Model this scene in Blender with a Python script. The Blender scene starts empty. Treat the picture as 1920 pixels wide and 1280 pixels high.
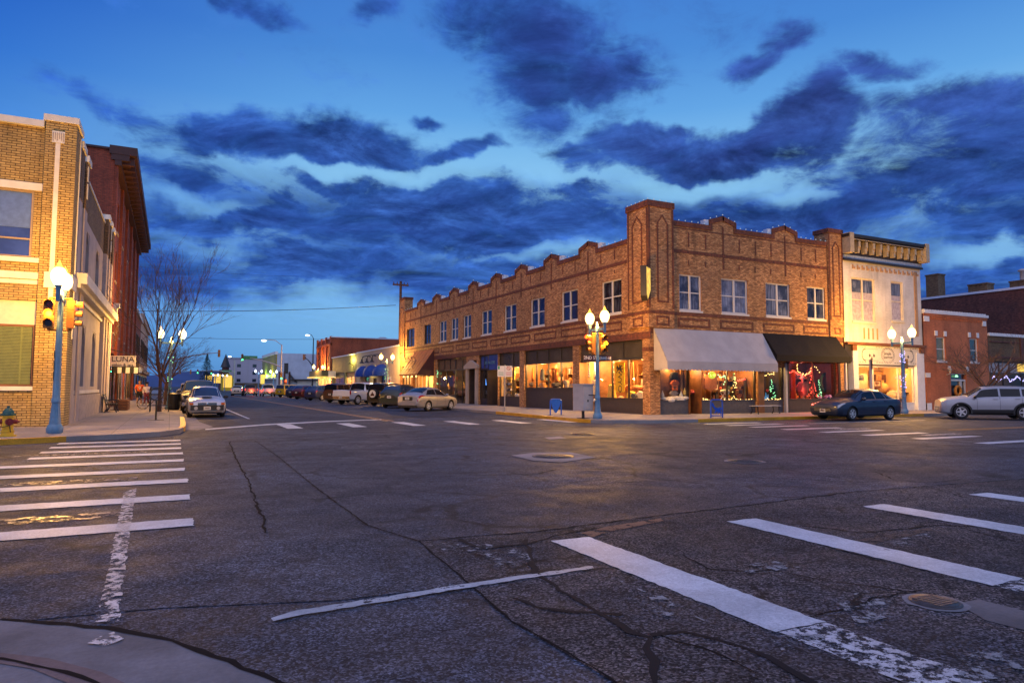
import bpy, bmesh, math, random
import numpy as np
from mathutils import Vector, Matrix
random.seed(11)
sc = bpy.context.scene
COL = sc.collection
# ------------------------------------------------------------------ camera
F = 1280.0; H = 1.52
def _basis():
    y = np.array([320. - 960, -(724. - 640), -F]); y /= np.linalg.norm(y)
    x = np.array([3531. - 960, -(736. - 640), -F]); x -= y * (x @ y); x /= np.linalg.norm(x)
    return np.array([x, y, np.cross(x, y)])
CR = _basis()
cd = bpy.data.cameras.new("Camera"); cam = bpy.data.objects.new("Camera", cd); COL.objects.link(cam)
cd.sensor_width = 36; cd.lens = 24.0; cd.clip_end = 6000; cd.clip_start = 0.05
cam.matrix_world = Matrix.Translation((0, 0, H)) @ Matrix([list(map(float, r)) for r in CR]).to_4x4()
sc.camera = cam
def ray(u, v): return CR @ np.array([u - 960, 640 - v, -F])
def g(u, v, z=0.0):            # pixel -> point on the level z
    d = ray(u, v); t = (z - H) / d[2]; return float(t * d[0]), float(t * d[1])
def aX(u, v, X): d = ray(u, v); t = X / d[0]; return float(t * d[1]), float(H + t * d[2])   # -> Y, z
def aY(u, v, Y): d = ray(u, v); t = Y / d[1]; return float(t * d[0]), float(H + t * d[2])   # -> X, z
def dep(u, d):
    p = -CR[:, 2] * d + CR[:, 0] * ((u - 960) / F * d); return float(p[0]), float(p[1])
def lin(c):
    c = c / 255.; return c / 12.92 if c <= .04045 else ((c + .055) / 1.055) ** 2.4
def S(r, g_, b): return (lin(r), lin(g_), lin(b), 1)
R = math.radians
# ------------------------------------------------------------------ world: dusk sky with cloud banks
W = bpy.data.worlds.new("World"); sc.world = W; W.use_nodes = True
nt = W.node_tree; nt.nodes.clear()
def NN(t, **kw):
    n = nt.nodes.new(t)
    for k, v in kw.items(): setattr(n, k, v)
    return n
def LK(a, b): nt.links.new(a, b)
def inp(n, i, v):
    if hasattr(v, 'links') or isinstance(v, bpy.types.NodeSocket): nt.links.new(v, n.inputs[i])
    else: n.inputs[i].default_value = v
def M(op, a, b=0.0, c=0.0, clamp=False):
    n = NN('ShaderNodeMath', operation=op, use_clamp=clamp); inp(n, 0, a); inp(n, 1, b); inp(n, 2, c); return n.outputs[0]
def VM(op, a, b=None):
    n = NN('ShaderNodeVectorMath', operation=op); inp(n, 0, a)
    if b is not None: inp(n, 1, b)
    return n
def MR(v, a, b, c=0.0, d=1.0, t='SMOOTHSTEP'):
    n = NN('ShaderNodeMapRange', interpolation_type=t); inp(n, 0, v); inp(n, 1, a); inp(n, 2, b); inp(n, 3, c); inp(n, 4, d); return n.outputs[0]
def MIX(f, a, b, mode='MIX'):
    n = NN('ShaderNodeMix', data_type='RGBA', blend_type=mode); inp(n, 0, f); inp(n, 6, a); inp(n, 7, b); return n.outputs[2]
def NZ(vec, scale, detail, rough=.55, dim='3D', dist=0.0):
    n = NN('ShaderNodeTexNoise', noise_dimensions=dim); inp(n, 'Vector', vec); inp(n, 'Scale', scale); inp(n, 'Detail', detail); inp(n, 'Roughness', rough); inp(n, 'Distortion', dist); return n.outputs[0]
tc = NN('ShaderNodeTexCoord'); D = tc.outputs['Generated']
sep = NN('ShaderNodeSeparateXYZ'); LK(D, sep.inputs[0])
dx, dy, dz = sep.outputs
az = M('ARCTAN2', dx, dy); el = M('ARCSINE', dz)
zz = M('ADD', M('MAXIMUM', dz, 0.0), .13)
pl = NN('ShaderNodeCombineXYZ'); inp(pl, 0, M('DIVIDE', dx, zz)); inp(pl, 1, M('DIVIDE', dy, zz)); inp(pl, 2, 3.7)
P = pl.outputs[0]
n1 = NZ(P, 1.15, 9, .6, dist=.35)
n2 = NZ(P, 3.4, 8, .66, dist=.5)
rel = M('SUBTRACT', n2, NZ(VM('ADD', P, (.035, .07, .0)).outputs[0], 3.4, 8, .66, dist=.5))
rel1 = M('SUBTRACT', n1, NZ(VM('ADD', P, (.08, .16, .0)).outputs[0], 1.15, 9, .6, dist=.35))
n3 = NZ(VM('MULTIPLY', D, (1, 1, 2.2)).outputs[0], 16, 8, .7, dist=.6)
wv = NN('ShaderNodeTexNoise'); inp(wv, 'Vector', D); inp(wv, 'Scale', 7.0); inp(wv, 'Detail', 5.0)
warp = VM('SCALE', VM('SUBTRACT', wv.outputs[1], (.5, .5, .5)).outputs[0]); warp.inputs['Scale'].default_value = .16
ae = NN('ShaderNodeCombineXYZ'); inp(ae, 0, az); inp(ae, 1, el); inp(ae, 2, 0.0)
AE = VM('ADD', ae.outputs[0], warp.outputs[0]).outputs[0]
BL = [(300, 225, 150, 34, .8), (450, 262, 190, 50, 1.15), (620, 280, 150, 48, 1.1), (720, 272, 70, 30, .75),
      (890, 40, 70, 42, .85), (1010, 70, 130, 60, 1.1), (1010, 160, 110, 60, 1.0), (1140, 150, 85, 60, .95), (1010, 235, 110, 45, .6),
      (1410, 115, 70, 22, .75), (1480, 80, 50, 26, .7), (1230, 258, 110, 38, 1.1), (1390, 265, 200, 50, 1.2), (1520, 255, 95, 60, 1.1),
      (780, 208, 34, 14, .8), (850, 295, 75, 22, .85), (700, 40, 40, 18, .5), (450, 0, 90, 16, .6), (1640, 160, 75, 26, .8), (1760, 215, 140, 42, .9),
      (1900, 185, 130, 30, .8), (1850, 300, 220, 90, 1.1), (300, 335, 90, 36, .8), (610, 362, 150, 30, .8), (1110, 360, 90, 26, .7), (1080, 300, 80, 26, .7),
      (900, 420, 340, 56, .9), (520, 440, 300, 60, .8), (1640, 395, 420, 55, .85), (330, 520, 150, 36, .7), (640, 520, 260, 44, .85), (1850, 540, 220, 50, .8), (2150, 350, 250, 150, 1.0), (-150, 350, 260, 60, .8)]
acc = None
for (u, v, ru, rv, s) in BL:
    d = ray(u, v); d = d / np.linalg.norm(d); a0 = math.atan2(d[0], d[1]); e0 = math.asin(d[2])
    q = VM('SUBTRACT', AE, (a0, e0, 0)); q = VM('MULTIPLY', q.outputs[0], (F / (1.38 * ru), F / (1.38 * rv), 0))
    o = MR(VM('LENGTH', q.outputs[0]).outputs['Value'], .15, 1.35, s, 0.0)
    acc = o if acc is None else M('MAXIMUM', acc, o)
GP = [(1330, 338, 140, 22, .62), (960, 326, 130, 18, .55), (640, 330, 90, 14, .5), (760, 338, 80, 16, .5), (1490, 346, 70, 18, .45), (1880, 456, 100, 18, .6), (360, 392, 80, 14, .4), (520, 610, 330, 46, .75), (560, 560, 200, 20, .3), (1230, 190, 120, 30, .4), (1060, 470, 220, 14, .3), (450, 470, 130, 10, .3)]
gsum = None
for (u, v, ru, rv, s) in GP:
    d = ray(u, v); d = d / np.linalg.norm(d); a0 = math.atan2(d[0], d[1]); e0 = math.asin(d[2])
    q = VM('SUBTRACT', AE, (a0, e0, 0)); q = VM('MULTIPLY', q.outputs[0], (F / (1.25 * ru), F / (1.25 * rv), 0))
    o = MR(VM('LENGTH', q.outputs[0]).outputs['Value'], .1, 1.5, s, 0.0); gsum = o if gsum is None else M('MAXIMUM', gsum, o)
low = M('MULTIPLY', MR(el, .345, .235), MR(el, .055, .125))        # broken deck between 7 and 18 degrees
field = M('ADD', M('MAXIMUM', acc, M('MULTIPLY', low, .60)), M('MULTIPLY', M('SUBTRACT', n1, .5), 1.7))
field = M('SUBTRACT', field, gsum); field = M('ADD', field, M('ADD', M('MULTIPLY', M('SUBTRACT', n2, .5), 1.2), M('MULTIPLY', M('SUBTRACT', n3, .5), .85)))
mask = M('MAXIMUM', MR(field, .08, .74), M('MULTIPLY', M('MULTIPLY', low, MR(gsum, .0, .6, .96, .25)), MR(n1, .30, .52, .55, 1.0)))
thick = MR(field, .42, 1.15)
# clear sky: pale near the horizon, deeper above and to the left; Nishita lies under it
sky = NN('ShaderNodeTexSky', sky_type='NISHITA'); sky.sun_disc = False; sky.sun_elevation = R(-3.0); sky.sun_rotation = R(206); sky.air_density = 1.2; sky.dust_density = .6; sky.ozone_density = 3.0
ramp = NN('ShaderNodeValToRGB'); inp(ramp, 0, M('DIVIDE', el, 1.2))
cr = ramp.color_ramp
cr.elements[0].position = 0.0; cr.elements[0].color = S(92, 146, 200)
cr.elements[1].position = 1.0; cr.elements[1].color = S(44, 98, 196)
for p_, c_ in ((.03, S(108, 168, 222)), (.085, S(128, 188, 236)), (.18, S(140, 198, 240)), (.25, S(140, 200, 242)), (.32, S(100, 166, 230)), (.385, S(76, 140, 217)), (.48, S(62, 120, 207))):
    e_ = cr.elements.new(p_); e_.color = c_
ns = VM('SCALE', sky.outputs[0]); ns.inputs['Scale'].default_value = .02
clear = MIX(1.0, ramp.outputs[0], ns.outputs[0], 'ADD')
vig = MIX(MR(az, -.40, .30), S(92, 158, 226), (1, 1, 1, 1)); clear = MIX(1.0, clear, vig, 'MULTIPLY')
edge = MIX(MR(n3, .35, .7), S(76, 134, 212), S(112, 172, 234))
cm = MIX(MR(field, -.15, .55), edge, S(50, 96, 180)); cm = MIX(thick, cm, S(35, 62, 132))
cm = MIX(M('MULTIPLY', MR(n2, .42, .72), .6), cm, S(64, 112, 196))
cm = MIX(M('MULTIPLY', MR(az, .3, .9), M('MULTIPLY', MR(el, .18, .4), .5)), cm, S(52, 66, 134))
cm = MIX(1.0, cm, MIX(MR(az, -.45, .2), S(170, 205, 245), (1, 1, 1, 1)), 'MULTIPLY')
vs = VM('SCALE', cm); inp(vs, 'Scale', M('ADD', 1.0, M('ADD', M('MULTIPLY', rel, 2.2), M('MULTIPLY', rel1, 2.0)))); cm = VM('MAXIMUM', vs.outputs[0], (.006, .012, .04)).outputs[0]
col = MIX(mask, clear, cm)
# the western half of the sky, behind the camera and overhead, still carries afterglow
glowd = VM('DOT_PRODUCT', D, (-.55, -.62, .56)).outputs['Value']
glow = M('MULTIPLY', MR(glowd, -.05, .95), MR(el, .02, .42, .25, 1.0))
over = MR(el, .62, 1.15)
gcol = MIX(glow, (0, 0, 0, 1), (.43, .43, .475, 1))
ocol = MIX(over, (0, 0, 0, 1), (.115, .12, .165, 1))
col = MIX(1.0, col, gcol, 'ADD'); col = MIX(1.0, col, ocol, 'ADD')
bg = NN('ShaderNodeBackground'); LK(col, bg.inputs[0]); bg.inputs[1].default_value = 1.0
wo = NN('ShaderNodeOutputWorld'); LK(bg.outputs[0], wo.inputs[0])
# ------------------------------------------------------------------ sun: soft afterglow from behind the camera
sd = bpy.data.lights.new("sun", 'SUN'); sd.energy = .38; sd.angle = R(60); sd.color = (1, .86, .82)
so = bpy.data.objects.new("sun", sd); COL.objects.link(so); so.rotation_euler = Vector((.5, .72, -.5)).to_track_quat('-Z', 'Y').to_euler()
# ------------------------------------------------------------------ render settings
sc.view_settings.view_transform = 'Standard'; sc.view_settings.look = 'None'; sc.view_settings.exposure = 0; sc.view_settings.gamma = 1
cy = sc.cycles
cy.use_denoising = True; cy.max_bounces = 6; cy.diffuse_bounces = 2; cy.glossy_bounces = 3; cy.transmission_bounces = 4; cy.transparent_max_bounces = 12
cy.sample_clamp_indirect = 3; cy.sample_clamp_direct = 0; cy.caustics_reflective = False; cy.caustics_refractive = False
try: cy.use_light_tree = True
except Exception: pass
# ------------------------------------------------------------------ object helpers
def tag(o, label=None, cat=None, group=None, kind=None):
    if label: o['label'] = label
    if cat: o['category'] = cat
    if group: o['group'] = group
    if kind: o['kind'] = kind
    return o
def thing(name, label, cat, loc=(0, 0, 0), rz=0.0, group=None):
    o = bpy.data.objects.new(name, None); COL.objects.link(o); o.location = loc; o.rotation_euler = (0, 0, rz); o.empty_display_size = .3
    return tag(o, label, cat, group)
def root_loc(o):
    v = Vector((0, 0, 0))
    while o is not None: v += o.location; o = o.parent
    return v
def dup(root, loc=None, rz=None, label=None, group=None):
    def cp(o, par):
        c = o.copy(); COL.objects.link(c)
        if par is not None: c.parent = par
        for ch in list(o.children): cp(ch, c)
        return c
    r = cp(root, None)
    if loc is not None: r.location = loc
    if rz is not None: r.rotation_euler = (0, 0, rz)
    if label: r['label'] = label
    if group: r['group'] = group
    return r
class MB:
    def __init__(s): s.v = []; s.f = []; s.s = []; s.m = []; s.cm = 0; s.st = []
    def add(s, vs, fs, smooth=False):
        b = len(s.v); s.st.append(b); s.v += [tuple(map(float, p)) for p in vs]
        for f in fs: s.f.append([b + i for i in f]); s.s.append(smooth); s.m.append(s.cm)
        return s
    def box(s, x0, x1, y0, y1, z0, z1):
        x0, x1 = min(x0, x1), max(x0, x1); y0, y1 = min(y0, y1), max(y0, y1); z0, z1 = min(z0, z1), max(z0, z1)
        return s.add([(x0, y0, z0), (x1, y0, z0), (x1, y1, z0), (x0, y1, z0), (x0, y0, z1), (x1, y0, z1), (x1, y1, z1), (x0, y1, z1)],
                     [(3, 2, 1, 0), (4, 5, 6, 7), (0, 1, 5, 4), (1, 2, 6, 5), (2, 3, 7, 6), (3, 0, 4, 7)])
    def hexa(s, p): return s.add(p, [(3, 2, 1, 0), (4, 5, 6, 7), (0, 1, 5, 4), (1, 2, 6, 5), (2, 3, 7, 6), (3, 0, 4, 7)])
    def cyl(s, p0, p1, r0, r1=None, n=12, cap=True, smooth=True):
        r1 = r0 if r1 is None else r1; p0 = Vector(p0); p1 = Vector(p1); d = (p1 - p0)
        if d.length < 1e-6: return s
        d.normalize(); a = d.orthogonal().normalized(); b = d.cross(a)
        vs = []
        for p, r in ((p0, r0), (p1, r1)):
            for i in range(n):
                t = 2 * math.pi * i / n; vs.append(p + a * (r * math.cos(t)) + b * (r * math.sin(t)))
        s.add(vs, [(i, (i + 1) % n, n + (i + 1) % n, n + i) for i in range(n)], smooth)
        if cap:
            s.add(vs[:n], [tuple(range(n))[::-1]]); s.add(vs[n:], [tuple(range(n))])
        return s
    def tube(s, pts, r, n=6):
        for i in range(len(pts) - 1):
            r0 = r[i] if isinstance(r, (list, tuple)) else r; r1 = r[i + 1] if isinstance(r, (list, tuple)) else r
            s.cyl(pts[i], pts[i + 1], r0, r1, n, i in (0, len(pts) - 2))
        return s
    def lathe(s, c, prof, n=16, axis='Z', smooth=True):
        c = Vector(c); vs = []
        for r, h in prof:
            for i in range(n):
                t = 2 * math.pi * i / n; a, b = r * math.cos(t), r * math.sin(t)
                vs.append(c + (Vector((a, b, h)) if axis == 'Z' else Vector((a, h, b)) if axis == 'Y' else Vector((h, a, b))))
        m = len(prof); fs = []
        for j in range(m - 1):
            for i in range(n): fs.append((j * n + i, j * n + (i + 1) % n, (j + 1) * n + (i + 1) % n, (j + 1) * n + i))
        s.add(vs, fs, smooth)
        s.add(vs[:n], [tuple(range(n))[::-1]]); s.add(vs[-n:], [tuple(range(n))]); return s
    def ball(s, c, r, n=10, sc_=(1, 1, 1)):
        m = max(4, n // 2); prof = []; c = Vector(c); vs = []; fs = []
        for j in range(m + 1):
            t = math.pi * j / m
            for i in range(n):
                a = 2 * math.pi * i / n
                vs.append(c + Vector((r * sc_[0] * math.sin(t) * math.cos(a), r * sc_[1] * math.sin(t) * math.sin(a), r * sc_[2] * math.cos(t))))
        for j in range(m):
            for i in range(n): fs.append((j * n + i, (j + 1) * n + i, (j + 1) * n + (i + 1) % n, j * n + (i + 1) % n))
        return s.add(vs, fs, True)
    def prism(s, poly, off):
        n = len(poly); off = Vector(off); a = [Vector(p) for p in poly]; b = [p + off for p in a]
        return s.add(a + b, [tuple(range(n))[::-1], tuple(range(n, 2 * n))] + [(i, (i + 1) % n, n + (i + 1) % n, n + i) for i in range(n)])
    def sheet(s, pts): return s.add(pts, [tuple(range(len(pts)))])
    def build_parts(s, name, mat, parent):       # every piece added becomes an object of its own
        at, k = 0, 0; out = []
        own = {}
        for f, q, mi in zip(s.f, s.s, s.m): own.setdefault(s.grp(f[0]), []).append((f, q, mi))
        for a, b in s.spans():
            m = MB(); m.v = s.v[a:b]
            for f, q, mi in own.get(a, []): m.f.append([i - a for i in f]); m.s.append(q); m.m.append(mi)
            out.append(m.build(name, mat, parent))
        return out
    def spans(s): return [(a, b) for a, b in zip(s.st, s.st[1:] + [len(s.v)])]
    def grp(s, i):
        import bisect
        return s.st[bisect.bisect_right(s.st, i) - 1]
    def build(s, name, mat, parent=None, label=None, cat=None, group=None, kind=None, bevel=0.0, sharp=None):
        L = root_loc(parent) if parent is not None else Vector((0, 0, 0))
        me = bpy.data.meshes.new(name); me.from_pydata([(p[0] - L.x, p[1] - L.y, p[2] - L.z) for p in s.v], [], s.f)
        mats = mat if isinstance(mat, (list, tuple)) else [mat]
        for m in mats: me.materials.append(m)
        me.polygons.foreach_set('use_smooth', s.s); me.polygons.foreach_set('material_index', s.m); me.update()
        bm = bmesh.new(); bm.from_mesh(me); bmesh.ops.recalc_face_normals(bm, faces=bm.faces); bm.to_mesh(me); bm.free()
        o = bpy.data.objects.new(name, me); COL.objects.link(o)
        if parent is not None: o.parent = parent
        if bevel: b = o.modifiers.new('bevel', 'BEVEL'); b.width = bevel; b.segments = 2; b.limit_method = 'ANGLE'
        return tag(o, label, cat, group, kind)
class Fac:      # a wall plane: u along, z up, o outwards
    def __init__(s, ax, c, out): s.ax = ax; s.c = c; s.o = out
    def P(s, u, z, o=0.0): return (s.c + s.o * o, u, z) if s.ax == 'X' else (u, s.c + s.o * o, z)
    def box(s, mb, u0, u1, z0, z1, o0, o1):
        a = s.P(u0, z0, o0); b = s.P(u1, z1, o1); mb.box(a[0], b[0], a[1], b[1], a[2], b[2])
    def quad(s, mb, u0, u1, z0, z1, o=0.0): mb.sheet([s.P(u0, z0, o), s.P(u1, z0, o), s.P(u1, z1, o), s.P(u0, z1, o)])
    def prism(s, mb, poly, o0, o1):
        a = [s.P(u, z, o0) for u, z in poly]; d = Vector(s.P(0, 0, o1)) - Vector(s.P(0, 0, o0)); mb.prism(a, d)
    def off(s, o): return Fac(s.ax, s.c + s.o * o, s.o)
    def wall(s, mb, u0, u1, z0, z1, holes=(), th=.3):
        us = sorted({u0, u1, *[h[0] for h in holes], *[h[1] for h in holes]}); zs = sorted({z0, z1, *[h[2] for h in holes], *[h[3] for h in holes]})
        us = [u for u in us if u0 <= u <= u1]; zs = [z for z in zs if z0 <= z <= z1]
        for i in range(len(us) - 1):
            for j in range(len(zs) - 1):
                cu = (us[i] + us[i + 1]) / 2; cz = (zs[j] + zs[j + 1]) / 2
                if any(h[0] < cu < h[1] and h[2] < cz < h[3] for h in holes): continue
                s.quad(mb, us[i], us[i + 1], zs[j], zs[j + 1])
        for h in holes:
            a, b, c, d = h[:4]
            for q in ([(a, c), (b, c)], [(b, c), (b, d)], [(b, d), (a, d)], [(a, d), (a, c)]):
                (p, r), (t, w) = q
                if r == w == z0: continue
                mb.sheet([s.P(p, r, 0), s.P(t, w, 0), s.P(t, w, -th), s.P(p, r, -th)])
def text_mesh(txt, size, font_shear=0.0):
    cu = bpy.data.curves.new('txt', 'FONT'); cu.body = txt; cu.size = size; cu.align_x = 'CENTER'; cu.align_y = 'CENTER'; cu.extrude = 0.004; cu.resolution_u = 3; cu.shear = font_shear
    ob = bpy.data.objects.new('txt', cu); COL.objects.link(ob); bpy.context.view_layer.update()
    me = bpy.data.meshes.new_from_object(ob.evaluated_get(bpy.context.evaluated_depsgraph_get()))
    vs = [v.co.copy() for v in me.vertices]; fs = [list(p.vertices) for p in me.polygons]
    bpy.data.objects.remove(ob); bpy.data.curves.remove(cu); bpy.data.meshes.remove(me); return vs, fs
def lettering(txt, org, du, dv, size, mat, parent, name='lettering', sx=1.0, label=None, mb=None):
    du = Vector(du).normalized(); dv = Vector(dv).normalized(); n = du.cross(dv); org = Vector(org)
    vs, fs = text_mesh(txt, size); own = mb is None; mb = mb or MB()
    mb.add([org + du * (v.x * sx) + dv * v.y + n * v.z for v in vs], fs)
    return mb.build(name, mat, parent, label=label) if own else mb
LK_ = {'shop_light': 6.5, 'entry_light': 4.0, 'canopy_light': 3.0, 'wall_light': 5.0, 'sign_light': 4.0, 'gnome_light': 4.0, 'red_display_light': 6.0, 'lantern_light': 3.0, 'tail_glow': 4.0}
def ptlight(name, loc, power, color, r=.12, parent=None):
    power *= LK_.get(name, 1.0)
    l = bpy.data.lights.new(name, 'POINT'); l.energy = power; l.color = color; l.shadow_soft_size = r
    o = bpy.data.objects.new(name, l); COL.objects.link(o); o.location = loc
    if parent is not None: o.parent = parent
    return o
# ------------------------------------------------------------------ materials (procedural)
def new_mat(name):
    m = bpy.data.materials.new(name); m.use_nodes = True; global nt; nt = m.node_tree; b = nt.nodes['Principled BSDF']; return m, b
def col4(c): return tuple(c) if len(c) == 4 else (c[0], c[1], c[2], 1)
def mat(name, c, rough=.6, metal=0.0, var=.15, scale=6.0, bump=0.0, coat=0.0, spec=.5, dirt=None):
    m, b = new_mat(name); c = col4(c)
    b.inputs['Roughness'].default_value = rough; b.inputs['Metallic'].default_value = metal; b.inputs['Specular IOR Level'].default_value = spec; b.inputs['Coat Weight'].default_value = coat; b.inputs['Coat Roughness'].default_value = .04
    if var or bump:
        t = NN('ShaderNodeTexCoord').outputs['Object']
        n = NZ(t, scale, 6, .6)
        lo = tuple(max(0, x * (1 - var)) for x in c[:3]) + (1,); hi = tuple(min(1, x * (1 + var)) for x in c[:3]) + (1,)
        cc = MIX(MR(n, .25, .75), lo, hi)
        if dirt:
            cc = MIX(MR(NZ(t, scale * .3, 5), .45, .75, 0, dirt[1]), cc, col4(dirt[0]))
        LK(cc, b.inputs['Base Color'])
        if bump:
            bp = NN('ShaderNodeBump'); bp.inputs['Strength'].default_value = bump; bp.inputs['Distance'].default_value = .02; LK(NZ(t, scale * 4, 6), bp.inputs['Height']); LK(bp.outputs[0], b.inputs['Normal'])
    else: b.inputs['Base Color'].default_value = c
    return m
def emit(name, c, s, var=0.0):
    m, b = new_mat(name); b.inputs['Base Color'].default_value = (.02, .02, .02, 1); b.inputs['Emission Color'].default_value = col4(c); b.inputs['Emission Strength'].default_value = s
    if var:
        t = NN('ShaderNodeTexCoord').outputs['Object']; LK(M('MULTIPLY', MR(NZ(t, 5, 4), .3, .7, 1 - var, 1 + var), s), b.inputs['Emission Strength'])
    m.cycles.emission_sampling = 'NONE'; return m
def wall_uv():
    ge = NN('ShaderNodeNewGeometry'); sp = NN('ShaderNodeSeparateXYZ'); LK(ge.outputs['Position'], sp.inputs[0]); sn = NN('ShaderNodeSeparateXYZ'); LK(ge.outputs['True Normal'], sn.inputs[0])
    fx = M('GREATER_THAN', M('ABSOLUTE', sn.outputs[0]), .6); fz = M('GREATER_THAN', M('ABSOLUTE', sn.outputs[2]), .7)
    mu = NN('ShaderNodeMix', data_type='FLOAT'); inp(mu, 0, fx); inp(mu, 2, sp.outputs[0]); inp(mu, 3, sp.outputs[1])
    mv = NN('ShaderNodeMix', data_type='FLOAT'); inp(mv, 0, fz); inp(mv, 2, sp.outputs[2]); inp(mv, 3, sp.outputs[1])
    cb = NN('ShaderNodeCombineXYZ'); inp(cb, 0, mu.outputs[0]); inp(cb, 1, mv.outputs[0]); return cb.outputs[0], ge.outputs['Position']
def brick(name, c1, c2, mortar, bw=.22, rh=.078, ms=.010, var=.35, stain=None, rough=.8, off=.5):
    m, b = new_mat(name); uv, pos = wall_uv(); b.inputs['Roughness'].default_value = rough
    bt = NN('ShaderNodeTexBrick'); bt.offset = off; inp(bt, 'Vector', uv); inp(bt, 'Color1', col4(c1)); inp(bt, 'Color2', col4(c2)); inp(bt, 'Mortar', col4(mortar)); inp(bt, 'Scale', 1.0); inp(bt, 'Mortar Size', ms); inp(bt, 'Mortar Smooth', .2); inp(bt, 'Brick Width', bw); inp(bt, 'Row Height', rh); inp(bt, 'Bias', 0.0)
    c = bt.outputs[0]
    st = VM('MULTIPLY', uv, (4.5, 12.0, 1)).outputs[0]
    k = MR(NZ(st, 1.0, 4, .7), .3, .7, 1 - var, 1 + var); vs = VM('SCALE', c); inp(vs, 'Scale', k); c = vs.outputs[0]
    k = M('MULTIPLY', MR(NZ(pos, .6, 5, .6), .3, .7, .80, 1.16), MR(NZ(VM('MULTIPLY', uv, (1.6, .13, 1)).outputs[0], 1.0, 6, .65), .48, .74, 1.0, .66)); vs = VM('SCALE', c); inp(vs, 'Scale', k); c = vs.outputs[0]
    if stain: c = MIX(MR(NZ(pos, .45, 6, .7), .48, .7, 0, stain[1]), c, col4(stain[0]))
    LK(c, b.inputs['Base Color'])
    bp = NN('ShaderNodeBump'); bp.inputs['Strength'].default_value = .5; bp.inputs['Distance'].default_value = .012; bp.invert = True; LK(bt.outputs[1], bp.inputs['Height']); LK(bp.outputs[0], b.inputs['Normal'])
    return m
def glass(name, tint=(1, 1, 1, 1), refl=.12):
    m, b = new_mat(name); nt.nodes.remove(b); out = nt.nodes['Material Output']
    tr = NN('ShaderNodeBsdfTransparent'); tr.inputs[0].default_value = tint; gl = NN('ShaderNodeBsdfGlossy'); gl.inputs[1].default_value = .03
    ge = NN('ShaderNodeNewGeometry'); ct = M('ABSOLUTE', VM('DOT_PRODUCT', ge.outputs['Incoming'], ge.outputs['Normal']).outputs['Value']); fr = M('POWER', M('SUBTRACT', 1.0, ct), 5.0); mx = NN('ShaderNodeMixShader'); LK(M('ADD', M('MULTIPLY', fr, .9), refl, clamp=True), mx.inputs[0]); LK(tr.outputs[0], mx.inputs[1]); LK(gl.outputs[0], mx.inputs[2]); LK(mx.outputs[0], out.inputs[0]); return m
def globe_mat(name, c, s):
    m, b = new_mat(name); nt.nodes.remove(b); out = nt.nodes['Material Output']
    tr = NN('ShaderNodeBsdfTransparent'); em = NN('ShaderNodeEmission'); em.inputs[0].default_value = col4(c); em.inputs[1].default_value = s
    ad = NN('ShaderNodeAddShader'); LK(tr.outputs[0], ad.inputs[0]); LK(em.outputs[0], ad.inputs[1]); LK(ad.outputs[0], out.inputs[0]); m.cycles.emission_sampling = 'NONE'; return m
MT = {}
MT['tan_brick'] = brick('tan_brick', (.62, .32, .12), (.29, .12, .038), (.19, .09, .038), var=.45, stain=((.2, .11, .07, 1), .35))
MT['red_trim'] = brick('red_trim', (.20, .055, .02), (.12, .034, .014), (.09, .04, .03), bw=.08, rh=.22, var=.4)
MT['cream_brick'] = brick('cream_brick', (.52, .35, .11), (.42, .27, .08), (.09, .045, .01), bw=.27, rh=.085, ms=.012, var=.25, stain=((.28, .2, .12, 1), .3))
MT['red_brick'] = brick('red_brick', (.34, .068, .026), (.25, .048, .02), (.15, .05, .03), var=.3)
MT['orange_brick'] = brick('orange_brick', (.58, .175, .06), (.52, .15, .05), (.30, .11, .06), bw=.2, rh=.07, ms=.006, var=.12)
MT['brown_brick'] = brick('brown_brick', (.17, .055, .035), (.11, .035, .025), (.06, .03, .025), var=.5, stain=((.06, .03, .025, 1), .4))
MT['umber_brick'] = brick('umber_brick', (.2, .12, .05), (.14, .08, .035), (.06, .04, .025), var=.4)
MT['far_red_brick'] = brick('far_red_brick', (.42, .09, .03), (.34, .07, .025), (.2, .07, .04), var=.3)
MT['white_brick'] = brick('white_brick', (.72, .66, .56), (.68, .62, .52), (.58, .52, .43), bw=.2, rh=.07, ms=.006, var=.06)
MT['stucco'] = mat('stucco', (.42, .33, .25), .85, var=.1, bump=.3, scale=2)
MT['green_board'] = mat('green_board', (.13, .13, .06), .7, var=.15)
MT['painted_stone'] = mat('painted_stone', (.44, .36, .32), .75, var=.14, scale=1.5, bump=.25, dirt=((.25, .18, .14), .4))
MT['rough_stone'] = mat('rough_stone', (.46, .37, .30), .85, var=.25, scale=3, bump=1.0)
MT['white_stone'] = mat('white_stone', (.74, .68, .56), .6, var=.08, scale=3, dirt=((.45, .38, .28), .35))
MT['white_paint'] = mat('white_paint', (.74, .72, .68), .5, var=.06, dirt=((.5, .46, .4), .25))
MT['cream_paint'] = mat('cream_paint', (.7, .6, .42), .5, var=.08)
MT['frame_white'] = mat('frame_white', (.62, .58, .52), .5, var=.06)
MT['frame_dark'] = mat('frame_dark', (.022, .018, .016), .45, var=.2)
MT['frame_tan'] = mat('frame_tan', (.36, .26, .15), .55, var=.1)
MT['bulkhead'] = mat('bulkhead', (.045, .033, .032), .55, var=.2)
MT['bulkhead_grey'] = mat('bulkhead_grey', (.08, .075, .08), .55, var=.2)
MT['transom'] = mat('transom', (.055, .045, .036), .25, var=.25, scale=1.2)
MT['pane_sky'] = mat('pane_sky', (.115, .135, .18), .08, var=.4, scale=1.6, spec=.8)
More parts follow.
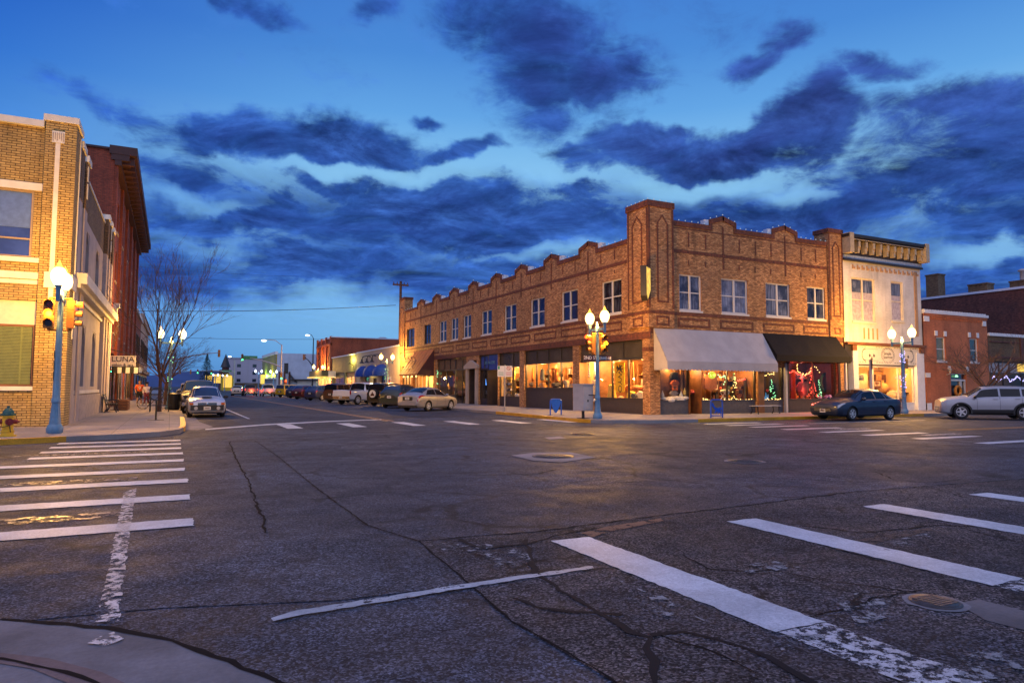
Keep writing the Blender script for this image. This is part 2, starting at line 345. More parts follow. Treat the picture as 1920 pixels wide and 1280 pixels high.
def curtain_pane(name, c1, c2, fold=16.0):
    m, b = new_mat(name); t = NN('ShaderNodeNewGeometry').outputs['Position']; b.inputs['Roughness'].default_value = .07; b.inputs['Specular IOR Level'].default_value = .6
    n = NZ(VM('MULTIPLY', t, (fold, fold, .7)).outputs[0], 1.0, 3, .6); q = NZ(VM('MULTIPLY', t, (1.3, 1.3, 1.1)).outputs[0], 1.0, 3, .6)
    LK(MIX(M('MULTIPLY', MR(n, .3, .7), MR(q, .36, .62)), c1, c2), b.inputs['Base Color']); return m
MT['pane_sky'] = curtain_pane('pane_sky', (.035, .045, .07, 1), (.26, .29, .36, 1)); MT['pane_sheer'] = curtain_pane('pane_sheer', (.09, .10, .13, 1), (.30, .33, .40, 1), 26)
MT['pane_dim'] = curtain_pane('pane_dim', (.010, .013, .022, 1), (.085, .09, .11, 1), 12)
MT['pane_dark'] = mat('pane_dark', (.022, .024, .03), .06, var=.4, spec=.9)
MT['pane_blue_reflection'] = mat('pane_blue_reflection', (.035, .07, .30), .06, var=.3, scale=.8, spec=.35)  # blue sky reflection painted into the pane's base colour
MT['pane_lace'] = mat('pane_lace', (.42, .36, .36), .15, var=.25, scale=6)
MT['pane_curtain'] = mat('pane_curtain', (.17, .15, .07), .1, var=.3, scale=4)
MT['shop_glass'] = glass('shop_glass', refl=.03)
MT['roof'] = mat('roof', (.1, .1, .1), .9)
MT['flash_white'] = mat('flash_white', (.6, .66, .74), .4, var=.05)
MT['awning_grey'] = mat('awning_grey', (.38, .35, .34), .8, var=.10, scale=1.2, bump=.35, dirt=((.29, .26, .25), .5))
MT['awning_black'] = mat('awning_black', (.007, .007, .010), .85, spec=.2, var=.2, bump=.1)
MT['copper'] = mat('copper', (.50, .17, .035), .6, metal=.0, var=.18, scale=2, spec=.25)
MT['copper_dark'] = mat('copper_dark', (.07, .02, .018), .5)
MT['interior_warm'] = mat('interior_warm', (.6, .42, .22), .8, var=.2, scale=1)
MT['interior_tan'] = mat('interior_tan', (.62, .34, .12), .8, var=.1, scale=1)
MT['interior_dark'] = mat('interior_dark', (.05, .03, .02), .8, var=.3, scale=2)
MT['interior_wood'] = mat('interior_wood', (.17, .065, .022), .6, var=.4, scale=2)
MT['floor_light'] = mat('floor_light', (.6, .5, .38), .7, var=.15)
MT['black_metal'] = mat('black_metal', (.012, .012, .012), .4, var=.2)
MT['steel'] = mat('steel', (.35, .35, .36), .35, metal=.7, var=.1)
MT['grey_metal'] = mat('grey_metal', (.40, .38, .38), .5, var=.08, scale=3, dirt=((.22, .2, .2), .4))
MT['lamp_blue'] = mat('lamp_blue', (.10, .22, .34), .45, var=.14, scale=8, dirt=((.2, .27, .33), .3))
MT['rack_blue'] = mat('rack_blue', (.01, .075, .42), .35, var=.1)
MT['signal_yellow'] = mat('signal_yellow', (.36, .13, .012), .5, var=.12)
MT['signal_black'] = mat('signal_black', (.012, .012, .012), .5)
MT['hydrant_yellow'] = mat('hydrant_yellow', (.85, .46, .015), .45, var=.12)
MT['hydrant_green'] = mat('hydrant_green', (.012, .075, .06), .45)
MT['hydrant_red'] = mat('hydrant_red', (.22, .02, .015), .5)
MT['sign_white'] = mat('sign_white', (.72, .66, .55), .5, var=.05)
MT['sign_green'] = mat('sign_green', (.01, .16, .08), .4)
MT['sign_brown'] = mat('sign_brown', (.06, .012, .012), .4)
MT['red_ink'] = mat('red_ink', (.45, .03, .02), .5, var=0)
MT['green_ink'] = mat('green_ink', (.03, .25, .08), .5, var=0)
MT['black_ink'] = mat('black_ink', (.015, .012, .01), .6, var=0)
MT['white_ink'] = mat('white_ink', (.8, .78, .72), .5, var=0)
MT['bark'] = mat('bark', (.085, .045, .032), .9, var=.3, scale=8, bump=.4)
MT['twig'] = mat('twig', (.085, .055, .045), .9, var=.25)
MT['conifer'] = mat('conifer', (.012, .04, .02), .8, var=.5, scale=2)
MT['globe'] = globe_mat('globe', (1.0, .70, .24), 2.6)
MT['globe_cap'] = globe_mat('globe_cap', (1.0, .50, .06), 1.2); MT['globe_white_cap'] = globe_mat('globe_white_cap', (.7, .8, 1.0), .8)
MT['globe_white'] = globe_mat('globe_white', (.80, .88, 1.0), 1.8)
MT['red_on'] = emit('red_on', (1, .06, .015), 3.0); MT['amber_on'] = emit('amber_on', (1, .30, .015), 4.0); MT['green_on'] = emit('green_on', (.03, 1, .42), 2.2)
MT['lens_off_red'] = mat('lens_off_red', (.12, .008, .005), .2, var=0); MT['lens_off_amber'] = mat('lens_off_amber', (.14, .05, .005), .2, var=0); MT['lens_off_green'] = mat('lens_off_green', (.03, .02, .01), .2, var=0)
MT['tail_on'] = emit('tail_on', (1, .05, .02), 2.6); MT['tail_off'] = mat('tail_off', (.34, .008, .008), .15, var=.1, coat=.6)
MT['bulb_warm'] = emit('bulb_warm', (1, .62, .18), 4.0); MT['bulb_white'] = emit('bulb_white', (.72, .8, 1), 2.6); MT['bulb_green'] = emit('bulb_green', (.35, 1, .45), 2.2); MT['bulb_red'] = emit('bulb_red', (1, .10, .05), 3.0); MT['bulb_dim'] = emit('bulb_dim', (.75, .85, 1), .5); MT['bulb_violet'] = emit('bulb_violet', (.5, .45, 1), 2.4)
MT['lit_yellow'] = emit('lit_yellow', (1, .62, .10), 1.1, var=.3); MT['neon_blue'] = emit('neon_blue', (.12, .35, 1), 1.8)
MT['tyre'] = mat('tyre', (.014, .014, .014), .8); MT['rim'] = mat('rim', (.55, .54, .53), .35, metal=.15, var=.05); MT['rim_dark'] = mat('rim_dark', (.02, .02, .02), .4)
MT['car_glass'] = mat('car_glass', (.008, .011, .016), .04, var=0, spec=.25, coat=0)
MT['car_glass_blue'] = mat('car_glass_blue', (.012, .035, .085), .03, var=0, spec=.5, coat=0)
MT['plastic'] = mat('plastic', (.018, .017, .017), .5, var=.1); MT['chrome'] = mat('chrome', (.6, .58, .55), .15, metal=1.0, var=0); MT['headlamp'] = mat('headlamp', (.45, .43, .40), .08, var=.2, scale=14, coat=.8); MT['marker'] = mat('marker', (.5, .13, .02), .2, var=0)
MT['underbody'] = mat('underbody', (.01, .01, .01), .8)
def paint(name, c, metal=.35): return mat(name, c, .36, metal=metal * .5, var=.05, scale=2, coat=.35)
# ------------------------------------------------------------------ street surface
def asphalt(name, base, warm, rough=.62, speck=.5, net=.0, nets=1.1):
    m, b = new_mat(name); ge = NN('ShaderNodeNewGeometry').outputs['Position']
    vo = NN('ShaderNodeTexVoronoi'); inp(vo, 'Vector', ge); inp(vo, 'Scale', 75.0)
    sv = NN('ShaderNodeSeparateColor'); LK(vo.outputs['Color'], sv.inputs[0])
    c = MIX(MR(NZ(ge, .55, 7, .65), .35, .68), base, warm)
    k = M('MULTIPLY', M('MULTIPLY', MR(NZ(ge, 26, 7, .75), .28, .72, .5, 1.5), MR(NZ(ge, 5.0, 11, .9), .36, .64, .45, 1.55, 'LINEAR')), MR(NZ(ge, .23, 6, .6), .32, .68, .66, 1.26)); vs = VM('SCALE', c); inp(vs, 'Scale', k)
    k2 = M('ADD', 1 - speck * .45, M('MULTIPLY', M('POWER', sv.outputs[0], 2.2), speck * 1.5)); v2 = VM('SCALE', vs.outputs[0]); inp(v2, 'Scale', k2)
    k3 = MR(NZ(VM('MULTIPLY', ge, (.25, 1.6, 1)).outputs[0], 1.1, 6, .6), .3, .7, .86, 1.14); v3 = VM('SCALE', v2.outputs[0]); inp(v3, 'Scale', k3)
    outc = v3.outputs[0]; hgt = None
    if net:      # a net of fine age cracks, in patches
        w = NN('ShaderNodeTexNoise'); inp(w, 'Vector', ge); inp(w, 'Scale', 2.2); inp(w, 'Detail', 6.0); inp(w, 'Roughness', .7)
        q = VM('ADD', ge, VM('SCALE', w.outputs[1]).outputs[0]); q.inputs[1].links[0].from_node.inputs['Scale'].default_value = .55
        ve = NN('ShaderNodeTexVoronoi', feature='DISTANCE_TO_EDGE'); inp(ve, 'Vector', VM('MULTIPLY', q.outputs[0], (1, 1, 0)).outputs[0]); inp(ve, 'Scale', nets)
        line = M('MULTIPLY', MR(ve.outputs[0], .012, .035, 1.0, 0.0), MR(NZ(ge, .45, 5, .6), .44, .60))
        vs_ = VM('SCALE', outc); inp(vs_, 'Scale', M('SUBTRACT', 1.0, M('MULTIPLY', line, net))); outc = vs_.outputs[0]
    LK(outc, b.inputs['Base Color'])
    LK(MR(NZ(ge, 1.3, 6, .65), .3, .7, rough - .03, rough + .18), b.inputs['Roughness']); b.inputs['Specular IOR Level'].default_value = .22
    bp = NN('ShaderNodeBump'); bp.inputs['Strength'].default_value = .55; bp.inputs['Distance'].default_value = .012
    LK(M('ADD', M('MULTIPLY', sv.outputs[1], .35), NZ(ge, 60, 5, .7)), bp.inputs['Height']); LK(bp.outputs[0], b.inputs['Normal']); return m
def concrete(name, c, joint=1.5, var=.16):
    m, b = new_mat(name); ge = NN('ShaderNodeNewGeometry').outputs['Position']
    cc = MIX(MR(NZ(ge, .9, 7, .65), .3, .7), tuple(x * (1 - var) for x in c) + (1,), tuple(x * (1 + var) for x in c) + (1,))
    k = MR(NZ(ge, 30, 5, .7), .25, .75, .86, 1.14); vs = VM('SCALE', cc); inp(vs, 'Scale', k); cc = vs.outputs[0]
    if joint:
        bt = NN('ShaderNodeTexBrick'); bt.offset = 0; inp(bt, 'Vector', ge); inp(bt, 'Scale', 1.0); inp(bt, 'Brick Width', joint); inp(bt, 'Row Height', joint); inp(bt, 'Mortar Size', .008); inp(bt, 'Color1', (1, 1, 1, 1)); inp(bt, 'Color2', (.86, .86, .86, 1)); inp(bt, 'Mortar', (.35, .33, .3, 1))
        cc = MIX(1.0, cc, bt.outputs[0], 'MULTIPLY')
    LK(cc, b.inputs['Base Color']); b.inputs['Roughness'].default_value = .8
    bp = NN('ShaderNodeBump'); bp.inputs['Strength'].default_value = .3; bp.inputs['Distance'].default_value = .01; LK(NZ(ge, 45, 5, .7), bp.inputs['Height']); LK(bp.outputs[0], b.inputs['Normal']); return m
def roadpaint(name, c, wear=.25, rough=.55, scale=9.0):       # wear = share of the paint worn away
    m, b = new_mat(name); out = nt.nodes['Material Output']; ge = NN('ShaderNodeNewGeometry').outputs['Position']
    n = NZ(ge, scale, 10, .76); k = M('MULTIPLY', MR(NZ(ge, 40, 6, .75), .28, .72, .72, 1.15), MR(NZ(ge, 1.3, 6, .65), .3, .7, .72, 1.1)); vs = VM('SCALE', col4(c)[:3]); inp(vs, 'Scale', k)
    LK(vs.outputs[0], b.inputs['Base Color']); b.inputs['Roughness'].default_value = rough
    f = MR(n, .5 - .28 * (1 - 2 * wear) - .03, .5 - .28 * (1 - 2 * wear) + .03)
    f = M('MULTIPLY', f, MR(NZ(ge, 85, 4, .7), .30, .40, .25, 1.0))
    tr = NN('ShaderNodeBsdfTransparent'); mx = NN('ShaderNodeMixShader'); LK(f, mx.inputs[0]); LK(tr.outputs[0], mx.inputs[1]); LK(b.outputs[0], mx.inputs[2]); LK(mx.outputs[0], out.inputs[0]); return m
MT['asphalt'] = asphalt('asphalt', (.046, .053, .071, 1), (.036, .037, .047, 1), speck=1.75, net=.7, nets=.6)
MT['asphalt_old'] = asphalt('asphalt_old', (.076, .060, .056, 1), (.035, .035, .043, 1), speck=2.0, rough=.72, net=.9, nets=1.3)
MT['asphalt_pale'] = asphalt('asphalt_pale', (.058, .064, .080, 1), (.044, .046, .057, 1), rough=.7, speck=1.6, net=.5, nets=.8)
MT['asphalt_new'] = asphalt('asphalt_new', (.046, .042, .044, 1), (.038, .034, .036, 1))
MT['concrete'] = concrete('concrete', (.27, .235, .21)); MT['concrete_worn'] = concrete('concrete_worn', (.16, .142, .14), 0, .38); MT['concrete_pad'] = concrete('concrete_pad', (.20, .175, .17), 0, .25); MT['concrete_dark'] = concrete('concrete_dark', (.125, .105, .10), 0, .35)
MT['kerb'] = concrete('kerb', (.24, .21, .19), 0); MT['kerb_red'] = concrete('kerb_red', (.16, .10, .09), 0, .3)
MT['paint_white'] = roadpaint('paint_white', (.58, .59, .60), .19); MT['paint_worn'] = roadpaint('paint_worn', (.55, .54, .55), .5, scale=12); MT['paint_ghost'] = roadpaint('paint_ghost', (.30, .28, .28), .55, .28, 6)
MT['paint_faded'] = roadpaint('paint_faded', (.30, .29, .29), .6, .75, 6)
MT['paint_yellow'] = roadpaint('paint_yellow', (.50, .24, .03), .22); MT['kerb_yellow'] = roadpaint('kerb_yellow', (.72, .34, .012), .08, .5, 3)
MT['crack'] = mat('crack', (.007, .007, .008), .9, var=.2, spec=.1); MT['tar'] = mat('tar', (.011, .011, .013), .8, var=.2, spec=.12)
MT['iron'] = mat('iron', (.085, .07, .066), .5, metal=.5, var=.3, scale=20, bump=.3)
def flat(name, polys, m, z, kind='structure', par=None):
    mb = MB()
    for p in polys: mb.sheet([(q[0], q[1], z) for q in p])
    return mb.build(name, m, par, kind=kind)
def px(pts): return [g(*p) for p in pts]
flat('ground', [[(-2500, -400), (2500, -400), (2500, 4000), (-2500, 4000)]], mat('earth', (.05, .045, .04), .9), -.03)
flat('road', [[(-220, -40), (320, -40), (320, 420), (-220, 420)]], MT['asphalt'], 0)
flat('old_asphalt', [px([(785, 1015), (860, 1008), (1000, 998), (1100, 985), (1230, 968), (1400, 948), (1600, 922), (1920, 898), (2300, 890), (2500, 1300), (1500, 1500), (1170, 1290), (960, 1165), (880, 1095)])], MT['asphalt_old'], .004)
flat('asphalt_patch', [px([(-200, 1100), (300, 1058), (640, 1008), (785, 1015), (880, 1095), (640, 1125), (300, 1140), (0, 1168), (-200, 1165)])], MT['asphalt_pale'], .004)
flat('asphalt_patch', [px([(365, 777), (415, 777), (460, 800), (400, 806), (375, 792)])], MT['asphalt_new'], .0052)
flat('asphalt_patch', [[(9.6, 33.4), (14.0, 32.6), (14.8, 34.6), (10.4, 35.6)]], MT['asphalt_new'], .0052)
flat('crosswalk_paving', [[(1.6, 24.7), (15.8, 24.7), (15.9, 29.8), (1.7, 29.8)]], MT['asphalt_pale'], .004)
# pavements with kerbs
NWK = [(-60, 20.4), (-3.84, 21.6), (-2.5, 22.2), (-1.2, 22.75), (-.24, 23.5), (.30, 24.6), (.50, 26.2), (.55, 28.5), (.6, 36), (.62, 122)]
NEK = [(16.85, 122), (16.85, 37.2), (16.45, 30), (16.15, 26.2), (16.35, 25.1), (17.0, 24.4), (18.7, 23.85), (21.2, 23.8), (30, 24.1), (38, 24.2), (300, 24.2)]
def offset(pl, d):
    out = []
    for i, p in enumerate(pl):
        a = Vector(pl[max(0, i - 1)]); b = Vector(pl[min(len(pl) - 1, i + 1)]); t = (b - a).normalized(); out.append((p[0] - t.y * d, p[1] + t.x * d))
    return out
def resample(pl, step=.5):
    out = [pl[0]]
    for a, b in zip(pl, pl[1:]):
        n = max(1, min(120, int(math.dist(a, b) / step)))
        out += [(a[0] + (b[0] - a[0]) * i / n, a[1] + (b[1] - a[1]) * i / n) for i in range(1, n + 1)]
    return out
def slab(name, poly, m, z1=.14):
    mb = MB(); mb.prism([(p[0], p[1], -.02) for p in poly], (0, 0, z1 + .02)); return mb.build(name, m, kind='structure')
def ribbon(name, pl, side, m, z=.145, w=.17, lift=0.0):
    a = offset(pl, -lift * side); b = offset(pl, w * side); mb = MB()
    for i in range(len(pl) - 1):
        mb.sheet([(*a[i], 0), (*a[i + 1], 0), (*a[i + 1], z), (*a[i], z)]); mb.sheet([(*a[i], z), (*a[i + 1], z), (*b[i + 1], z), (*b[i], z)])
    mb.sheet([(*a[0], 0), (*a[0], z), (*b[0], z), (*b[0], 0)]); mb.sheet([(*a[-1], 0), (*a[-1], z), (*b[-1], z), (*b[-1], 0)])
    return mb.build(name, m, kind='structure')
nwi = offset(NWK, .03); slab('sidewalk', nwi + [(-60, 122)], MT['concrete']); ribbon('kerb', NWK, 1, MT['kerb'])
nei = offset(NEK, .03); slab('sidewalk', nei + [(300, 122)], MT['concrete']); ribbon('kerb', NEK, 1, MT['kerb'])
def sub(pl, f): return [p for p in resample(pl) if f(p)]
ribbon('painted_kerb', sub(NWK, lambda p: -9 < p[0] < -2.45 and p[1] < 22.5), 1, MT['kerb_yellow'], .15, .175, .004)
ribbon('painted_kerb', sub(NWK, lambda p: 25.2 < p[1] < 35), 1, MT['kerb_yellow'], .15, .175, .004)
ribbon('painted_kerb', sub(NEK, lambda p: p[0] < 16.9 and 25.0 < p[1] < 36.0), 1, MT['kerb_yellow'], .15, .175, .004)
ribbon('painted_kerb', sub(NEK, lambda p: 21.1 < p[0] < 39 and p[1] < 25), 1, MT['kerb_yellow'], .15, .175, .004)
for nm, poly in (('sidewalk', [(16.9, 147), (120, 147), (120, 300), (16.9, 300)]), ('sidewalk', [(-60, 147), (.6, 147), (.6, 300), (-60, 300)])): slab(nm, poly, MT['concrete'])
# the near corner: gutter pan, ramp edge
slabp = px([(-300, 1155), (0, 1164), (200, 1180), (330, 1203), (430, 1240), (545, 1295), (700, 1420), (-300, 1500)])
flat('gutter', [slabp], MT['concrete_worn'], .006)
flat('kerb_ramp', [px([(-300, 1212), (0, 1226), (90, 1236), (190, 1262), (290, 1310), (200, 1340), (130, 1285), (60, 1256), (0, 1246), (-300, 1235)])], MT['kerb_red'], .010)
flat('gutter', [px([(341, 806), (346, 776), (362, 777), (374, 791), (400, 800), (372, 806)])], MT['concrete_pad'], .0068)
# painted markings
def rag(p, j=.009, st=.07):
    rr = random.Random(int(abs(p[0][0]) * 977 + abs(p[0][1]) * 131)); q = resample(list(p) + [p[0]], st)[:-1]
    return [(x + rr.uniform(-j, j), y + rr.uniform(-j, j)) for x, y in q] if len(q) < 900 else p
cw = lambda nm, polys, m, z=.009: flat(nm, [rag(p, .012) if abs(p[0][1]) < 32 else p for p in polys], m, z)
def rect(x0, x1, y0, y1): return [(x0, y0), (x1, y0), (x1, y1), (x0, y1)]
ys = [8.55, 10.49, 12.32, 14.0, 15.69, 17.33, 18.8, 20.15, 21.5]
cw('crosswalk', [rect(-2.6 - .25 * (i < 5), .28 + .01 * (i % 3), y - .24, y + .24) for i, y in enumerate(ys)], MT['paint_white'])
cw('worn_crosswalk', [rect(-3.0, -.45, y - .22, y + .22) for y in (9.45, 12.95, 18.05)], MT['paint_ghost'], .008)
cw('worn_line', [px([(232, 925), (256, 915), (229, 1095), (222, 1168), (180, 1168), (196, 1100)])], MT['paint_worn'], .012)
cw('worn_line', [px([(165, 1208), (215, 1186), (230, 1200), (200, 1215)])], MT['paint_worn'], .013)
xs = [3.42 + 2.31 * k for k in range(6)]
cw('crosswalk', [rect(x, x + .44, 3.17, 5.98) for x in xs], MT['paint_white'], .0095)
cw('worn_crosswalk', [rect(x + .02, x + .44, 1.7, 3.16) for x in xs], MT['paint_worn'])
cw('worn_line', [px([(508, 1160), (560, 1146), (700, 1124), (885, 1094), (1110, 1062), (1112, 1067), (890, 1101), (700, 1133), (560, 1156), (515, 1166)])], MT['paint_worn'] if False else roadpaint('paint_thin', (.46, .46, .46), .33, scale=5), .011)
cw('worn_line', [px([(1100, 1060), (1250, 1130), (1430, 1215), (1428, 1217), (1248, 1132), (1098, 1061)])], MT['paint_faded'], .011)
cw('crosswalk', [rect(3.85 + 2.37 * k, 4.40 + 2.37 * k, 25.9, 28.9) for k in range(6)], MT['paint_white'])
cw('stop_line', [px([(385, 804), (500, 795), (620, 789), (715, 786), (715, 787.2), (620, 790.6), (500, 797), (385, 806)])], MT['paint_white'])
cw('crosswalk', [rect(20.4, 23.5, y - .2, y + .2) for y in (22.4, 21.2, 19.9, 18.3, 16.6, 15.0, 13.25, 11.4, 9.6)], MT['paint_white'])
cw('worn_crosswalk', [rect(22.2, 24.2, y - .2, y + .2) for y in (17.5, 14.2)], MT['paint_worn'])
cw('lane_line', [rect(3.3, 3.42, 34.5, 57), rect(3.3, 3.42, 66, 90)], MT['paint_white']); cw('lane_line', [rect(24.9, 33, 20.9, 21.05)], MT['paint_white'])
cw('centre_line', [rect(8.66, 8.78, 29.9, 120), rect(8.92, 9.04, 29.9, 120)], MT['paint_yellow']); cw('centre_line', [rect(26, 120, 15.3, 15.45), rect(26, 120, 15.6, 15.75)], MT['paint_yellow'])
for k, p_ in enumerate(([(1375, 1062), (1480, 1050), (1500, 1064), (1395, 1080)], [(1640, 1020), (1740, 1000), (1760, 1008), (1665, 1034)], [(800, 1020), (905, 1016), (930, 1026), (850, 1040)], [(1785, 1235), (1870, 1215), (1930, 1260), (1800, 1290)], [(1180, 1125), (1240, 1118), (1300, 1150), (1230, 1160)], [(1560, 1120), (1640, 1108), (1700, 1150), (1610, 1172)], [(1440, 1195), (1540, 1190), (1560, 1215), (1470, 1222)], [(890, 1035), (985, 1030), (1000, 1060), (930, 1068)], [(1000, 795), (1090, 797), (1085, 799), (1000, 797)], [(640, 838), (960, 826), (962, 827.5), (640, 840)], [(1300, 822), (1420, 817), (1421, 818.5), (1300, 824)])): cw('faded_paint', [px(p_)], MT['paint_faded'], .0098 + k * .0001)
cw('rust_stain', [px([(1560, 1030), (1610, 1012), (1740, 990), (1750, 996), (1650, 1018), (1600, 1036)])], roadpaint('rust_faint', (.12, .07, .045), .5, .8), .0094)
cw('rust_stain', [px([(1090, 1000), (1140, 988), (1240, 972), (1245, 978), (1150, 996), (1110, 1008)])], roadpaint('rust', (.24, .105, .05), .42, .8, 5), .010)
# cracks and sealed joints
def crack(pts, w, m, z, jit=.02, name='crack_seal'):
    pl = resample(px(pts), .12); rr = random.Random(len(pts) * 7 + int(pts[0][0])); P2 = [(p[0] + rr.uniform(-jit, jit), p[1] + rr.uniform(-jit, jit)) for p in pl]
    mb = MB(); ws = [w * rr.uniform(.35, 1.2) for _ in P2]
    A = [offset(P2, .5)[i] for i in range(0)]
    n = len(P2); L_ = []; R_ = []
    for i in range(n):
        a = Vector(P2[max(0, i - 1)]); b = Vector(P2[min(n - 1, i + 1)]); t = (b - a); t = t.normalized() if t.length > 1e-6 else Vector((1, 0)); h = ws[i] / 2
        L_.append((P2[i][0] - t.y * h, P2[i][1] + t.x * h)); R_.append((P2[i][0] + t.y * h, P2[i][1] - t.x * h))
    for i in range(n - 1): mb.sheet([(*L_[i], z), (*L_[i + 1], z), (*R_[i + 1], z), (*R_[i], z)])
    return mb.build(name, m, kind='structure')
crack([(430, 828), (442, 860), (468, 905), (478, 940), (494, 975), (496, 1000)], .035, MT['crack'], .007)
crack([(478, 826), (520, 855), (600, 920), (690, 985), (785, 1015), (880, 1095), (960, 1165), (1110, 1250), (1200, 1310)], .022, MT['crack'], .007, .008)
crack([(785, 1015), (860, 1008), (1000, 998), (1100, 985), (1230, 968), (1400, 948), (1600, 922), (1920, 898)], .04, MT['crack'], .0075)
crack([(985, 1012), (1003, 1075), (1080, 1125), (1180, 1185), (1218, 1198), (1222, 1240), (1226, 1310)], .055, MT['tar'], .0085)
crack([(965, 1120), (1010, 1140), (1075, 1148), (1170, 1152)], .05, MT['tar'], .0086); crack([(1218, 1193), (1290, 1186), (1345, 1200), (1440, 1234), (1560, 1300)], .05, MT['tar'], .0087)
crack([(860, 1010), (900, 1030), (990, 1020), (1040, 1005), (1120, 990)], .05, MT['tar'], .0088)
crack([(1280, 1040), (1330, 1068), (1420, 1072), (1480, 1062)], .02, MT['crack'], .0074); crack([(1420, 1150), (1480, 1165), (1600, 1140), (1640, 1122), (1740, 1105)], .022, MT['crack'], .0074); crack([(1400, 1060), (1560, 1090), (1700, 1110)], .02, MT['crack'], .0074)
crack([(1380, 975), (1500, 1010), (1640, 1050), (1880, 1100)], .016, MT['crack'], .0079, .01); crack([(1600, 945), (1780, 985), (1960, 1030)], .016, MT['crack'], .0079, .01); crack([(1080, 1005), (1300, 1090), (1520, 1175)], .016, MT['crack'], .0079, .01)
crack([(1640, 885), (1680, 900), (1740, 905), (1800, 900)], .03, MT['crack'], .0074); crack([(880, 892), (1010, 888), (1040, 880)], .03, MT['crack'], .0072); crack([(1150, 905), (1400, 895), (1640, 905)], .03, MT['crack'], .0072)
crack([(1500, 985), (1620, 1000), (1760, 985), (1900, 990)], .025, MT['crack'], .0074); crack([(620, 830), (760, 835), (960, 826), (1180, 818)], .03, MT['crack'], .0071); crack([(1230, 1190), (1320, 1215), (1420, 1265)], .02, MT['crack'], .0076)
crack([(0, 1163), (200, 1179), (330, 1203), (430, 1240), (545, 1295)], .05, MT['crack'], .0095, .015); crack([(-100, 1228), (0, 1238), (120, 1262), (230, 1300)], .03, MT['crack'], .0125, .01)
def manhole(u, v, r, pad, label, z=.012):
    x, y = g(u, v); t = thing('manhole', label, 'manhole cover', (x, y, 0), group='manholes in the road')
    mb = MB(); mb.sheet([(p[0], p[1], z - .002) for p in pad]); mb.build('collar', MT['concrete_pad'], t)
    mb = MB(); mb.lathe((x, y, z), [(r * 1.12, 0), (r * 1.12, .006), (r, .006)], 28); mb.build('rim_ring', MT['iron'], t)
    mb = MB(); mb.lathe((x, y, z + .0065), [(r * .96, 0), (r * .96, .004), (.02, .004)], 28)
    for k in range(-3, 4): mb.box(x - r * .7, x + r * .7, y + k * r * .2 - .01, y + k * r * .2 + .01, z + .009, z + .014)
    mb.build('cover', MT['iron'], t); return t
manhole(1037, 856, .42, px([(958, 854), (1000, 849), (1070, 848), (1117, 858), (1052, 867), (1000, 864)]), 'round iron manhole in a pale irregular concrete pad in mid intersection')
def circ(u, v, r, n=20):
    x, y = g(u, v); return [(x + r * (1 + .08 * math.sin(i * 2.3)) * math.cos(2 * math.pi * i / n), y + r * math.sin(2 * math.pi * i / n)) for i in range(n)]
manhole(1396, 865, .3, circ(1396, 865, .42), 'small iron manhole without a pad, right of the intersection centre')
manhole(1754, 1131, .15, circ(1754, 1131, .21), 'small round cover in broken concrete between the near crosswalk bars')
manhole(1092, 814, .36, circ(1092, 814, .42), 'dark manhole in the road just off the far corner kerb')
flat('concrete_patch', [px([(1020, 820), (1050, 818), (1063, 822), (1030, 824)])], MT['concrete_pad'], .006); flat('concrete_patch', [px([(1795, 1133), (1835, 1125), (1935, 1150), (1930, 1185), (1850, 1165)])], MT['concrete_dark'], .0082)
# hills on the horizon
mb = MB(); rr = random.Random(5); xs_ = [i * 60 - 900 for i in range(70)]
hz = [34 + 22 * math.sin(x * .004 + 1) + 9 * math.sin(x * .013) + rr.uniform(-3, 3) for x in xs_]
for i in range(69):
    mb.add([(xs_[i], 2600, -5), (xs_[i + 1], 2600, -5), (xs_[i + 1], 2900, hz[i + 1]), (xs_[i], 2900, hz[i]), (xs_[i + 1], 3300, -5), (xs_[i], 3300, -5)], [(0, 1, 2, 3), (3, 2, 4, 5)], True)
mb.build('hills', mat('hazed_hillside', (.05, .08, .17), .9, var=.2, scale=.01), kind='structure')  # distance haze put into the bluish hill colour
# ------------------------------------------------------------------ building helpers
def window(root, fac, u0, u1, z0, z1, frame='frame_white', pane='pane_sky', cols=2, rail=True, sill='frame_white', muntin=0, rec=.12, label=None, name='window', railz=.5):
    mb = MB(); b = fac.box; w = .075; o0, o1 = -rec - .04, -rec + .05
    b(mb, u0, u0 + w, z0, z1, o0, o1); b(mb, u1 - w, u1, z0, z1, o0, o1); b(mb, u0 + w, u1 - w, z0, z0 + w, o0, o1); b(mb, u0 + w, u1 - w, z1 - w, z1, o0, o1)
    for k in range(1, cols):
        c = u0 + (u1 - u0) * k / cols; b(mb, c - .055, c + .055, z0 + w, z1 - w, o0, o1 + .004)
    if rail:
        c = z0 + (z1 - z0) * railz; b(mb, u0 + w, u1 - w, c - .028, c + .028, o0, o1 - .015)
    for k in range(1, muntin + 1):
        for j in range(cols):
            a = u0 + (u1 - u0) * (j + k / (muntin + 1)) / cols; b(mb, a - .01, a + .01, z0 + w, z1 - w, o0, o1 - .03)
        for q in (.25, .75):
            c = z0 + (z1 - z0) * q; b(mb, u0 + w, u1 - w, c - .01, c + .01, o0, o1 - .031)
    fr = mb.build(name, MT[frame], root, label=label)
    mb = MB(); fac.quad(mb, u0 + .02, u1 - .02, z0 + .02, z1 - .02, -rec); mb.build('pane', MT[pane], fr)
    if sill:
        mb = MB(); b(mb, u0 - .04, u1 + .04, z0 - .11, z0 - .003, -rec, .06); mb.build('sill', MT[sill], fr)
    return fr
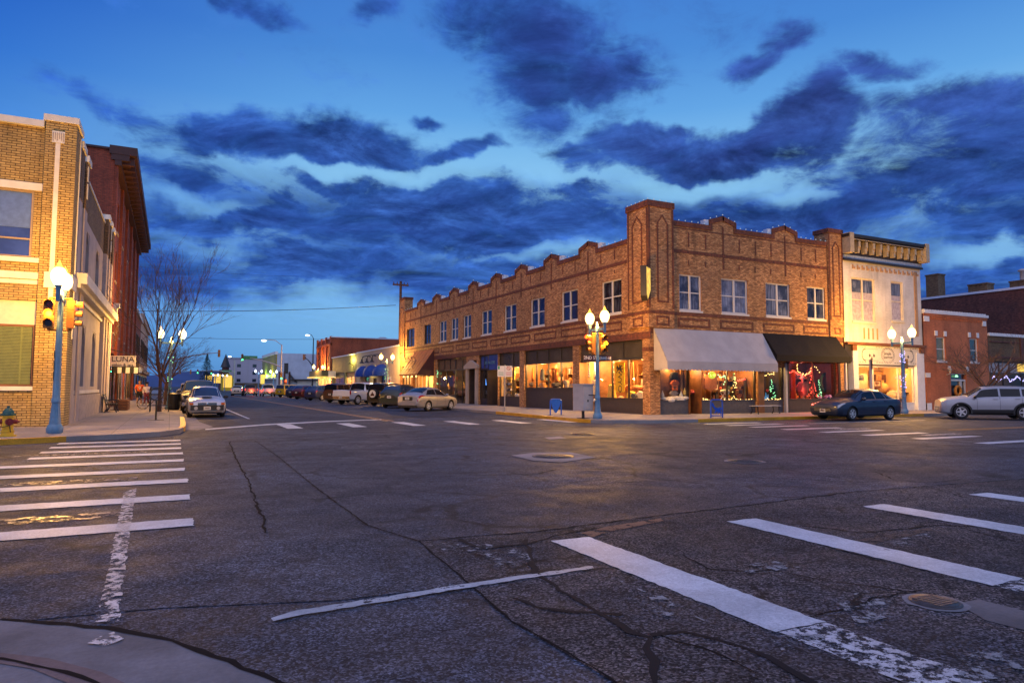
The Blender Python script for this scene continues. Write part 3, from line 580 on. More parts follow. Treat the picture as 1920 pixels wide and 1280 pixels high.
def storefront(root, fac, u0, u1, zb, zg, zt, mull=(), tmull=(), depth=2.4, wall='interior_warm', bulk='bulkhead', frame='frame_dark', trans='transom', rec=.18, power=0, pc=(1, .55, .16), nl=1, floor='floor_light', back=None, z0=.14, glassm='shop_glass', interior=True, lz=None):
    b = fac.box; w = .07
    if zb > z0 + .05:
        mb = MB(); b(mb, u0, u1, z0, zb - .03, -rec - .08, -rec + .02); b(mb, u0, u1, zb - .03, zb + .03, -rec - .1, -rec + .06)
        n = max(1, int((u1 - u0) / 1.9))
        for k in range(n):
            a = u0 + (u1 - u0) * (k + .06) / n; c = u0 + (u1 - u0) * (k + .94) / n
            b(mb, a, c, z0 + .16, z0 + .18, -rec + .02, -rec + .035); b(mb, a, c, zb - .16, zb - .14, -rec + .02, -rec + .035)
        mb.build('bulkhead', MT[bulk], root)
    mb = MB(); zb_ = max(zb, z0)
    for u in (u0 + w / 2, u1 - w / 2, *mull): b(mb, u - w / 2, u + w / 2, zb_ + .03, zg, -rec - .05, -rec + .05)
    b(mb, u0, u1, zg, zg + .13, -rec - .06, -rec + .07)
    if zt > zg + .3:
        for u in (u0 + w / 2, u1 - w / 2, *tmull): b(mb, u - .03, u + .03, zg + .13, zt, -rec - .05, -rec + .05)
        b(mb, u0 + w, u1 - w, zt - .08, zt - .002, -rec - .05, -rec + .045)
    mb.build('storefront_frame', MT[frame], root)
    if zt > zg + .3:
        mb = MB(); fac.quad(mb, u0 + .02, u1 - .02, zg + .1, zt - .02, -rec - .01); mb.build('transom', MT[trans], root)
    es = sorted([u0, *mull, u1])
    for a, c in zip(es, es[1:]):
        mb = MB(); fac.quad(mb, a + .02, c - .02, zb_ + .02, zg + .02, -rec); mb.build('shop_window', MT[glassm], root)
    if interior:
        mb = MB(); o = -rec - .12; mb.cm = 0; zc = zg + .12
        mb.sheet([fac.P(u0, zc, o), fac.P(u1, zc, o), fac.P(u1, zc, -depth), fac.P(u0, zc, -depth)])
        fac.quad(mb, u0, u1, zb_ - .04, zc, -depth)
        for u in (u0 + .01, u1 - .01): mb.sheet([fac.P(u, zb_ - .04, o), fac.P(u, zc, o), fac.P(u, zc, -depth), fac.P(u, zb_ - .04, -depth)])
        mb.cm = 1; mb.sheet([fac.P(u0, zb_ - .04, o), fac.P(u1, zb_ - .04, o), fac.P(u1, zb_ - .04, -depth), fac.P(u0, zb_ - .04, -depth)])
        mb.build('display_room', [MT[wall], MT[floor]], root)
        if power:
            for k in range(nl): ptlight('shop_light', Vector(fac.P(u0 + (u1 - u0) * (k + .5) / nl, (lz or zg - .12), -rec - min(.75, (depth - rec) * .45))) - root_loc(root), power, pc, .1, root)
def outline(mb, fac, u0, u1, z0, z1, t=.09, o=.022, point=0.0):
    b = fac.box
    b(mb, u0, u0 + t, z0, z1, 0, o); b(mb, u1 - t, u1, z0, z1, 0, o); b(mb, u0 + t, u1 - t, z0, z0 + t, 0, o)
    if point:
        m = (u0 + u1) / 2
        fac.prism(mb, [(u0, z1), (u0 + t, z1), (m, z1 + point - t), (u1 - t, z1), (u1, z1), (m, z1 + point)], .0005, o)
    else: b(mb, u0 + t, u1 - t, z1 - t, z1, 0, o)
def parapet(wm, cm, fac, u0, u1, zw, zb, bumps, th=.3, hb=.36, pk=.28, ch=.26):
    path = [(u0, zb)]
    for a, c in bumps: path += [(a, zb), (a, zb + hb), ((a + c) / 2, zb + hb + pk), (c, zb + hb), (c, zb)]
    path.append((u1, zb))
    for p, q in zip(path, path[1:]):
        if abs(p[0] - q[0]) < 1e-6: continue
        if q[0] - p[0] > 1e-4:
            fac.prism(wm, [(p[0], zw), (q[0], zw), (q[0], q[1] - ch), (p[0], p[1] - ch)], 0, -th)
            e0 = .05; fac.prism(cm, [(p[0] - e0, p[1] - ch), (q[0] + e0, q[1] - ch), (q[0] + e0, q[1]), (p[0] - e0, p[1])], .055, -th - .04)
    for a, c in bumps:
        for u in (a, c): fac.box(cm, u - .09, u + .09, zb - ch - .0, zb + hb - .01, .05, -th - .035)
# ------------------------------------------------------------------ the brick corner building
XL, YR = 22.2, 28.5
FL = Fac('X', XL, -1); FR = Fac('Y', YR, -1)
LY = lambda u, v=640: aX(u, v, XL)[0]
RX = lambda u, v=640: aY(u, v, YR)[0]
cb = thing('brick_building', 'two-storey tan brick corner building with dark red trim, gabled parapet bumps and lit shops', 'building', (XL, YR, 0))
wl = [(30.94, 32.89), (35.5, 37.44), (39.66, 41.64), (43.85, 45.8), (48.07, 50.02), (52.2, 53.85), (55.05, 56.7), (57.87, 59.65), (62.0, 63.85), (66.95, 69.45)]
wr = [(24.22, 25.76), (27.2, 29.17), (30.57, 32.52), (33.97, 35.52)]
holesL = [(a, c, 5.70, 7.62) for a, c in wl]; holesR = [(a, c, 5.70, 7.65) for a, c in wr]
shopL = [(29.1, 35.35, .14, 4.1), (36.1, 42.6, .14, 4.1), (43.3, 46.85, .14, 4.1), (46.95, 50.5, .14, 4.1), (51.0, 52.5, .14, 3.75), (53.1, 60.2, .14, 4.1), (61.0, 67.4, .14, 3.4), (68.0, 71.0, .14, 3.75)]
shopR = [(22.86, 29.75, .14, 2.75), (30.2, 31.95, .14, 2.75), (32.28, 36.45, .14, 3.1)]
mb = MB()
FL.wall(mb, YR, 71.6, .14, 9.0, holesL + shopL, .5); FR.wall(mb, XL, 37.05, .14, 9.0, holesR + shopR, .5)
cm = MB()
bl = []
for a, c in ((1087, 1119), (1021, 1047), (967, 988), (921.5, 940), (879.5, 896), (844, 860), (812.5, 826), (784, 797)): bl.append((LY(c, 500), LY(a, 500)))
br = [(26.48, 28.27), (31.26, 33.16)]
parapet(mb, cm, FL, 30.1, 70.1, 9.0, 9.68, bl); parapet(mb, cm, FR, 23.7, 35.8, 9.0, 10.5, br)
# piers
mb.box(XL - .14, 23.74, YR - .14, 30.2, 4.7, 11.05); cm.box(XL - .2, 23.8, YR - .2, 30.26, 11.05, 11.38)
mb.box(35.8, 37.06, YR - .12, YR + .9, 4.7, 11.1); cm.box(35.74, 37.1, YR - .18, YR + .96, 11.1, 11.36)
mb.box(XL - .12, XL + .8, 70.05, 71.65, 4.6, 10.9); cm.box(XL - .18, XL + .85, 70.0, 71.7, 10.9, 11.15)
mb.box(37.0, 37.05, YR + .02, 60, .1, 9.9); mb.box(XL + .02, 37.0, 71.55, 71.62, .1, 9.2)
mb.build('wall', MT['tan_brick'], cb); cm.build('coping', MT['red_trim'], cb)
mb = MB(); mb.box(XL + .3, 37.0, YR + .3, 71.5, 8.8, 8.95); mb.build('roof', MT['roof'], cb)
mb = MB()
for a, c in bl: FL.box(mb, a - .42, a - .1, 9.68, 10.0, -.36, -.02)
for a, c in br: FR.box(mb, a - .4, a - .12, 10.5, 10.82, -.36, -.02)
mb.build_parts('flashing', MT['flash_white'], cb)
tm = MB(); T = .022
FR.box(tm, 23.74, 35.8, 8.78, 8.96, 0, T); FR.box(tm, 23.76, 35.78, 5.40, 5.58, 0, T + .01); FR.box(tm, XL - .14, 23.74, 5.40, 5.58, .14, .165); FR.box(tm, 22.2, 37.02, 4.38, 4.66, 0, .03)
for a, c in ((1271, 1331), (1350, 1412), (1431, 1489), (1506, 1551)): outline(tm, FR, RX(a, 595), RX(c, 595), 4.78, 5.28, .12)
for p in (472, 608, 878, 1006, 1130, 1370, 1485): FR.box(tm, RX(1180 + p / 4.267, 440) - .04, RX(1180 + p / 4.267, 440) + .04, 9.15, 9.95, 0, T); FR.box(tm, RX(1180 + p / 4.267, 500) - .035, RX(1180 + p / 4.267, 500) + .035, 8.15, 8.45, 0, T)
for a, c in br: FR.box(tm, (a + c) / 2 - .05, (a + c) / 2 + .05, 8.1, 10.5, 0, T + .004)
FP = FR.off(.14); outline(tm, FP, 22.62, 23.38, 6.0, 10.2, .1, T, .5); outline(tm, FP, 22.55, 23.4, 4.8, 5.3, .1); FP.box(tm, 22.9, 23.1, 6.4, 9.9, 0, .012) if False else None
for u in (22.06, 23.62): FP.box(tm, u, u + .12, 5.7, 11.0, 0, T)
FE = FR.off(.12); outline(tm, FE, 36.12, 36.76, 5.9, 10.2, .09, T, .4); outline(tm, FE, 36.15, 36.7, 4.85, 5.25, .09); [FE.box(tm, u, u + .09, 5.7, 11.05, 0, T) for u in (35.82, 36.95)]
FR.box(tm, 23.8, 35.75, 10.1, 10.16, 0, .012)
FL.box(tm, 30.2, 70.05, 8.36, 8.54, 0, T); FL.box(tm, 30.2, 70.05, 5.38, 5.56, 0, T + .01); FL.box(tm, 28.4, 70.05, 4.1, 4.48, 0, .03); FL.box(tm, YR - .14, 30.2, 5.38, 5.56, .14, .165)
cs = [(a + c) / 2 for a, c in bl]; ends = [30.2] + cs + [70.0]
for c in cs: FL.box(tm, c - .05, c + .05, 7.95, 9.7, 0, T + .004)
for a, c in zip(ends, ends[1:]):
    for k in (1, 2): u = a + (c - a) * k / 3; FL.box(tm, u - .04, u + .04, 8.75, 9.3, 0, T); FL.box(tm, u - .035, u + .035, 7.95, 8.15, 0, T)
u = 30.9
while u < 69:
    outline(tm, FL, u, min(u + 3.0, 69.8), 4.68, 5.22, .12); u += 3.6
FQ = FL.off(.14); outline(tm, FQ, 28.85, 29.75, 6.0, 10.2, .1, T, .5); outline(tm, FQ, 28.85, 29.7, 4.75, 5.25, .1); [FQ.box(tm, u, u + .12, 5.7, 11.0, 0, T) for u in (28.38, 30.02)]
FZ = FL.off(.12); outline(tm, FZ, 70.4, 71.3, 5.9, 10.1, .1, T); outline(tm, FZ, 70.45, 71.2, 4.75, 5.2, .1)
for z in (3.45,): FL.box(tm, YR, 29.1, z, z + .2, 0, T); FR.box(tm, XL, 22.84, z, z + .2, 0, T)
tm.build('brick_trim', MT['red_trim'], cb)
for i, (a, c) in enumerate(wr): window(cb, FR, a, c, 5.70, 7.65, 'frame_white', ('pane_sky', 'pane_sheer', 'pane_sky', 'pane_dim')[i])
for i, (a, c) in enumerate(wl):
    dk = i in (8, 9); window(cb, FL, a, c, 5.70, 7.62, 'frame_dark' if dk else 'frame_white', ('pane_dim', 'pane_dark', 'pane_dim', 'pane_dim', 'pane_dark', 'pane_dim', 'pane_dark', 'pane_dim', 'pane_dark', 'pane_dark')[i], sill=None if dk else 'frame_white')
# shops on the left street
storefront(cb, FL, 29.1, 33.6, .95, 3.05, 4.08, (30.55, 32.1), (31.0,), 2.6, 'interior_wood', power=80, nl=2)
storefront(cb, FL, 36.1, 42.6, 1.5, 3.12, 4.08, (37.75, 39.4, 41.05), (37.75, 39.4, 41.05), 1.9, 'interior_wood', power=55, nl=3)
storefront(cb, FL, 43.3, 46.85, .85, 3.0, 4.08, (44.6,), (44.6,), 1.9, 'interior_warm', power=75, nl=1)
storefront(cb, FL, 48.9, 50.5, .62, 2.9, 4.08, (49.7,), (49.7,), 1.9, 'interior_dark', trans='pane_blue_reflection', power=0)
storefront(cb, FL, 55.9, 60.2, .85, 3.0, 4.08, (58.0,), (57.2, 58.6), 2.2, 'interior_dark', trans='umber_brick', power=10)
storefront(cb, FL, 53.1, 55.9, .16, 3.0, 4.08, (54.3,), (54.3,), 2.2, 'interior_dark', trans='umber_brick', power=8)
storefront(cb, FL, 68.0, 71.0, .4, 3.7, 3.72, (69.0, 70.0), (), 1.8, 'interior_warm', power=60)
def doorway(fac, u0, u1, zt, depth, wallm, doorm, glz=None, power=0, z0=.14, door_w=None, frame='frame_dark'):
    mb = MB(); o = -.02; mb.cm = 0; fu0, fu1 = u0, u1; u0 += .012; u1 -= .012; zt -= .012
    for u in (u0, u1): mb.sheet([fac.P(u, z0, o), fac.P(u, zt, o), fac.P(u, zt, -depth), fac.P(u, z0, -depth)])
    mb.sheet([fac.P(u0, zt, o), fac.P(u1, zt, o), fac.P(u1, zt, -depth), fac.P(u0, zt, -depth)]); fac.quad(mb, u0, u1, z0, zt, -depth)
    mb.build('entry_recess', MT[wallm], cb)
    a, c = (u0 + .15, u1 - .15) if door_w is None else ((u0 + u1 - door_w) / 2, (u0 + u1 + door_w) / 2); f = fac
    mb = MB(); f.box(mb, a, a + .12, z0, 2.25, -depth + .01, -depth + .08); f.box(mb, c - .12, c, z0, 2.25, -depth + .01, -depth + .08); f.box(mb, a + .12, c - .12, 2.1, 2.25, -depth + .01, -depth + .08); f.box(mb, a + .12, c - .12, z0, z0 + .25, -depth + .01, -depth + .08)
    d = mb.build('door', MT[doorm], cb); mb = MB(); f.quad(mb, a + .1, c - .1, z0 + .2, 2.15, -depth + .03); mb.build('door_glass', MT[glz or 'pane_dark'], d)
    mb = MB(); f.box(mb, c - .09, c - .06, 1.05, 1.3, -depth + .08, -depth + .14); mb.build('handle', MT['steel'], d)
    if power: ptlight('entry_light', Vector(fac.P((u0 + u1) / 2, zt - .25, -depth * .5)) - root_loc(cb), power, (1, .6, .25), .1, cb)
doorway(FL, 33.6, 35.35, 3.05, 1.5, 'interior_tan', 'interior_tan', 'pane_curtain', 45)
mb = MB(); FL.box(mb, 33.6, 35.35, 3.05, 4.08, -.25, -.15); mb.build('transom', MT['transom'], cb)
doorway(FL, 47.0, 48.9, 2.9, 1.4, 'interior_dark', 'interior_wood', 'pane_dark', 6); mb = MB(); FL.box(mb, 47.0, 48.9, 2.9, 4.08, -.25, -.15); mb.build('transom', MT['pane_blue_reflection'], cb)
doorway(FL, 51.0, 52.5, 3.1, .7, 'interior_dark', 'frame_dark')
mb = MB(); FL.box(mb, 50.55, 50.99, .14, 3.05, 0, .14); FL.box(mb, 52.51, 52.95, .14, 3.05, 0, .14); FL.prism(mb, [(50.4, 3.05), (53.1, 3.05), (53.1, 3.3), (51.75, 3.75), (50.4, 3.3)], 0.001, .26); mb.build('door_surround', MT['stucco'], cb)
lettering('307-744-3290', FL.P(48.72, 3.45, -.13), (0, -1, 0), (0, 0, 1), .34, mat('letter_blue', (.12, .3, .36), .5, var=0), cb, 'lettering')
# copper awning bay
def awning(root, fac, u0, u1, zt, zb, out, val, m, side=None, scallop=False, seams=0, u0b=None, u1b=None, name='awning', lab=None, under=True):
    a0, a1 = (u0 if u0b is None else u0b), (u1 if u1b is None else u1b); mb = MB(); P = fac.P
    t = .03
    if seams: mb.hexa([P(u0, zt, .03), P(u1, zt, .03), P(a1, zb, out), P(a0, zb, out), P(u0, zt + t, .05), P(u1, zt + t, .05), P(a1, zb + t, out + .02), P(a0, zb + t, out + .02)])
    else:        # canvas: slack between the ribs
        nu, nv, ribs = 48, 10, max(3, int((u1 - u0) / 1.3)); rr = random.Random(3)
        for lift in (0.0, t):
            vs = []
            for j in range(nv + 1):
                for i in range(nu + 1):
                    q, r_ = i / nu, j / nv; u = (u0 + (u1 - u0) * q) * (1 - r_) + (a0 + (a1 - a0) * q) * r_
                    sg_ = .045 * abs(math.sin(math.pi * q * ribs)) * math.sin(math.pi * r_) + .008 * math.sin(q * 37 + r_ * 9)
                    vs.append(P(u, zt + (zb - zt) * r_ + lift - sg_ * (0 < j < nv), .03 + (out - .03) * r_ + lift * .6))
            mb.add(vs, [(j * (nu + 1) + i, j * (nu + 1) + i + 1, (j + 1) * (nu + 1) + i + 1, (j + 1) * (nu + 1) + i) for j in range(nv) for i in range(nu)], True)
    n = 34 if scallop else 1
    for k in range(n):
        x0 = a0 + (a1 - a0) * k / n; x1 = a0 + (a1 - a0) * (k + 1) / n
        if scallop:
            pl = [(x0, zb + t), (x0, zb - val)] + [(x0 + (x1 - x0) * j / 5, zb - val - .07 * math.sin(math.pi * j / 5)) for j in range(1, 5)] + [(x1, zb - val), (x1, zb + t)]
            fac.prism(mb, pl, out, out + .012)
        else: fac.box(mb, x0, x1, zb - val, zb + t, out, out + .015)
    for s in range(seams):
        u = (s + .5) / seams; mb.tube([P(u0 + (u1 - u0) * u, zt + t, .06), P(a0 + (a1 - a0) * u, zb + t, out + .03)], .022, 4)
    aw = mb.build(name, MT[m], root, label=lab)
    mb = MB()
    for u, a in ((u0, a0), (u1, a1)):
        mb.sheet([P(u, zt, .03), P(a, zb, out), P(a, zb - val, out), P(u, zb - val, .03)])
        if scallop:
            for k in range(9):
                o0 = .05 + (out - .05) * k / 9; o1 = .05 + (out - .05) * (k + 1) / 9
                mb.sheet([P(u, zb - val, o0), P(u, zb - val, o1), P(u, zb - val - .06, (o0 * .3 + o1 * .7)), P(u, zb - val - .06, (o0 * .7 + o1 * .3))])
    mb.build_parts('awning_side', MT[side or m], aw)
    mb = MB(); [mb.tube([P(a, zb - .02, out - .03), P(u, zb - .02, .03)], .018, 5) for u, a in ((u0 + .03, a0 + .03), (u1 - .03, a1 - .03))]; mb.tube([P(a0 + .03, zb - .02, out - .03), P(a1 - .03, zb - .02, out - .03)], .018, 5); mb.build('awning_frame', MT['steel'], aw); return aw
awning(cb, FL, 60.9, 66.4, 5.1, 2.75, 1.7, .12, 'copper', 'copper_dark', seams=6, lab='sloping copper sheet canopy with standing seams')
mb = MB(); FL.box(mb, 60.95, 61.9, 2.68, 3.0, 1.0, 1.03); mb.build('sign', MT['lit_yellow'], cb)
mb = MB(); pts = [FL.P(63.2, 3.35, 1.45), FL.P(65.4, 3.35, 1.45), FL.P(65.4, 4.1, 1.0), FL.P(63.2, 4.1, 1.0), FL.P(63.2, 3.35, 1.45)]; mb.tube(pts, .025, 5)
for u in (63.4, 64.3, 65.2): mb.tube([FL.P(u, 4.1, 1.0), FL.P(u, 4.45, 1.15), FL.P(u, 4.4, 1.45)], .02, 5); mb.lathe(FL.P(u, 4.28, 1.47), [(.12, 0), (.05, .1), (.03, .13)], 8)
mb.build('sign_bracket', MT['black_metal'], cb)
storefront(cb, FL, 61.0, 64.0, .3, 2.6, 2.62, (62.4,), (), 1.8, 'interior_warm', power=90, rec=.5)
mb = MB(); FL.box(mb, 64.0, 67.4, .14, 2.62, -.5, -.42); FL.box(mb, 61.0, 67.4, 2.75, 3.4, -.5, -.42); mb.build('entry_panel', MT['interior_tan'], cb)
mb = MB(); [FL.box(mb, u, u + .18, .14, 2.75, -.42, -.3) for u in (64.0, 65.1, 66.2, 67.2)]; mb.build_parts('pilaster', MT['cream_paint'], cb)
mb = MB(); [mb.ball(FL.P(u, 2.55, 1.55), .085, 8) for u in (61.6, 62.9, 64.2, 65.5)]; mb.build_parts('lamp_globe', MT['bulb_warm'], cb); [ptlight('canopy_light', Vector(FL.P(u, 2.4, 1.2)) - root_loc(cb), 40, (1, .55, .18), .1, cb) for u in (62.2, 65.0)]
# shops on the right-hand front
storefront(cb, FR, 22.86, 24.87, .86, 2.72, 2.74, (), (), .6, 'interior_wood', 'bulkhead_grey', power=9, lz=2.55)
storefront(cb, FR, 25.7, 29.75, .86, 2.72, 2.74, (27.66,), (), 2.0, 'interior_wood', 'bulkhead_grey', power=30, nl=2, lz=2.55)
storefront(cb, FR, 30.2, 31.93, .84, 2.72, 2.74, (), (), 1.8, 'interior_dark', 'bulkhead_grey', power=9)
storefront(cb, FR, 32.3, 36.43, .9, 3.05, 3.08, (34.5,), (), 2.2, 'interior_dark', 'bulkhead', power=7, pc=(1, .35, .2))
doorway(FR, 24.88, 25.69, 2.74, 1.1, 'interior_wood', 'frame_dark', 'pane_curtain', 22)
mb = MB(); FR.box(mb, 29.75, 30.2, .14, 2.74, .001, .09); mb.build_parts('post', MT['interior_wood'], cb); mb = MB(); FR.box(mb, 31.94, 32.08, .14, 3.0, -.1, .08); mb.build_parts('post', MT['grey_metal'], cb); mb = MB(); FR.box(mb, 32.08, 32.28, .14, 3.08, -.1, .02); FR.box(mb, 36.45, 36.6, .14, 3.3, .005, .1); mb.build_parts('post', MT['frame_dark'], cb)
awning(cb, FR, 22.45, 30.2, 4.62, 2.86, 1.1, .36, 'awning_grey', scallop=True, seams=0, lab='wide pale grey canvas awning with scalloped valance')
awning(cb, FR, 30.24, 36.35, 4.66, 3.38, 1.0, .32, 'awning_black', lab='black canvas awning')
q0 = Vector((XL - .1, YR - .1, 0)); qd = Vector((-.80, -.60, 0)); qn = Vector((.60, -.80, 0)) * .15
sgp = lambda a, z, n: q0 + qd * a + qn * n + Vector((0, 0, z))
mb = MB(); mb.prism([sgp(.15, 6.5, -1), sgp(.75, 5.95, -1), sgp(1.0, 6.2, -1), sgp(1.0, 7.75, -1), sgp(.15, 7.75, -1)], qn * 2); bs = mb.build('blade_sign', MT['frame_dark'], cb); mb = MB(); mb.prism([sgp(.22, 6.55, 1.02), sgp(.72, 6.05, 1.02), sgp(.93, 6.25, 1.02), sgp(.93, 7.68, 1.02), sgp(.22, 7.68, 1.02)], qn * .05); mb.build('sign_face', MT['lit_yellow'], bs)
# ------------------------------------------------------------------ white painted shop next door
FW = Fac('Y', 28.45, -1); w0, w1 = 37.1, 44.8
wb = thing('white_building', 'narrow two-storey cream painted brick shop with bracketed black and gold cornice', 'building', (w0, 28.45, 0))
mb = MB(); hw = [(37.9, 40.1, 5.75, 8.5), (41.72, 42.92, 5.95, 8.52)]
FW.wall(mb, w0, w1, 4.42, 10.4, hw, .4); mb.box(w0 + .01, w1 - .01, 28.85, 50, 3.2, 10.2); mb.box(w0 + .01, w1 - .01, 31.6, 50, .1, 3.19); mb.box(w1 - .2, w1 - .01, 28.85, 31.59, .1, 3.19); mb.build('wall', MT['white_brick'], wb)
mb = MB()
for k in range(15): u = 38.0 + k * .45; FW.prism(mb, [(u, 9.05), (u + .26, 9.05), (u + .26, 9.18), (u + .1, 9.18), (u + .1, 9.3), (u, 9.3)], 0, .05)
FW.box(mb, 44.1, 44.35, 5.0, 9.3, 0, .05); [FW.box(mb, 38.9 + k * .42, 38.98 + k * .42, 4.65, 5.35, 0, .05) for k in range(4)]
mb.build('corbel_trim', mat('ochre_trim', (.46, .25, .10), .6), wb)
mb = MB(); FW.box(mb, w0 - .1, w1 + .1, 10.9, 11.08, -.3, .62); FW.box(mb, w0, w1, 10.75, 10.9, -.3, .5); FW.box(mb, w0, w1, 9.85, 10.75, -.2, .12); FW.box(mb, w0 - .04, w1 + .04, 9.5, 9.62, -.1, .2)
co = mb.build('cornice', MT['frame_dark'], wb); mb = MB(); mc = MB()
for k in range(11):
    u = w0 + .3 + k * (w1 - w0 - .78) / 10; FW.prism(mb, [(u, 10.0), (u + .15, 10.0), (u + .15, 10.75), (u, 10.75)], .12, .40); FW.box(mb, u - .02, u + .17, 10.35, 10.72, .40, .46)
    if k < 10: FW.box(mc, u + .38, u + .56, 10.25, 10.5, .12, .16)
for u in (w0 - .06, w1 - .3): FW.box(mb, u, u + .36, 9.9, 11.14, .1, .66)
FW.box(mb, w0, w1, 10.76, 10.8, .5, .53)
mb.build_parts('bracket', mat('bracket_gold', (.46, .36, .21), .55, var=.2), co); mc.build('rosette', mat('gold_paint', (.5, .3, .08), .5), co)
mb = MB(); FW.box(mb, w0, w1, 9.62, 9.85, -.1, .14); mb.build('frieze', mat('grey_blue', (.28, .34, .42), .6, var=.35, scale=12), co)
window(wb, FW, 37.9, 40.1, 5.75, 8.5, 'cream_paint', 'pane_lace', 2, True, 'cream_paint', label=None); window(wb, FW, 41.72, 42.92, 5.95, 8.52, 'cream_paint', 'pane_lace', 1, True, 'cream_paint')
mb = MB(); [FW.box(mb, a, c, 7.6, 8.4, -.115, -.11) for a, c in ((38.0, 38.93), (39.07, 40.0), (41.82, 42.82))]; mb.build_parts('upper_pane', MT['pane_sky'], wb)
mb = MB(); FW.box(mb, w0, w1, 4.26, 4.42, -.1, .24); mb.build('ledge', MT['interior_wood'], wb)
mb = MB(); FW.box(mb, 38.05, 44.3, 3.06, 4.24, -.1, .06); sg = mb.build('sign_panel', mat('sign_cream', (.72, .64, .48), .5, var=.05), wb)
INK = mat('sign_ink', (.05, .045, .05), .6, var=0); mb = MB(); ci = FW.P(41.1, 3.66, .07)
for ring, n, r in ((0, 26, .5), (1, 22, .43)):
    for k in range(n):
        t = 2 * math.pi * k / n + ring * .1; u = 41.1 + 1.12 * r * math.cos(t) * 1.15; z = 3.66 + r * math.sin(t)
        FW.prism(mb, [(u - .05 * math.sin(t) - .02, z + .05 * math.cos(t)), (u + .03 * math.cos(t), z + .03 * math.sin(t)), (u + .05 * math.sin(t) + .02, z - .05 * math.cos(t)), (u - .03 * math.cos(t), z - .03 * math.sin(t))], .061, .066)
mb.build('wreath_print', INK, sg)
for c in (39.45, 42.85):
    mb = MB()
    FW.box(mb, c - .6, c + .7, 4.02, 4.035, .061, .066); FW.box(mb, c - .6, c + .7, 3.3, 3.315, .061, .066)
    for k in range(10):
        t = math.pi / 2 + math.pi * k / 9; s = 1 if c < 41 else -1; u = c - s * .55 + s * .28 * math.cos(t); z = 3.66 + .36 * math.sin(t); FW.prism(mb, [(u - .05, z), (u, z + .06), (u + .05, z), (u, z - .06)], .061, .066)
    FW.prism(mb, [(c - .2, 3.62), (c - .12, 3.74), (c, 3.62), (c - .12, 3.5)], .061, .066); FW.prism(mb, [(c + .2, 3.62), (c + .28, 3.74), (c + .4, 3.62), (c + .28, 3.5)], .061, .066)
    for z in (4.14, 3.18): [FW.box(mb, c + q, c + q + .14, z, z + .03, .061, .066) for q in (-1.1, -.85, -.6, .5, .75, 1.0)]
    mb.build('ornament_print', INK, sg)
mb = MB(); lettering('Simple', FW.P(41.05, 3.78, .066), (1, 0, 0), (0, 0, 1), .28, None, None, mb=mb); lettering('Sparrow', FW.P(41.1, 3.55, .066), (1, 0, 0), (0, 0, 1), .26, None, None, mb=mb); lettering('gifts', FW.P(39.5, 3.42, .066), (1, 0, 0), (0, 0, 1), .16, None, None, mb=mb); lettering('home', FW.P(42.9, 3.42, .066), (1, 0, 0), (0, 0, 1), .16, None, None, mb=mb) if False else None
mb.build('lettering', INK, sg)
storefront(wb, FW, 38.2, 43.95, .62, 2.9, 2.95, (39.9, 42.35), (), 2.6, 'interior_tan', 'white_paint', 'cream_paint', power=20, nl=3, pc=(1, .55, .2), lz=2.6)
mb = MB(); FW.box(mb, 43.95, 44.75, .14, 3.9, -.3, .1); FW.box(mb, 37.75, 38.2, .14, 3.9, -.3, .1); mb.build_parts('pilaster', MT['white_paint'], wb); mb = MB(); [FW.box(mb, u, u + w_, 3.9, 4.24, -.2, .16) for u, w_ in ((44.3, .5), (37.65, .4))]; mb.build_parts('capital', MT['interior_wood'], wb)
mb = MB(); FW.box(mb, w0, 37.75, 3.2, 4.26, -.4, .02); FW.box(mb, w0, 37.75, .14, 3.2, -.8, -.75); mb.build('entry_panel', MT['frame_dark'], wb)
mb = MB(); FW.box(mb, w0, w0 + .12, .14, 3.2, -.2, .04); FW.box(mb, 37.35, 37.42, .14, 2.3, -.74, -.7); FW.box(mb, w0 + .12, 37.42, 2.24, 2.3, -.74, -.7); mb.build('door_frame', MT['frame_white'], wb)
# ------------------------------------------------------------------ small orange brick house
FS = Fac('Y', 28.4, -1); s0, s1 = 44.85, 52.15
sb = thing('brick_shop', 'small two-storey orange brick building with white lintel ends and a wreath on its door', 'building', (s0, 28.4, 0))
mb = MB(); hs = [(46.2, 47.2, 3.42, 5.05), (49.98, 50.95, 3.42, 5.08), (47.66, 49.45, .14, 2.62)]
FS.wall(mb, s0, s1, .14, 6.6, hs, .3); mb.box(s0 + .01, s1, 28.74, 46, .1, 6.35); mb.build('wall', MT['orange_brick'], sb)
mb = MB(); [FS.box(mb, s0 + .35 + k * .21, s0 + .45 + k * .21, 6.25, 6.45, 0, .05) for k in range(33)]; FS.box(mb, s0, s1, 6.45, 6.6, 0, .06); FS.box(mb, s0 + .02, s0 + .5, .14, 2.3, 0, .06); mb.build_parts('corbel', MT['orange_brick'], sb)
mb = MB(); FS.box(mb, s0, s1 + .05, 6.6, 6.78, -.3, .12); [FS.box(mb, s0 + k * .3, s0 + k * .3 + .14, 6.78, 6.86, -.05, .1) for k in range(24)]; mb.build('coping', MT['white_paint'], sb)
mb = MB()
for a, c, z in ((46.2, 47.2, 5.12), (49.98, 50.95, 5.15), (47.5, 49.6, 2.75)): [FS.box(mb, u - .16, u + .12, z, z + .34, 0, .05) for u in (a, c)]
FS.box(mb, s0 + .02, s0 + .5, 2.3, 2.6, 0, .07); FS.box(mb, s0 + .02, s0 + .5, .14, .6, 0, .08); FS.box(mb, s0 + .05, s0 + .6, 6.05, 6.4, 0, .06); FS.box(mb, 51.55, 51.95, 6.0, 6.35, 0, .07); mb.build_parts('stone_block', MT['white_paint'], sb)
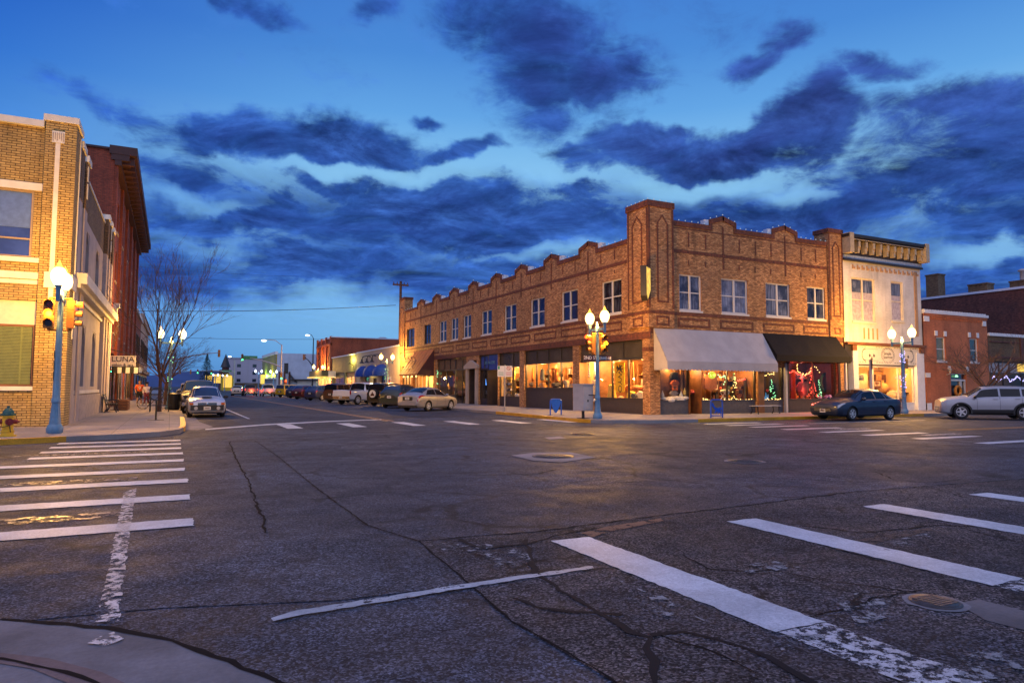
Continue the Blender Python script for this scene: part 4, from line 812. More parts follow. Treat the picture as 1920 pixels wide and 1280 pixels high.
window(sb, FS, 46.2, 47.2, 3.42, 5.05, 'frame_white', 'pane_curtain', 1, True, 'frame_white'); window(sb, FS, 49.98, 50.95, 3.42, 5.08, 'frame_white', 'pane_dark', 1, True, 'frame_white')
mb = MB()
for u in (47.68, 49.35, 48.82): FS.box(mb, u, u + .1, .14, 2.2, -.2, -.08)
FS.box(mb, 47.68, 49.45, 2.08, 2.2, -.2, -.07); FS.box(mb, 47.68, 49.45, 2.54, 2.6, -.2, -.08); FS.box(mb, 47.78, 49.35, .14, .5, -.19, -.1); FS.box(mb, 49.0, 49.06, .5, 2.08, -.19, -.1); dr = mb.build('door', MT['frame_white'], sb); mb = MB(); FS.quad(mb, 47.7, 49.4, .3, 2.57, -.17); mb.build('door_glass', MT['pane_dark'], dr)
mb = MB(); pts = [FS.P(48.45 + .3 * math.cos(t * .35), 1.42 + .3 * math.sin(t * .35), -.02) for t in range(19)]; mb.tube(pts, .1, 7); tag(mb.build('wreath', mat('wreath_orange', (.5, .2, .03), .8, var=.5, scale=20)), 'orange leaf wreath hanging on the white glazed door', 'wreath')
mb = MB(); mb.tube([FS.P(47.2, 2.5, 0), FS.P(47.1, 2.55, .25), FS.P(47.1, 2.65, .3)], .03, 6); mb.lathe(FS.P(47.1, 2.65, .3), [(.05, 0), (.12, .12), (.11, .25), (.04, .35)], 10); mb.build('wall_lamp', MT['sign_white'], sb)
# ------------------------------------------------------------------ brown block beyond: low shop front, tall side wall behind
FB = Fac('Y', 28.4, -1)
bb = thing('brown_shop', 'low brown brick shop front with grey transom and violet string lights, right edge', 'building', (52.2, 28.4, 0))
mb = MB(); FB.wall(mb, 52.2, 62.5, 3.55, 5.35, (), .3); mb.box(52.21, 62.5, 28.75, 50, 3.3, 5.2); mb.box(52.21, 62.5, 31, 50, .1, 3.29); mb.box(52.21, 52.28, 28.45, 30.99, .1, 3.29); mb.build('wall', MT['umber_brick'], bb)
mb = MB(); FB.box(mb, 52.2, 62.5, 5.35, 5.5, -.3, .12); [FB.box(mb, 52.3 + k * .3, 52.44 + k * .3, 5.5, 5.57, -.05, .1) for k in range(34)]; mb.build('coping', MT['white_paint'], bb)
mb = MB(); FB.box(mb, 52.4, 62.4, 4.9, 5.0, 0, .06); FB.box(mb, 52.4, 62.4, 3.75, 3.9, 0, .06); FB.box(mb, 56.2, 56.5, 3.6, 5.5, 0, .1); mb.build('brick_trim', MT['brown_brick'], bb)
storefront(bb, FB, 52.3, 62.4, .5, 2.6, 3.53, (54.2, 56.6, 59), (53.7, 55.0, 56.4, 58, 60), 2.0, 'interior_dark', 'bulkhead', 'frame_dark', 'grey_metal', power=6)
mb = MB(); FB.box(mb, 56.1, 57.6, 2.85, 3.4, -.16, -.1); mb.build('lit_transom', MT['lit_yellow'], bb)
tb = thing('tall_brick_building', 'long dark red-brown brick building rising behind the small orange brick one', 'building', (62, 29, 0))
mb = MB(); mb.box(60.2, 80, 28.4, 75, .1, 9.5); mb.build('wall', MT['brown_brick'], tb)
mb = MB(); mb.box(60.1, 80, 28.3, 75.1, 9.5, 9.68); mb.build('coping', MT['flash_white'], tb)
for y0, y1, z in ((36.7, 37.8, 11.6), (32.7, 34.2, 10.25), (29.7, 31, 10.1)):
    mb = MB(); mb.box(60.3, 61.3, y0, y1, 9.69, z); mb.box(60.25, 61.35, y0 - .05, y1 + .05, z, z + .12); mb.build('chimney', MT['umber_brick'], tb)
mb = MB(); mb.lathe((60.8, 30.3, 10.22), [(.18, 0), (.16, .7), (.3, .75), (.3, .85), (.1, .95)], 10); mb.build('roof_vent', MT['grey_metal'], tb)
# ------------------------------------------------------------------ cream brick corner building, left edge
XC = -3.25; FA = Fac('Y', 27.9, -1); FE_ = Fac('X', XC, 1)
lb = thing('cream_building', 'cream brick corner building with white stone bands, painted stone flank and green blinds', 'building', (XC, 27.9, 0))
mb = MB(); FAr = FA.off(-.14)
FAr.wall(mb, -16, -4.15, .14, 10.45, [(-6.7, -4.42, 5.88, 8.22), (-6.9, -4.2, 1.5, 4.42)], .35); FA.box(mb, -4.17, XC, .14, 10.7, -.6, 0)
FA.box(mb, -16, -4.15, .14, 1.0, -.14, -.1); FE_.box(mb, 27.905, 29.3, .14, 10.7, -.5, -.002); mb.build('wall', MT['cream_brick'], lb)
mb = MB(); FA.box(mb, -16, -4.22, 10.45, 10.68, -.5, .02); FA.box(mb, -4.24, XC + .06, 10.7, 10.92, -.7, .06); FE_.box(mb, 28.6, 29.4, 10.7, 10.92, -.5, .06); mb.build('coping', MT['white_stone'], lb)
mb = MB()
FAr.box(mb, -16, -4.16, 8.22, 8.48, 0, .05); FAr.box(mb, -16, -4.16, 5.72, 5.88, 0, .08); FAr.box(mb, -16, -4.16, 5.15, 5.38, 0, .06); FAr.box(mb, -16, -4.16, 4.98, 5.12, 0, .03); FAr.box(mb, -16, -4.17, 1.36, 1.5, 0, .08)
FA.box(mb, -3.86, -3.72, 1.5 if False else 4.95, 9.95, 0, .03); FA.box(mb, -3.74, -3.62, 9.96, 10.36, 0, .0) if False else FA.box(mb, -3.97, -3.6, 9.95, 10.36, 0, .05)
FA.box(mb, -4.0, -3.5, 4.88, 5.42, .031, .07); FA.box(mb, -3.86, -3.72, 4.3, 4.88, 0, .028); FE_.box(mb, 28.9, 29.05, 3.2, 10.5, 0, .03); FE_.box(mb, 28.0, 29.2, 4.9, 5.4, 0, .06); mb.build('stone_trim', MT['white_stone'], lb)
mb = MB(); [FA.box(mb, -3.95 + .06 * k, -3.92 + .06 * k, 10.0 + .02 * ((k * 3) % 5), 10.3, .05, .062) for k in range(6)]; mb.build('carved_square', MT['stucco'], lb)
window(lb, FAr, -6.7, -4.42, 5.88, 8.22, 'frame_tan', 'pane_blue_reflection', 1, True, None, rec=.1, railz=.28); mb = MB(); FAr.box(mb, -6.6, -4.5, 6.95, 8.14, -.096, -.094); FAr.box(mb, -6.6, -4.5, 6.92, 6.96, -.095, -.08); mb.build('roller_shade', mat('shade', (.10, .17, .40), .5, var=.15), lb)  # shade tinted blue: sky reflected by the glass, painted into its colour
mb = MB(); FAr.box(mb, -6.9, -4.2, 3.58, 4.42, -.2, -.12); mb.build('window_panel', MT['cream_paint'], lb)
window(lb, FAr, -6.9, -4.2, 1.5, 3.6, 'interior_wood', 'pane_dark', 1, False, None, rec=.16)
mb = MB(); [FAr.box(mb, -6.8, -4.3, 1.58 + k * .05, 1.618 + k * .05, -.155, -.13) for k in range(39)]; [FAr.box(mb, u, u + .05, 1.56, 3.52, -.129, -.126) for u in (-6.2, -5.4, -4.62)]; mb.build('blind', mat('blind_green', (.16, .19, .05), .6, var=.12), lb)
# painted stone flank on the side street
FP_ = Fac('X', XC - .16, 1); mb = MB(); W2 = [(33.4, 34.9), (37.9, 39.5)]
FP_.wall(mb, 29.3, 46.0, .14, 8.5, [(a, c, 1.5, 4.1) for a, c in W2] + [(a, c, 5.95, 8.1) for a, c in W2], .4)
for a, c in ((29.5, 30.4), (31.2, 32.1), (41.6, 42.4), (43.2, 43.9), (44.9, 45.9)): FP_.box(mb, a, c, .14, 8.5, 0, .16)
for a, c in W2:
    for z in (4.1, 8.1):
        m_ = (a + c) / 2; hw_ = (c - a) / 2
        for s_ in (-1, 1): FP_.prism(mb, [(m_ + s_ * hw_, z + .003), (m_ + s_ * hw_, z - .75), (m_ + s_ * hw_ * .86, z - .38), (m_ + s_ * hw_ * .5, z - .1), (m_, z + .003)], -.02, -.2)
mb.build('stone_wall', MT['painted_stone'], lb)
mb = MB(); FP_.wall(mb, 29.3, 46.0, 8.5, 10.1, (), .3); [FP_.box(mb, a, c, 8.5, 10.35, 0, .18) for a, c in ((29.4, 30.4), (31.2, 32.1), (41.6, 42.4), (43.2, 43.9), (44.9, 45.9))]; mb.build('parapet', MT['umber_brick'], lb)
mb = MB(); [FP_.box(mb, a - .05, c + .05, 10.35, 10.6, -.35, .24) for a, c in ((29.4, 30.4), (31.2, 32.1), (41.6, 42.4), (43.2, 43.9), (44.9, 45.9))]; [FP_.box(mb, a, a + .12, z, z + .6, .18, .22) for a in (31.3, 43.3) for z in (8.9, 9.6)]; FP_.box(mb, 32.1, 41.6, 10.1, 10.2, -.3, .04); mb.build('pier_cap', MT['white_stone'], lb)
for a, c in W2:
    for z0_, z1_ in ((1.5, 4.1), (5.95, 8.1)): window(lb, FP_, a, c, z0_, z1_, 'frame_tan', 'pane_dark', 1, True, None, rec=.25)
mb = MB(); FP_.box(mb, 30.4, 46.0, .14, 1.15, .01, .12); mb.build('rubble_base', MT['rough_stone'], lb)
mb = MB(); FP_.box(mb, 31, 46, 1.2, 1.34, .0, .09); FP_.prism(mb, [(29.6, 5.15), (46.1, 5.15), (46.1, 5.3), (29.6, 5.3)], 0, .3); FP_.prism(mb, [(29.6, 5.3), (46.2, 5.3), (46.2, 5.7), (29.6, 5.7)], 0, .5); FP_.box(mb, 32.3, 41.3, 4.85, 4.98, .0, .1); mb.build('cornice', MT['white_stone'], lb)
mb = MB(); mb.tube([FP_.P(45.5, 6.1, .45), FP_.P(45.5, 5.75, .45), FP_.P(45.6, 5.1, .16), FP_.P(45.6, .2, .16)], .07, 8); mb.box(*sorted((FP_.P(0, 0, .3)[0], FP_.P(0, 0, .6)[0])), 45.3, 45.7, 6.0, 6.3); mb.build('downspout', MT['white_paint'], lb)
mb = MB(); mb.box(-16, XC - .5, 28.3, 46.0, 9.0, 9.2); mb.box(-16, XC - .2, 45.9, 45.98, .1, 9); mb.build('roof', MT['roof'], lb)
# ------------------------------------------------------------------ tall red brick block and the row beyond
FT = Fac('X', -3.4, 1); tl = thing('tall_red_building', 'tall four-storey red brick building with heavy dark bracketed cornice', 'building', (-3.4, 46.1, 0))
mb = MB(); ht = [(y, y + 1.3, z, z + 1.9) for y in (49.5, 54.5, 60.5, 66.5, 72.0) for z in (4.9, 8.2, 11.3)]
FT.wall(mb, 46.1, 77, 3.6, 15.2, ht, .3); [FT.box(mb, y, y + .7, 3.4, 14.6, 0, .16) for y in (46.12, 51.8, 57.6, 63.6, 69.6, 76.2)]; mb.box(-3.39, -18, 46.11, 46.4, 3.5, 15.5); mb.box(-17, -3.8, 46.5, 77, 3.5, 15.0); mb.box(-17, -5.2, 46.5, 77, .1, 3.49); mb.build('wall', MT['red_brick'], tl)
mb = MB(); FT.prism(mb, [(46.0, 14.6), (77.2, 14.6), (77.2, 14.9), (46.0, 14.9)], 0, .35); FT.prism(mb, [(45.95, 15.25), (77.3, 15.25), (77.3, 15.75), (45.95, 15.75)], -.3, 1.15); FT.prism(mb, [(45.98, 14.9), (77.25, 14.9), (77.25, 15.25), (45.98, 15.25)], -.2, .75); mb.box(-18, -3.6, 46.0, 46.5, 15.5, 15.62)
co = mb.build('cornice', mat('cornice_brown', (.06, .022, .016), .6), tl); mb = MB(); [FT.prism(mb, [(y, 14.75), (y + .3, 14.75), (y + .3, 15.25), (y, 15.25)], .35, 1.0) for y in [46.3 + 1.25 * k for k in range(25)]]; mb.build_parts('bracket', mat('bracket_brown', (.08, .03, .02), .6), co)
for y in (49.5, 54.5, 60.5, 66.5, 72.0):
    for z in (4.9, 8.2, 11.3): window(tl, FT, y, y + 1.3, z, z + 1.9, 'frame_dark', 'pane_dark', 1, True, 'stucco')
storefront(tl, FT, 46.6, 54, .5, 2.9, 3.5, (49, 51.5), (), 1.6, 'interior_dark', 'interior_wood', 'frame_dark', power=8); storefront(tl, FT, 54.4, 62, .4, 2.7, 3.5, (57, 59.5), (), 1.6, 'interior_wood', 'interior_wood', 'frame_dark', power=45, nl=2); storefront(tl, FT, 62.4, 76, .4, 2.7, 3.5, (66, 70, 73), (), 1.6, 'interior_warm', 'interior_wood', 'frame_dark', power=60, nl=2)
mb = MB(); [FT.box(mb, y, y + .35, .14, 3.45, 0, .1) for y in (46.2, 54.0, 62.0, 76.3)]; mb.build_parts('pilaster', MT['red_brick'], tl)
mb = MB(); [mb.tube([FT.P(47.5 + k * .8, 4.0, 0.1), FT.P(47.5 + k * .8, 5.6, .45)], .014, 4) for k in range(4)]; [mb.tube([FT.P(47.5, 4.0 + .4 * k, .1 + .08 * k), FT.P(49.9, 4.0 + .4 * k, .1 + .08 * k)], .014, 4) for k in range(5)]; mb.build('window_grille', MT['black_metal'], tl)
mb = MB(); mb.prism([(-3.3, 50.2, 3.35), (-1.9, 50.2, 2.75), (-1.9, 50.2, 2.45), (-3.3, 50.2, 2.45)], (0, .02, 0)); mb.cm = 1
n = 11
for k in range(n): mb.cm = k % 2; a = 50.2 + k * .55; mb.hexa([(-3.3, a, 3.35), (-3.3, a + .55, 3.35), (-1.9, a + .55, 2.75), (-1.9, a, 2.75), (-3.3, a, 3.38), (-3.3, a + .55, 3.38), (-1.88, a + .55, 2.78), (-1.88, a, 2.78)]); mb.box(-1.9, -1.88, a, a + .55, 2.45, 2.78)
for k in range(6): mb.cm = k % 2; x = -3.3 + k * .23; mb.box(x, x + .23, 50.17, 50.19, 2.35, 2.72)
mb.build('awning', [MT['frame_dark'], MT['white_paint']], tl, label='black and white striped awning')
sg = thing('hanging_sign', 'cream LUNA salon sign with dark letters hanging over the pavement', 'shop sign', (-2.35, 46.6, 0))
x0, z0_ = aY(207, 668, 46.6); x1, z1_ = aY(254, 687, 46.6)
mb = MB(); mb.box(x0, x1, 46.55, 46.7, z1_, z0_); mb.box(x0 - .02, x1 + .02, 46.54, 46.71, z0_, z0_ + .05); mb.build('sign_board', MT['sign_white'], sg)
xc_, zc_ = (x0 + x1) / 2, (z0_ + z1_) / 2
lettering('LUNA', (xc_, 46.545, zc_ + .13), (1, 0, 0), (0, 0, 1), .46, MT['black_ink'], sg, sx=.98); lettering('salon & spa', (xc_, 46.545, zc_ - .2), (1, 0, 0), (0, 0, 1), .24, MT['black_ink'], sg)
mb = MB(); mb.tube([(-3.5, 46.62, z0_ + .5), (x1, 46.62, z0_ + .06)], .025, 5); mb.tube([(-3.4, 46.62, zc_), (x0, 46.62, zc_)], .03, 5); mb.build('bracket', MT['black_metal'], sg)
def plainblock(name, lab, x0, x1, y0, y1, z, m, cop='white_paint', wins=(), side=1, ch=.35, zst=3.4):
    t = thing(name, lab, 'building', (x0, y0, 0)); mb = MB(); mb.box(x0, x1, y0, y1, .1, z); mb.build('wall', MT[m], t)
    mb = MB(); mb.box(x0 - .25, x1 + .25, y0 - .1, y1 + .1, z, z + ch); mb.build('coping', MT[cop], t); f = Fac('X', x1 if side > 0 else x0, side)
    for (a, c, q, r, p) in wins: window(t, f.off(.17), a, c, q, r, 'frame_dark', p, 1, True, None)
    return t, f
t, f = plainblock('red_brick_shop', 'two-storey red brick shop with white cornice beyond the tall red building', -18, -3.4, 77.3, 92, 8.9, 'red_brick', 'white_paint', [(79, 80.4, 5, 7, 'pane_lace'), (83, 84.4, 5, 7, 'pane_dark'), (87, 88.4, 5, 7, 'pane_dark'), (78.5, 84, .6, 2.8, 'pane_curtain'), (85.5, 91, .6, 2.8, 'pane_dark')])
mb = MB(); f.box(mb, 78, 91.5, 3.2, 3.8, 0, .5); mb.build('fascia', MT['interior_tan'], t)
t, f = plainblock('tan_shop', 'pale tan three-bay commercial block behind the bare street trees', -20, -3.4, 92.4, 121, 9.4, 'stucco', 'stucco', [(94 + 4.5 * k, 95.6 + 4.5 * k, 5, 7.2, 'pane_dark') for k in range(6)] + [(94 + 6.6 * k, 99 + 6.6 * k, .6, 2.8, 'pane_curtain') for k in range(4)], ch=.8)
mb = MB(); f.box(mb, 93, 120, 3.1, 3.6, 0, .4); mb.build('fascia', MT['interior_wood'], t)
# ------------------------------------------------------------------ right side of the street, beyond the corner building
FX = Fac('X', 22.2, -1)
su = thing('stucco_shop', 'low grey stucco shop front with three blue dome awnings', 'building', (22.2, 72, 0))
mb = MB(); FX.wall(mb, 71.7, 91.2, .14, 6.0, [(77.3, 79.2, .14, 2.9), (81.0, 82.6, .14, 2.6), (84.4, 86.6, .5, 2.9)], .3); mb.box(22.55, 36, 71.9, 91.1, .1, 5.7); mb.build('wall', MT['stucco'], su)
mb = MB(); FX.box(mb, 71.7, 91.2, 6.0, 6.14, -.3, .06); mb.build('coping', MT['flash_white'], su)
def dome_awning(y0, y1):
    mb = MB(); n, m_ = 12, 6; vs = []; c = (y0 + y1) / 2; r = (y1 - y0) / 2
    for j in range(m_ + 1):
        ph = math.pi / 2 * j / m_
        for i in range(n + 1):
            t_ = math.pi * i / n; vs.append(FX.P(c + r * math.cos(t_), 3.05 + 1.15 * math.sin(t_) * math.cos(ph) if False else 3.05 + 1.2 * math.sin(t_) * math.sin(math.pi / 2 - ph), .02 + 1.1 * math.sin(t_) * math.sin(ph)))
    mb.add(vs, [(j * (n + 1) + i, j * (n + 1) + i + 1, (j + 1) * (n + 1) + i + 1, (j + 1) * (n + 1) + i) for j in range(m_) for i in range(n)], True)
    for i in range(n):
        t0_, t1_ = math.pi * i / n, math.pi * (i + 1) / n; a = FX.P(c + r * math.cos(t0_), 3.05, .02 + 1.1 * math.sin(t0_)); b = FX.P(c + r * math.cos(t1_), 3.05, .02 + 1.1 * math.sin(t1_)); mb.sheet([a, b, (b[0], b[1], 2.82), (a[0], a[1], 2.82)])
    mb.build('awning', MT['dome_blue'], su, label=None)
MT['dome_blue'] = mat('dome_blue', (.008, .045, .26), .6, var=.2)
for a, c in ((76.4, 80.4), (80.7, 85.0), (85.3, 89.2)): dome_awning(a, c)
for k, y in enumerate((80.6, 83.0, 85.4)):
    mb = MB(); mb.tube([FX.P(y - 1.6, 5.25, 0), FX.P(y - 1.0, 5.4, .4), FX.P(y - .3, 5.3, .7), FX.P(y, 4.95, .75)], .05, 5); mb.lathe(FX.P(y, 4.5, .75), [(.34, 0), (.12, .22), (.1, .5)], 10); mb.build('gooseneck_lamp', MT['black_metal'], su)
for a, c, z, p in ((77.35, 79.15, 2.85, 'pane_dark'), (81.05, 82.55, 2.55, 'interior_wood'), (84.45, 86.55, 2.85, 'pane_curtain')): window(su, FX, a, c, .5, z, 'frame_dark', p, 2, False, None)
mb = MB(); [FX.box(mb, y, y + 1.0, 1.6, 2.7, 0, .03) for y in (75.0, 76.3)]; mb.build_parts('notice_board', MT['sign_white'], su); mb = MB(); FX.box(mb, 75.2, 75.75, 1.9, 2.4, .031, .036); mb.build('notice_print', MT['red_ink'], su)
ptlight('wall_light', Vector(FX.P(82.9, 4.0, .35)) - root_loc(su), 60, (1, .75, .2), .1, su)
gs = thing('green_shop', 'low olive green shop front with lit windows', 'building', (22.2, 91.3, 0))
mb = MB(); FX.wall(mb, 91.3, 107, 4.05, 5.9, (), .3); FX.wall(mb, 91.3, 107, .14, 4.05, [(91.8, 97.5, .5, 3.6), (98.5, 106, .5, 3.6)], .3); mb.box(22.55, 36, 91.4, 106.9, 4.0, 5.6); mb.box(23.6, 36, 91.4, 106.9, .1, 3.99); mb.build('wall', MT['green_board'], gs); mb = MB(); FX.box(mb, 91.3, 107, 5.9, 6.05, -.3, .1); mb.build('coping', MT['flash_white'], gs)
storefront(gs, FX, 91.8, 97.5, .5, 2.9, 3.6, (94.5,), (), 1.2, 'interior_warm', 'bulkhead', trans='lit_yellow' if False else 'interior_tan', power=150); storefront(gs, FX, 98.5, 106, .5, 2.9, 3.6, (102,), (), 1.2, 'interior_wood', 'bulkhead', power=60)
ptlight('wall_light', Vector(FX.P(93.5, 5.2, .6)) - root_loc(gs), 110, (1, .75, .15), .15, gs); mb = MB(); mb.tube([FX.P(93.2, 4.5, 0), FX.P(93.2, 4.8, .5), FX.P(93.2, 4.6, .6)], .05, 5); mb.build('gooseneck_lamp', MT['black_metal'], gs); mb = MB(); FX.box(mb, 103.5, 103.6, 2.9, 3.9, .1, 1.2); mb.build('sign', MT['sign_white'], gs)
rb = thing('red_theatre', 'two-storey orange-red brick building with lit yellow canopy in mid street', 'building', (22.2, 107, 0))
hr = [(y, y + 1.5, 4.6, 6.9) for y in (108.2, 112, 116)]
mb = MB(); FX.wall(mb, 107.1, 118.5, 3.4, 9.1, hr, .3); mb.box(22.21, 33.5, 107.1, 107.4, .1, 9.2); mb.box(22.6, 33.5, 107.5, 118.5, 3.4, 8.8); mb.box(24.0, 33.5, 107.5, 118.5, .1, 3.39); [FX.box(mb, y, y + .7, 3.4, 9.4, 0, .25) for y in (107.1, 110.6, 114.3, 117.8)]; FX.box(mb, 107.1, 118.5, 8.0, 8.3, 0, .3); mb.build('wall', MT['far_red_brick'], rb)
mb = MB(); mb.box(22.0, 33.6, 107.05, 107.5, 9.2, 9.34); FX.box(mb, 107.1, 118.5, 9.1, 9.3, -.4, .1); mb.build('coping', MT['flash_white'], rb); mb = MB(); mb.lathe((31, 110, 8.8), [(.9, 0), (.9, .5), (1.1, .55), (.5, .9)], 12); mb.build('roof_vent', MT['grey_metal'], rb)
for a, c, q, r in hr: window(rb, FX, a, c, q, r, 'interior_wood', 'pane_dark', 2, True, 'stucco')
mb = MB(); FX.box(mb, 107.5, 118.3, 2.95, 3.15, .1, 1.7); mb.build('canopy', MT['lit_yellow'], rb); mb = MB(); FX.box(mb, 107.6, 118.2, 3.15, 4.1, .3, 1.4); mb.build('canopy_panel', MT['green_board'], rb); storefront(rb, FX, 107.6, 118.4, .4, 2.9, 3.4, (110, 113, 116), (), 1.6, mat('x', (.6, .2, .08), .8) and 'interior_tan', 'interior_wood', power=160, nl=3, pc=(1, .4, .12)); ptlight('canopy_light', Vector(FX.P(113, 2.7, 1.0)) - root_loc(rb), 120, (1, .5, .12), .2, rb)
# block past the cross street
ww = thing('white_block', 'long plain white walled building with olive metal front across the far junction', 'building', (21.8, 166, 0))
mb = MB(); mb.box(21.9, 60, 166, 190, .1, 9.3); mb.build('wall', mat('white_block_wall', (.42, .46, .54), .8, var=.12, scale=.6), ww); FO = Fac('X', 21.85, -1); mb = MB(); FO.box(mb, 166.1, 192, 3.6, 9.0, -.1, .25); mb.build('metal_front', mat('olive_metal', (.30, .24, .04), .5, var=.3, scale=3), ww); mb = MB(); FO.box(mb, 165.9, 192.2, 9.0, 9.7, -.2, .4); FO.box(mb, 166, 192, 3.3, 3.6, 0, 1.2); mb.build('fascia', MT['white_paint'], ww)
storefront(ww, FO, 166.5, 190, .4, 2.8, 3.3, (172, 178, 184), (), 1.6, 'interior_warm', 'interior_wood', power=250, nl=2); [ptlight('sign_light', Vector(FO.P(y, 4.2, 1.0)) - root_loc(ww), 160, c_, .2, ww) for y, c_ in ((172, (.9, 1, .1)), (184, (.5, 1, .2)))]
FN = Fac('Y', 166, -1); mb = MB(); FN.box(mb, 23.5, 24.4, 4.6, 7.0, 0, .1); mb.build('upper_door', MT['frame_dark'], ww); mb = MB(); FN.box(mb, 24.6, 36, 3.0, 3.3, 0, 2.0); mb.build('lean_to_roof', MT['frame_dark'], ww); mb = MB(); [FN.box(mb, x, x + .35, .1, 5.0, .1, .5) for x in (22.3, 23.4, 24.5)]; mb.build_parts('pillar', MT['brown_brick'], ww); mb = MB(); [mb.tube([FN.P(x, 4.6, .4), FN.P(x + 1.6, 2.6, .4)], .08, 4) for x in (24.4, 24.7)]; [FN.box(mb, 24.5 + .2 * k, 24.8 + .2 * k, 4.5 - .25 * k, 4.58 - .25 * k, .1, 1.0) for k in range(9)]; mb.build('stair', MT['frame_dark'], ww); mb = MB(); FN.box(mb, 26.5, 33, .3, 3.0, 0, .06); mb.build('garage_door', MT['white_paint'], ww)
ap = thing('apartment_block', 'pale grey four-storey apartment building far down the street', 'building', (20, 300, 0)); FAP = Fac('Y', 300, -1)
mb = MB(); FAP.wall(mb, 20.2, 46, .1, 13.0, [(x, x + 1.5, z, z + 1.3) for x in (24, 30, 36, 42) for z in (3.4, 6.4, 9.4)], .3); mb.build('wall', mat('apt_wall', (.44, .40, .44), .8, var=.06), ap); mb = MB(); FAP.box(mb, 20, 46, .1, 3.0, .01, .2); mb.build('brick_base', MT['umber_brick'], ap); mb = MB(); FAP.box(mb, 20, 46, 13, 13.3, -6, .3); mb.build('roof', MT['grey_metal'], ap)
for x in (24, 30, 36, 42):
    for z in (3.4, 6.4, 9.4): window(ap, FAP, x, x + 1.5, z, z + 1.3, 'frame_dark', 'pane_dark', 2, False, None)
mb = MB(); [FAP.box(mb, x, x + .1, 3, 13, 0, .05) for x in (22.6, 28.2, 34.0, 40)]; mb.build_parts('panel_joint', MT['grey_metal'], ap)
th = thing('turret_house', 'dark brick house with a pointed turret far down the street', 'house', (18.7, 290, 0)); mb = MB(); mb.cyl((18.9, 288, .1), (18.9, 288, 9.0), 1.3, n=10); mb.box(17, 20, 287.5, 296, .1, 8); mb.build('wall', MT['brown_brick'], th); mb = MB(); mb.cyl((18.9, 288, 9.0), (18.9, 288, 14.2), 1.9, .05, 10); mb.build('roof', MT['frame_dark'], th)
ys_ = thing('yellow_storefront', 'bright yellow lit shop front at the far end of the street', 'building', (15.6, 250, 0)); mb = MB(); mb.box(15.4, 19.0, 250, 256, .1, 4.2); mb.prism([(15.4 + 3.6 * i / 10, 249.9, 4.2 + 1.8 * math.sin(math.pi * i / 10)) for i in range(11)], (0, 5, 0)); mb.build('wall', mat('yellow_wall', (.6, .45, .02), .6), ys_); mb = MB(); mb.box(15.9, 18.5, 249.8, 249.95, 1.2, 5.2); mb.build('lit_panel', MT['lit_yellow'], ys_)
for (nm, lab, x0, x1, y, z0, z1, mt) in (('lit_sign', 'small square yellow lit sign at the far left of the street end', 9.6, 11.6, 235, 3.2, 5.0, 'lit_yellow'), ('lit_sign', 'yellow lit sign box just left of the yellow storefront', 12.4, 14.4, 240, 2.6, 5.4, 'lit_yellow'), ('lit_sign', 'tall yellow banner sign on a pole before the apartment block', 19.4, 20.3, 175, 2.2, 4.4, 'lit_yellow')):
    t = thing(nm, lab, 'sign', ((x0 + x1) / 2, y, 0)); mb = MB(); mb.box(x0, x1, y, y + .3, z0, z1); mb.build('sign_box', MT[mt], t); mb = MB(); mb.cyl(((x0 + x1) / 2, y + .15, 0), ((x0 + x1) / 2, y + .15, z0), .1, n=8); mb.build('pole', MT['grey_metal'], t)
# ------------------------------------------------------------------ street lamps
def lamp(label, x, y, rz, z0=.14, group='twin globe street lamps', L=1.2, glob='globe', power=1150, col=(1, .50, .10), blue=True):
    t = thing('street_lamp', label, 'street lamp', (x, y, z0), rz, group); m = MT['lamp_blue'] if blue else MT['grey_metal']; mb = MB()
    def build(nm, mb, mm, par): return mb_build_local(mb, nm, mm, par)
    mb.lathe((0, 0, 0), [(.20, 0), (.215, .06), (.215, .16), (.185, .22), (.165, .26)], 20); build('base', mb, m, t); mb = MB()
    mb.lathe((0, 0, .26), [(.155, 0), (.135, .18), (.108, .42), (.10, .62), (.122, .64), (.122, .74), (.098, .78), (.088, 1.6), (.078, 2.9), (.07, 3.62), (.09, 3.64), (.09, 3.74), (.06, 3.8), (.05, 4.0), (.02, 4.1)], 18)
    for k in range(10):
        a = 2 * math.pi * k / 10; mb.tube([(.125 * math.cos(a), .125 * math.sin(a), .46), (.097 * math.cos(a), .097 * math.sin(a), .86)], .012, 4); mb.tube([(.094 * math.cos(a), .094 * math.sin(a), 1.06), (.070 * math.cos(a), .070 * math.sin(a), 3.8)], .008, 4)
    build('post', mb, m, t); mb = MB(); mb.box(-L / 2, L / 2, -.045, .045, 3.95, 4.05); [mb.lathe((s * L / 2, 0, 3.82), [(.04, 0), (.06, .08), (.055, .3), (.075, .36), (.075, .42), (.11, .46)], 12) for s in (-1, 1)]; mb.lathe((0, 0, 4.0), [(.09, -.1), (.09, .12), (.03, .22)], 10); build('arm', mb, MT['grey_metal'] if not blue else m, t)
    for s in (-1, 1):
        mb = MB(); mb.lathe((s * L / 2, 0, 4.28), [(.105, 0), (.14, .05), (.195, .16), (.215, .27), (.20, .37), (.15, .47), (.10, .52)], 18); gl = build('globe', mb, MT[glob], t)
        mb = MB(); mb.lathe((s * L / 2, 0, 4.80), [(.10, 0), (.08, .04), (.06, .07), (.065, .1), (.025, .16), (.01, .22)], 10); build('finial', mb, MT[glob + '_cap'], gl)
        if power: ptlight('lamp_light', (s * L / 2, 0, 4.54), power, col, .14, t)
    return t
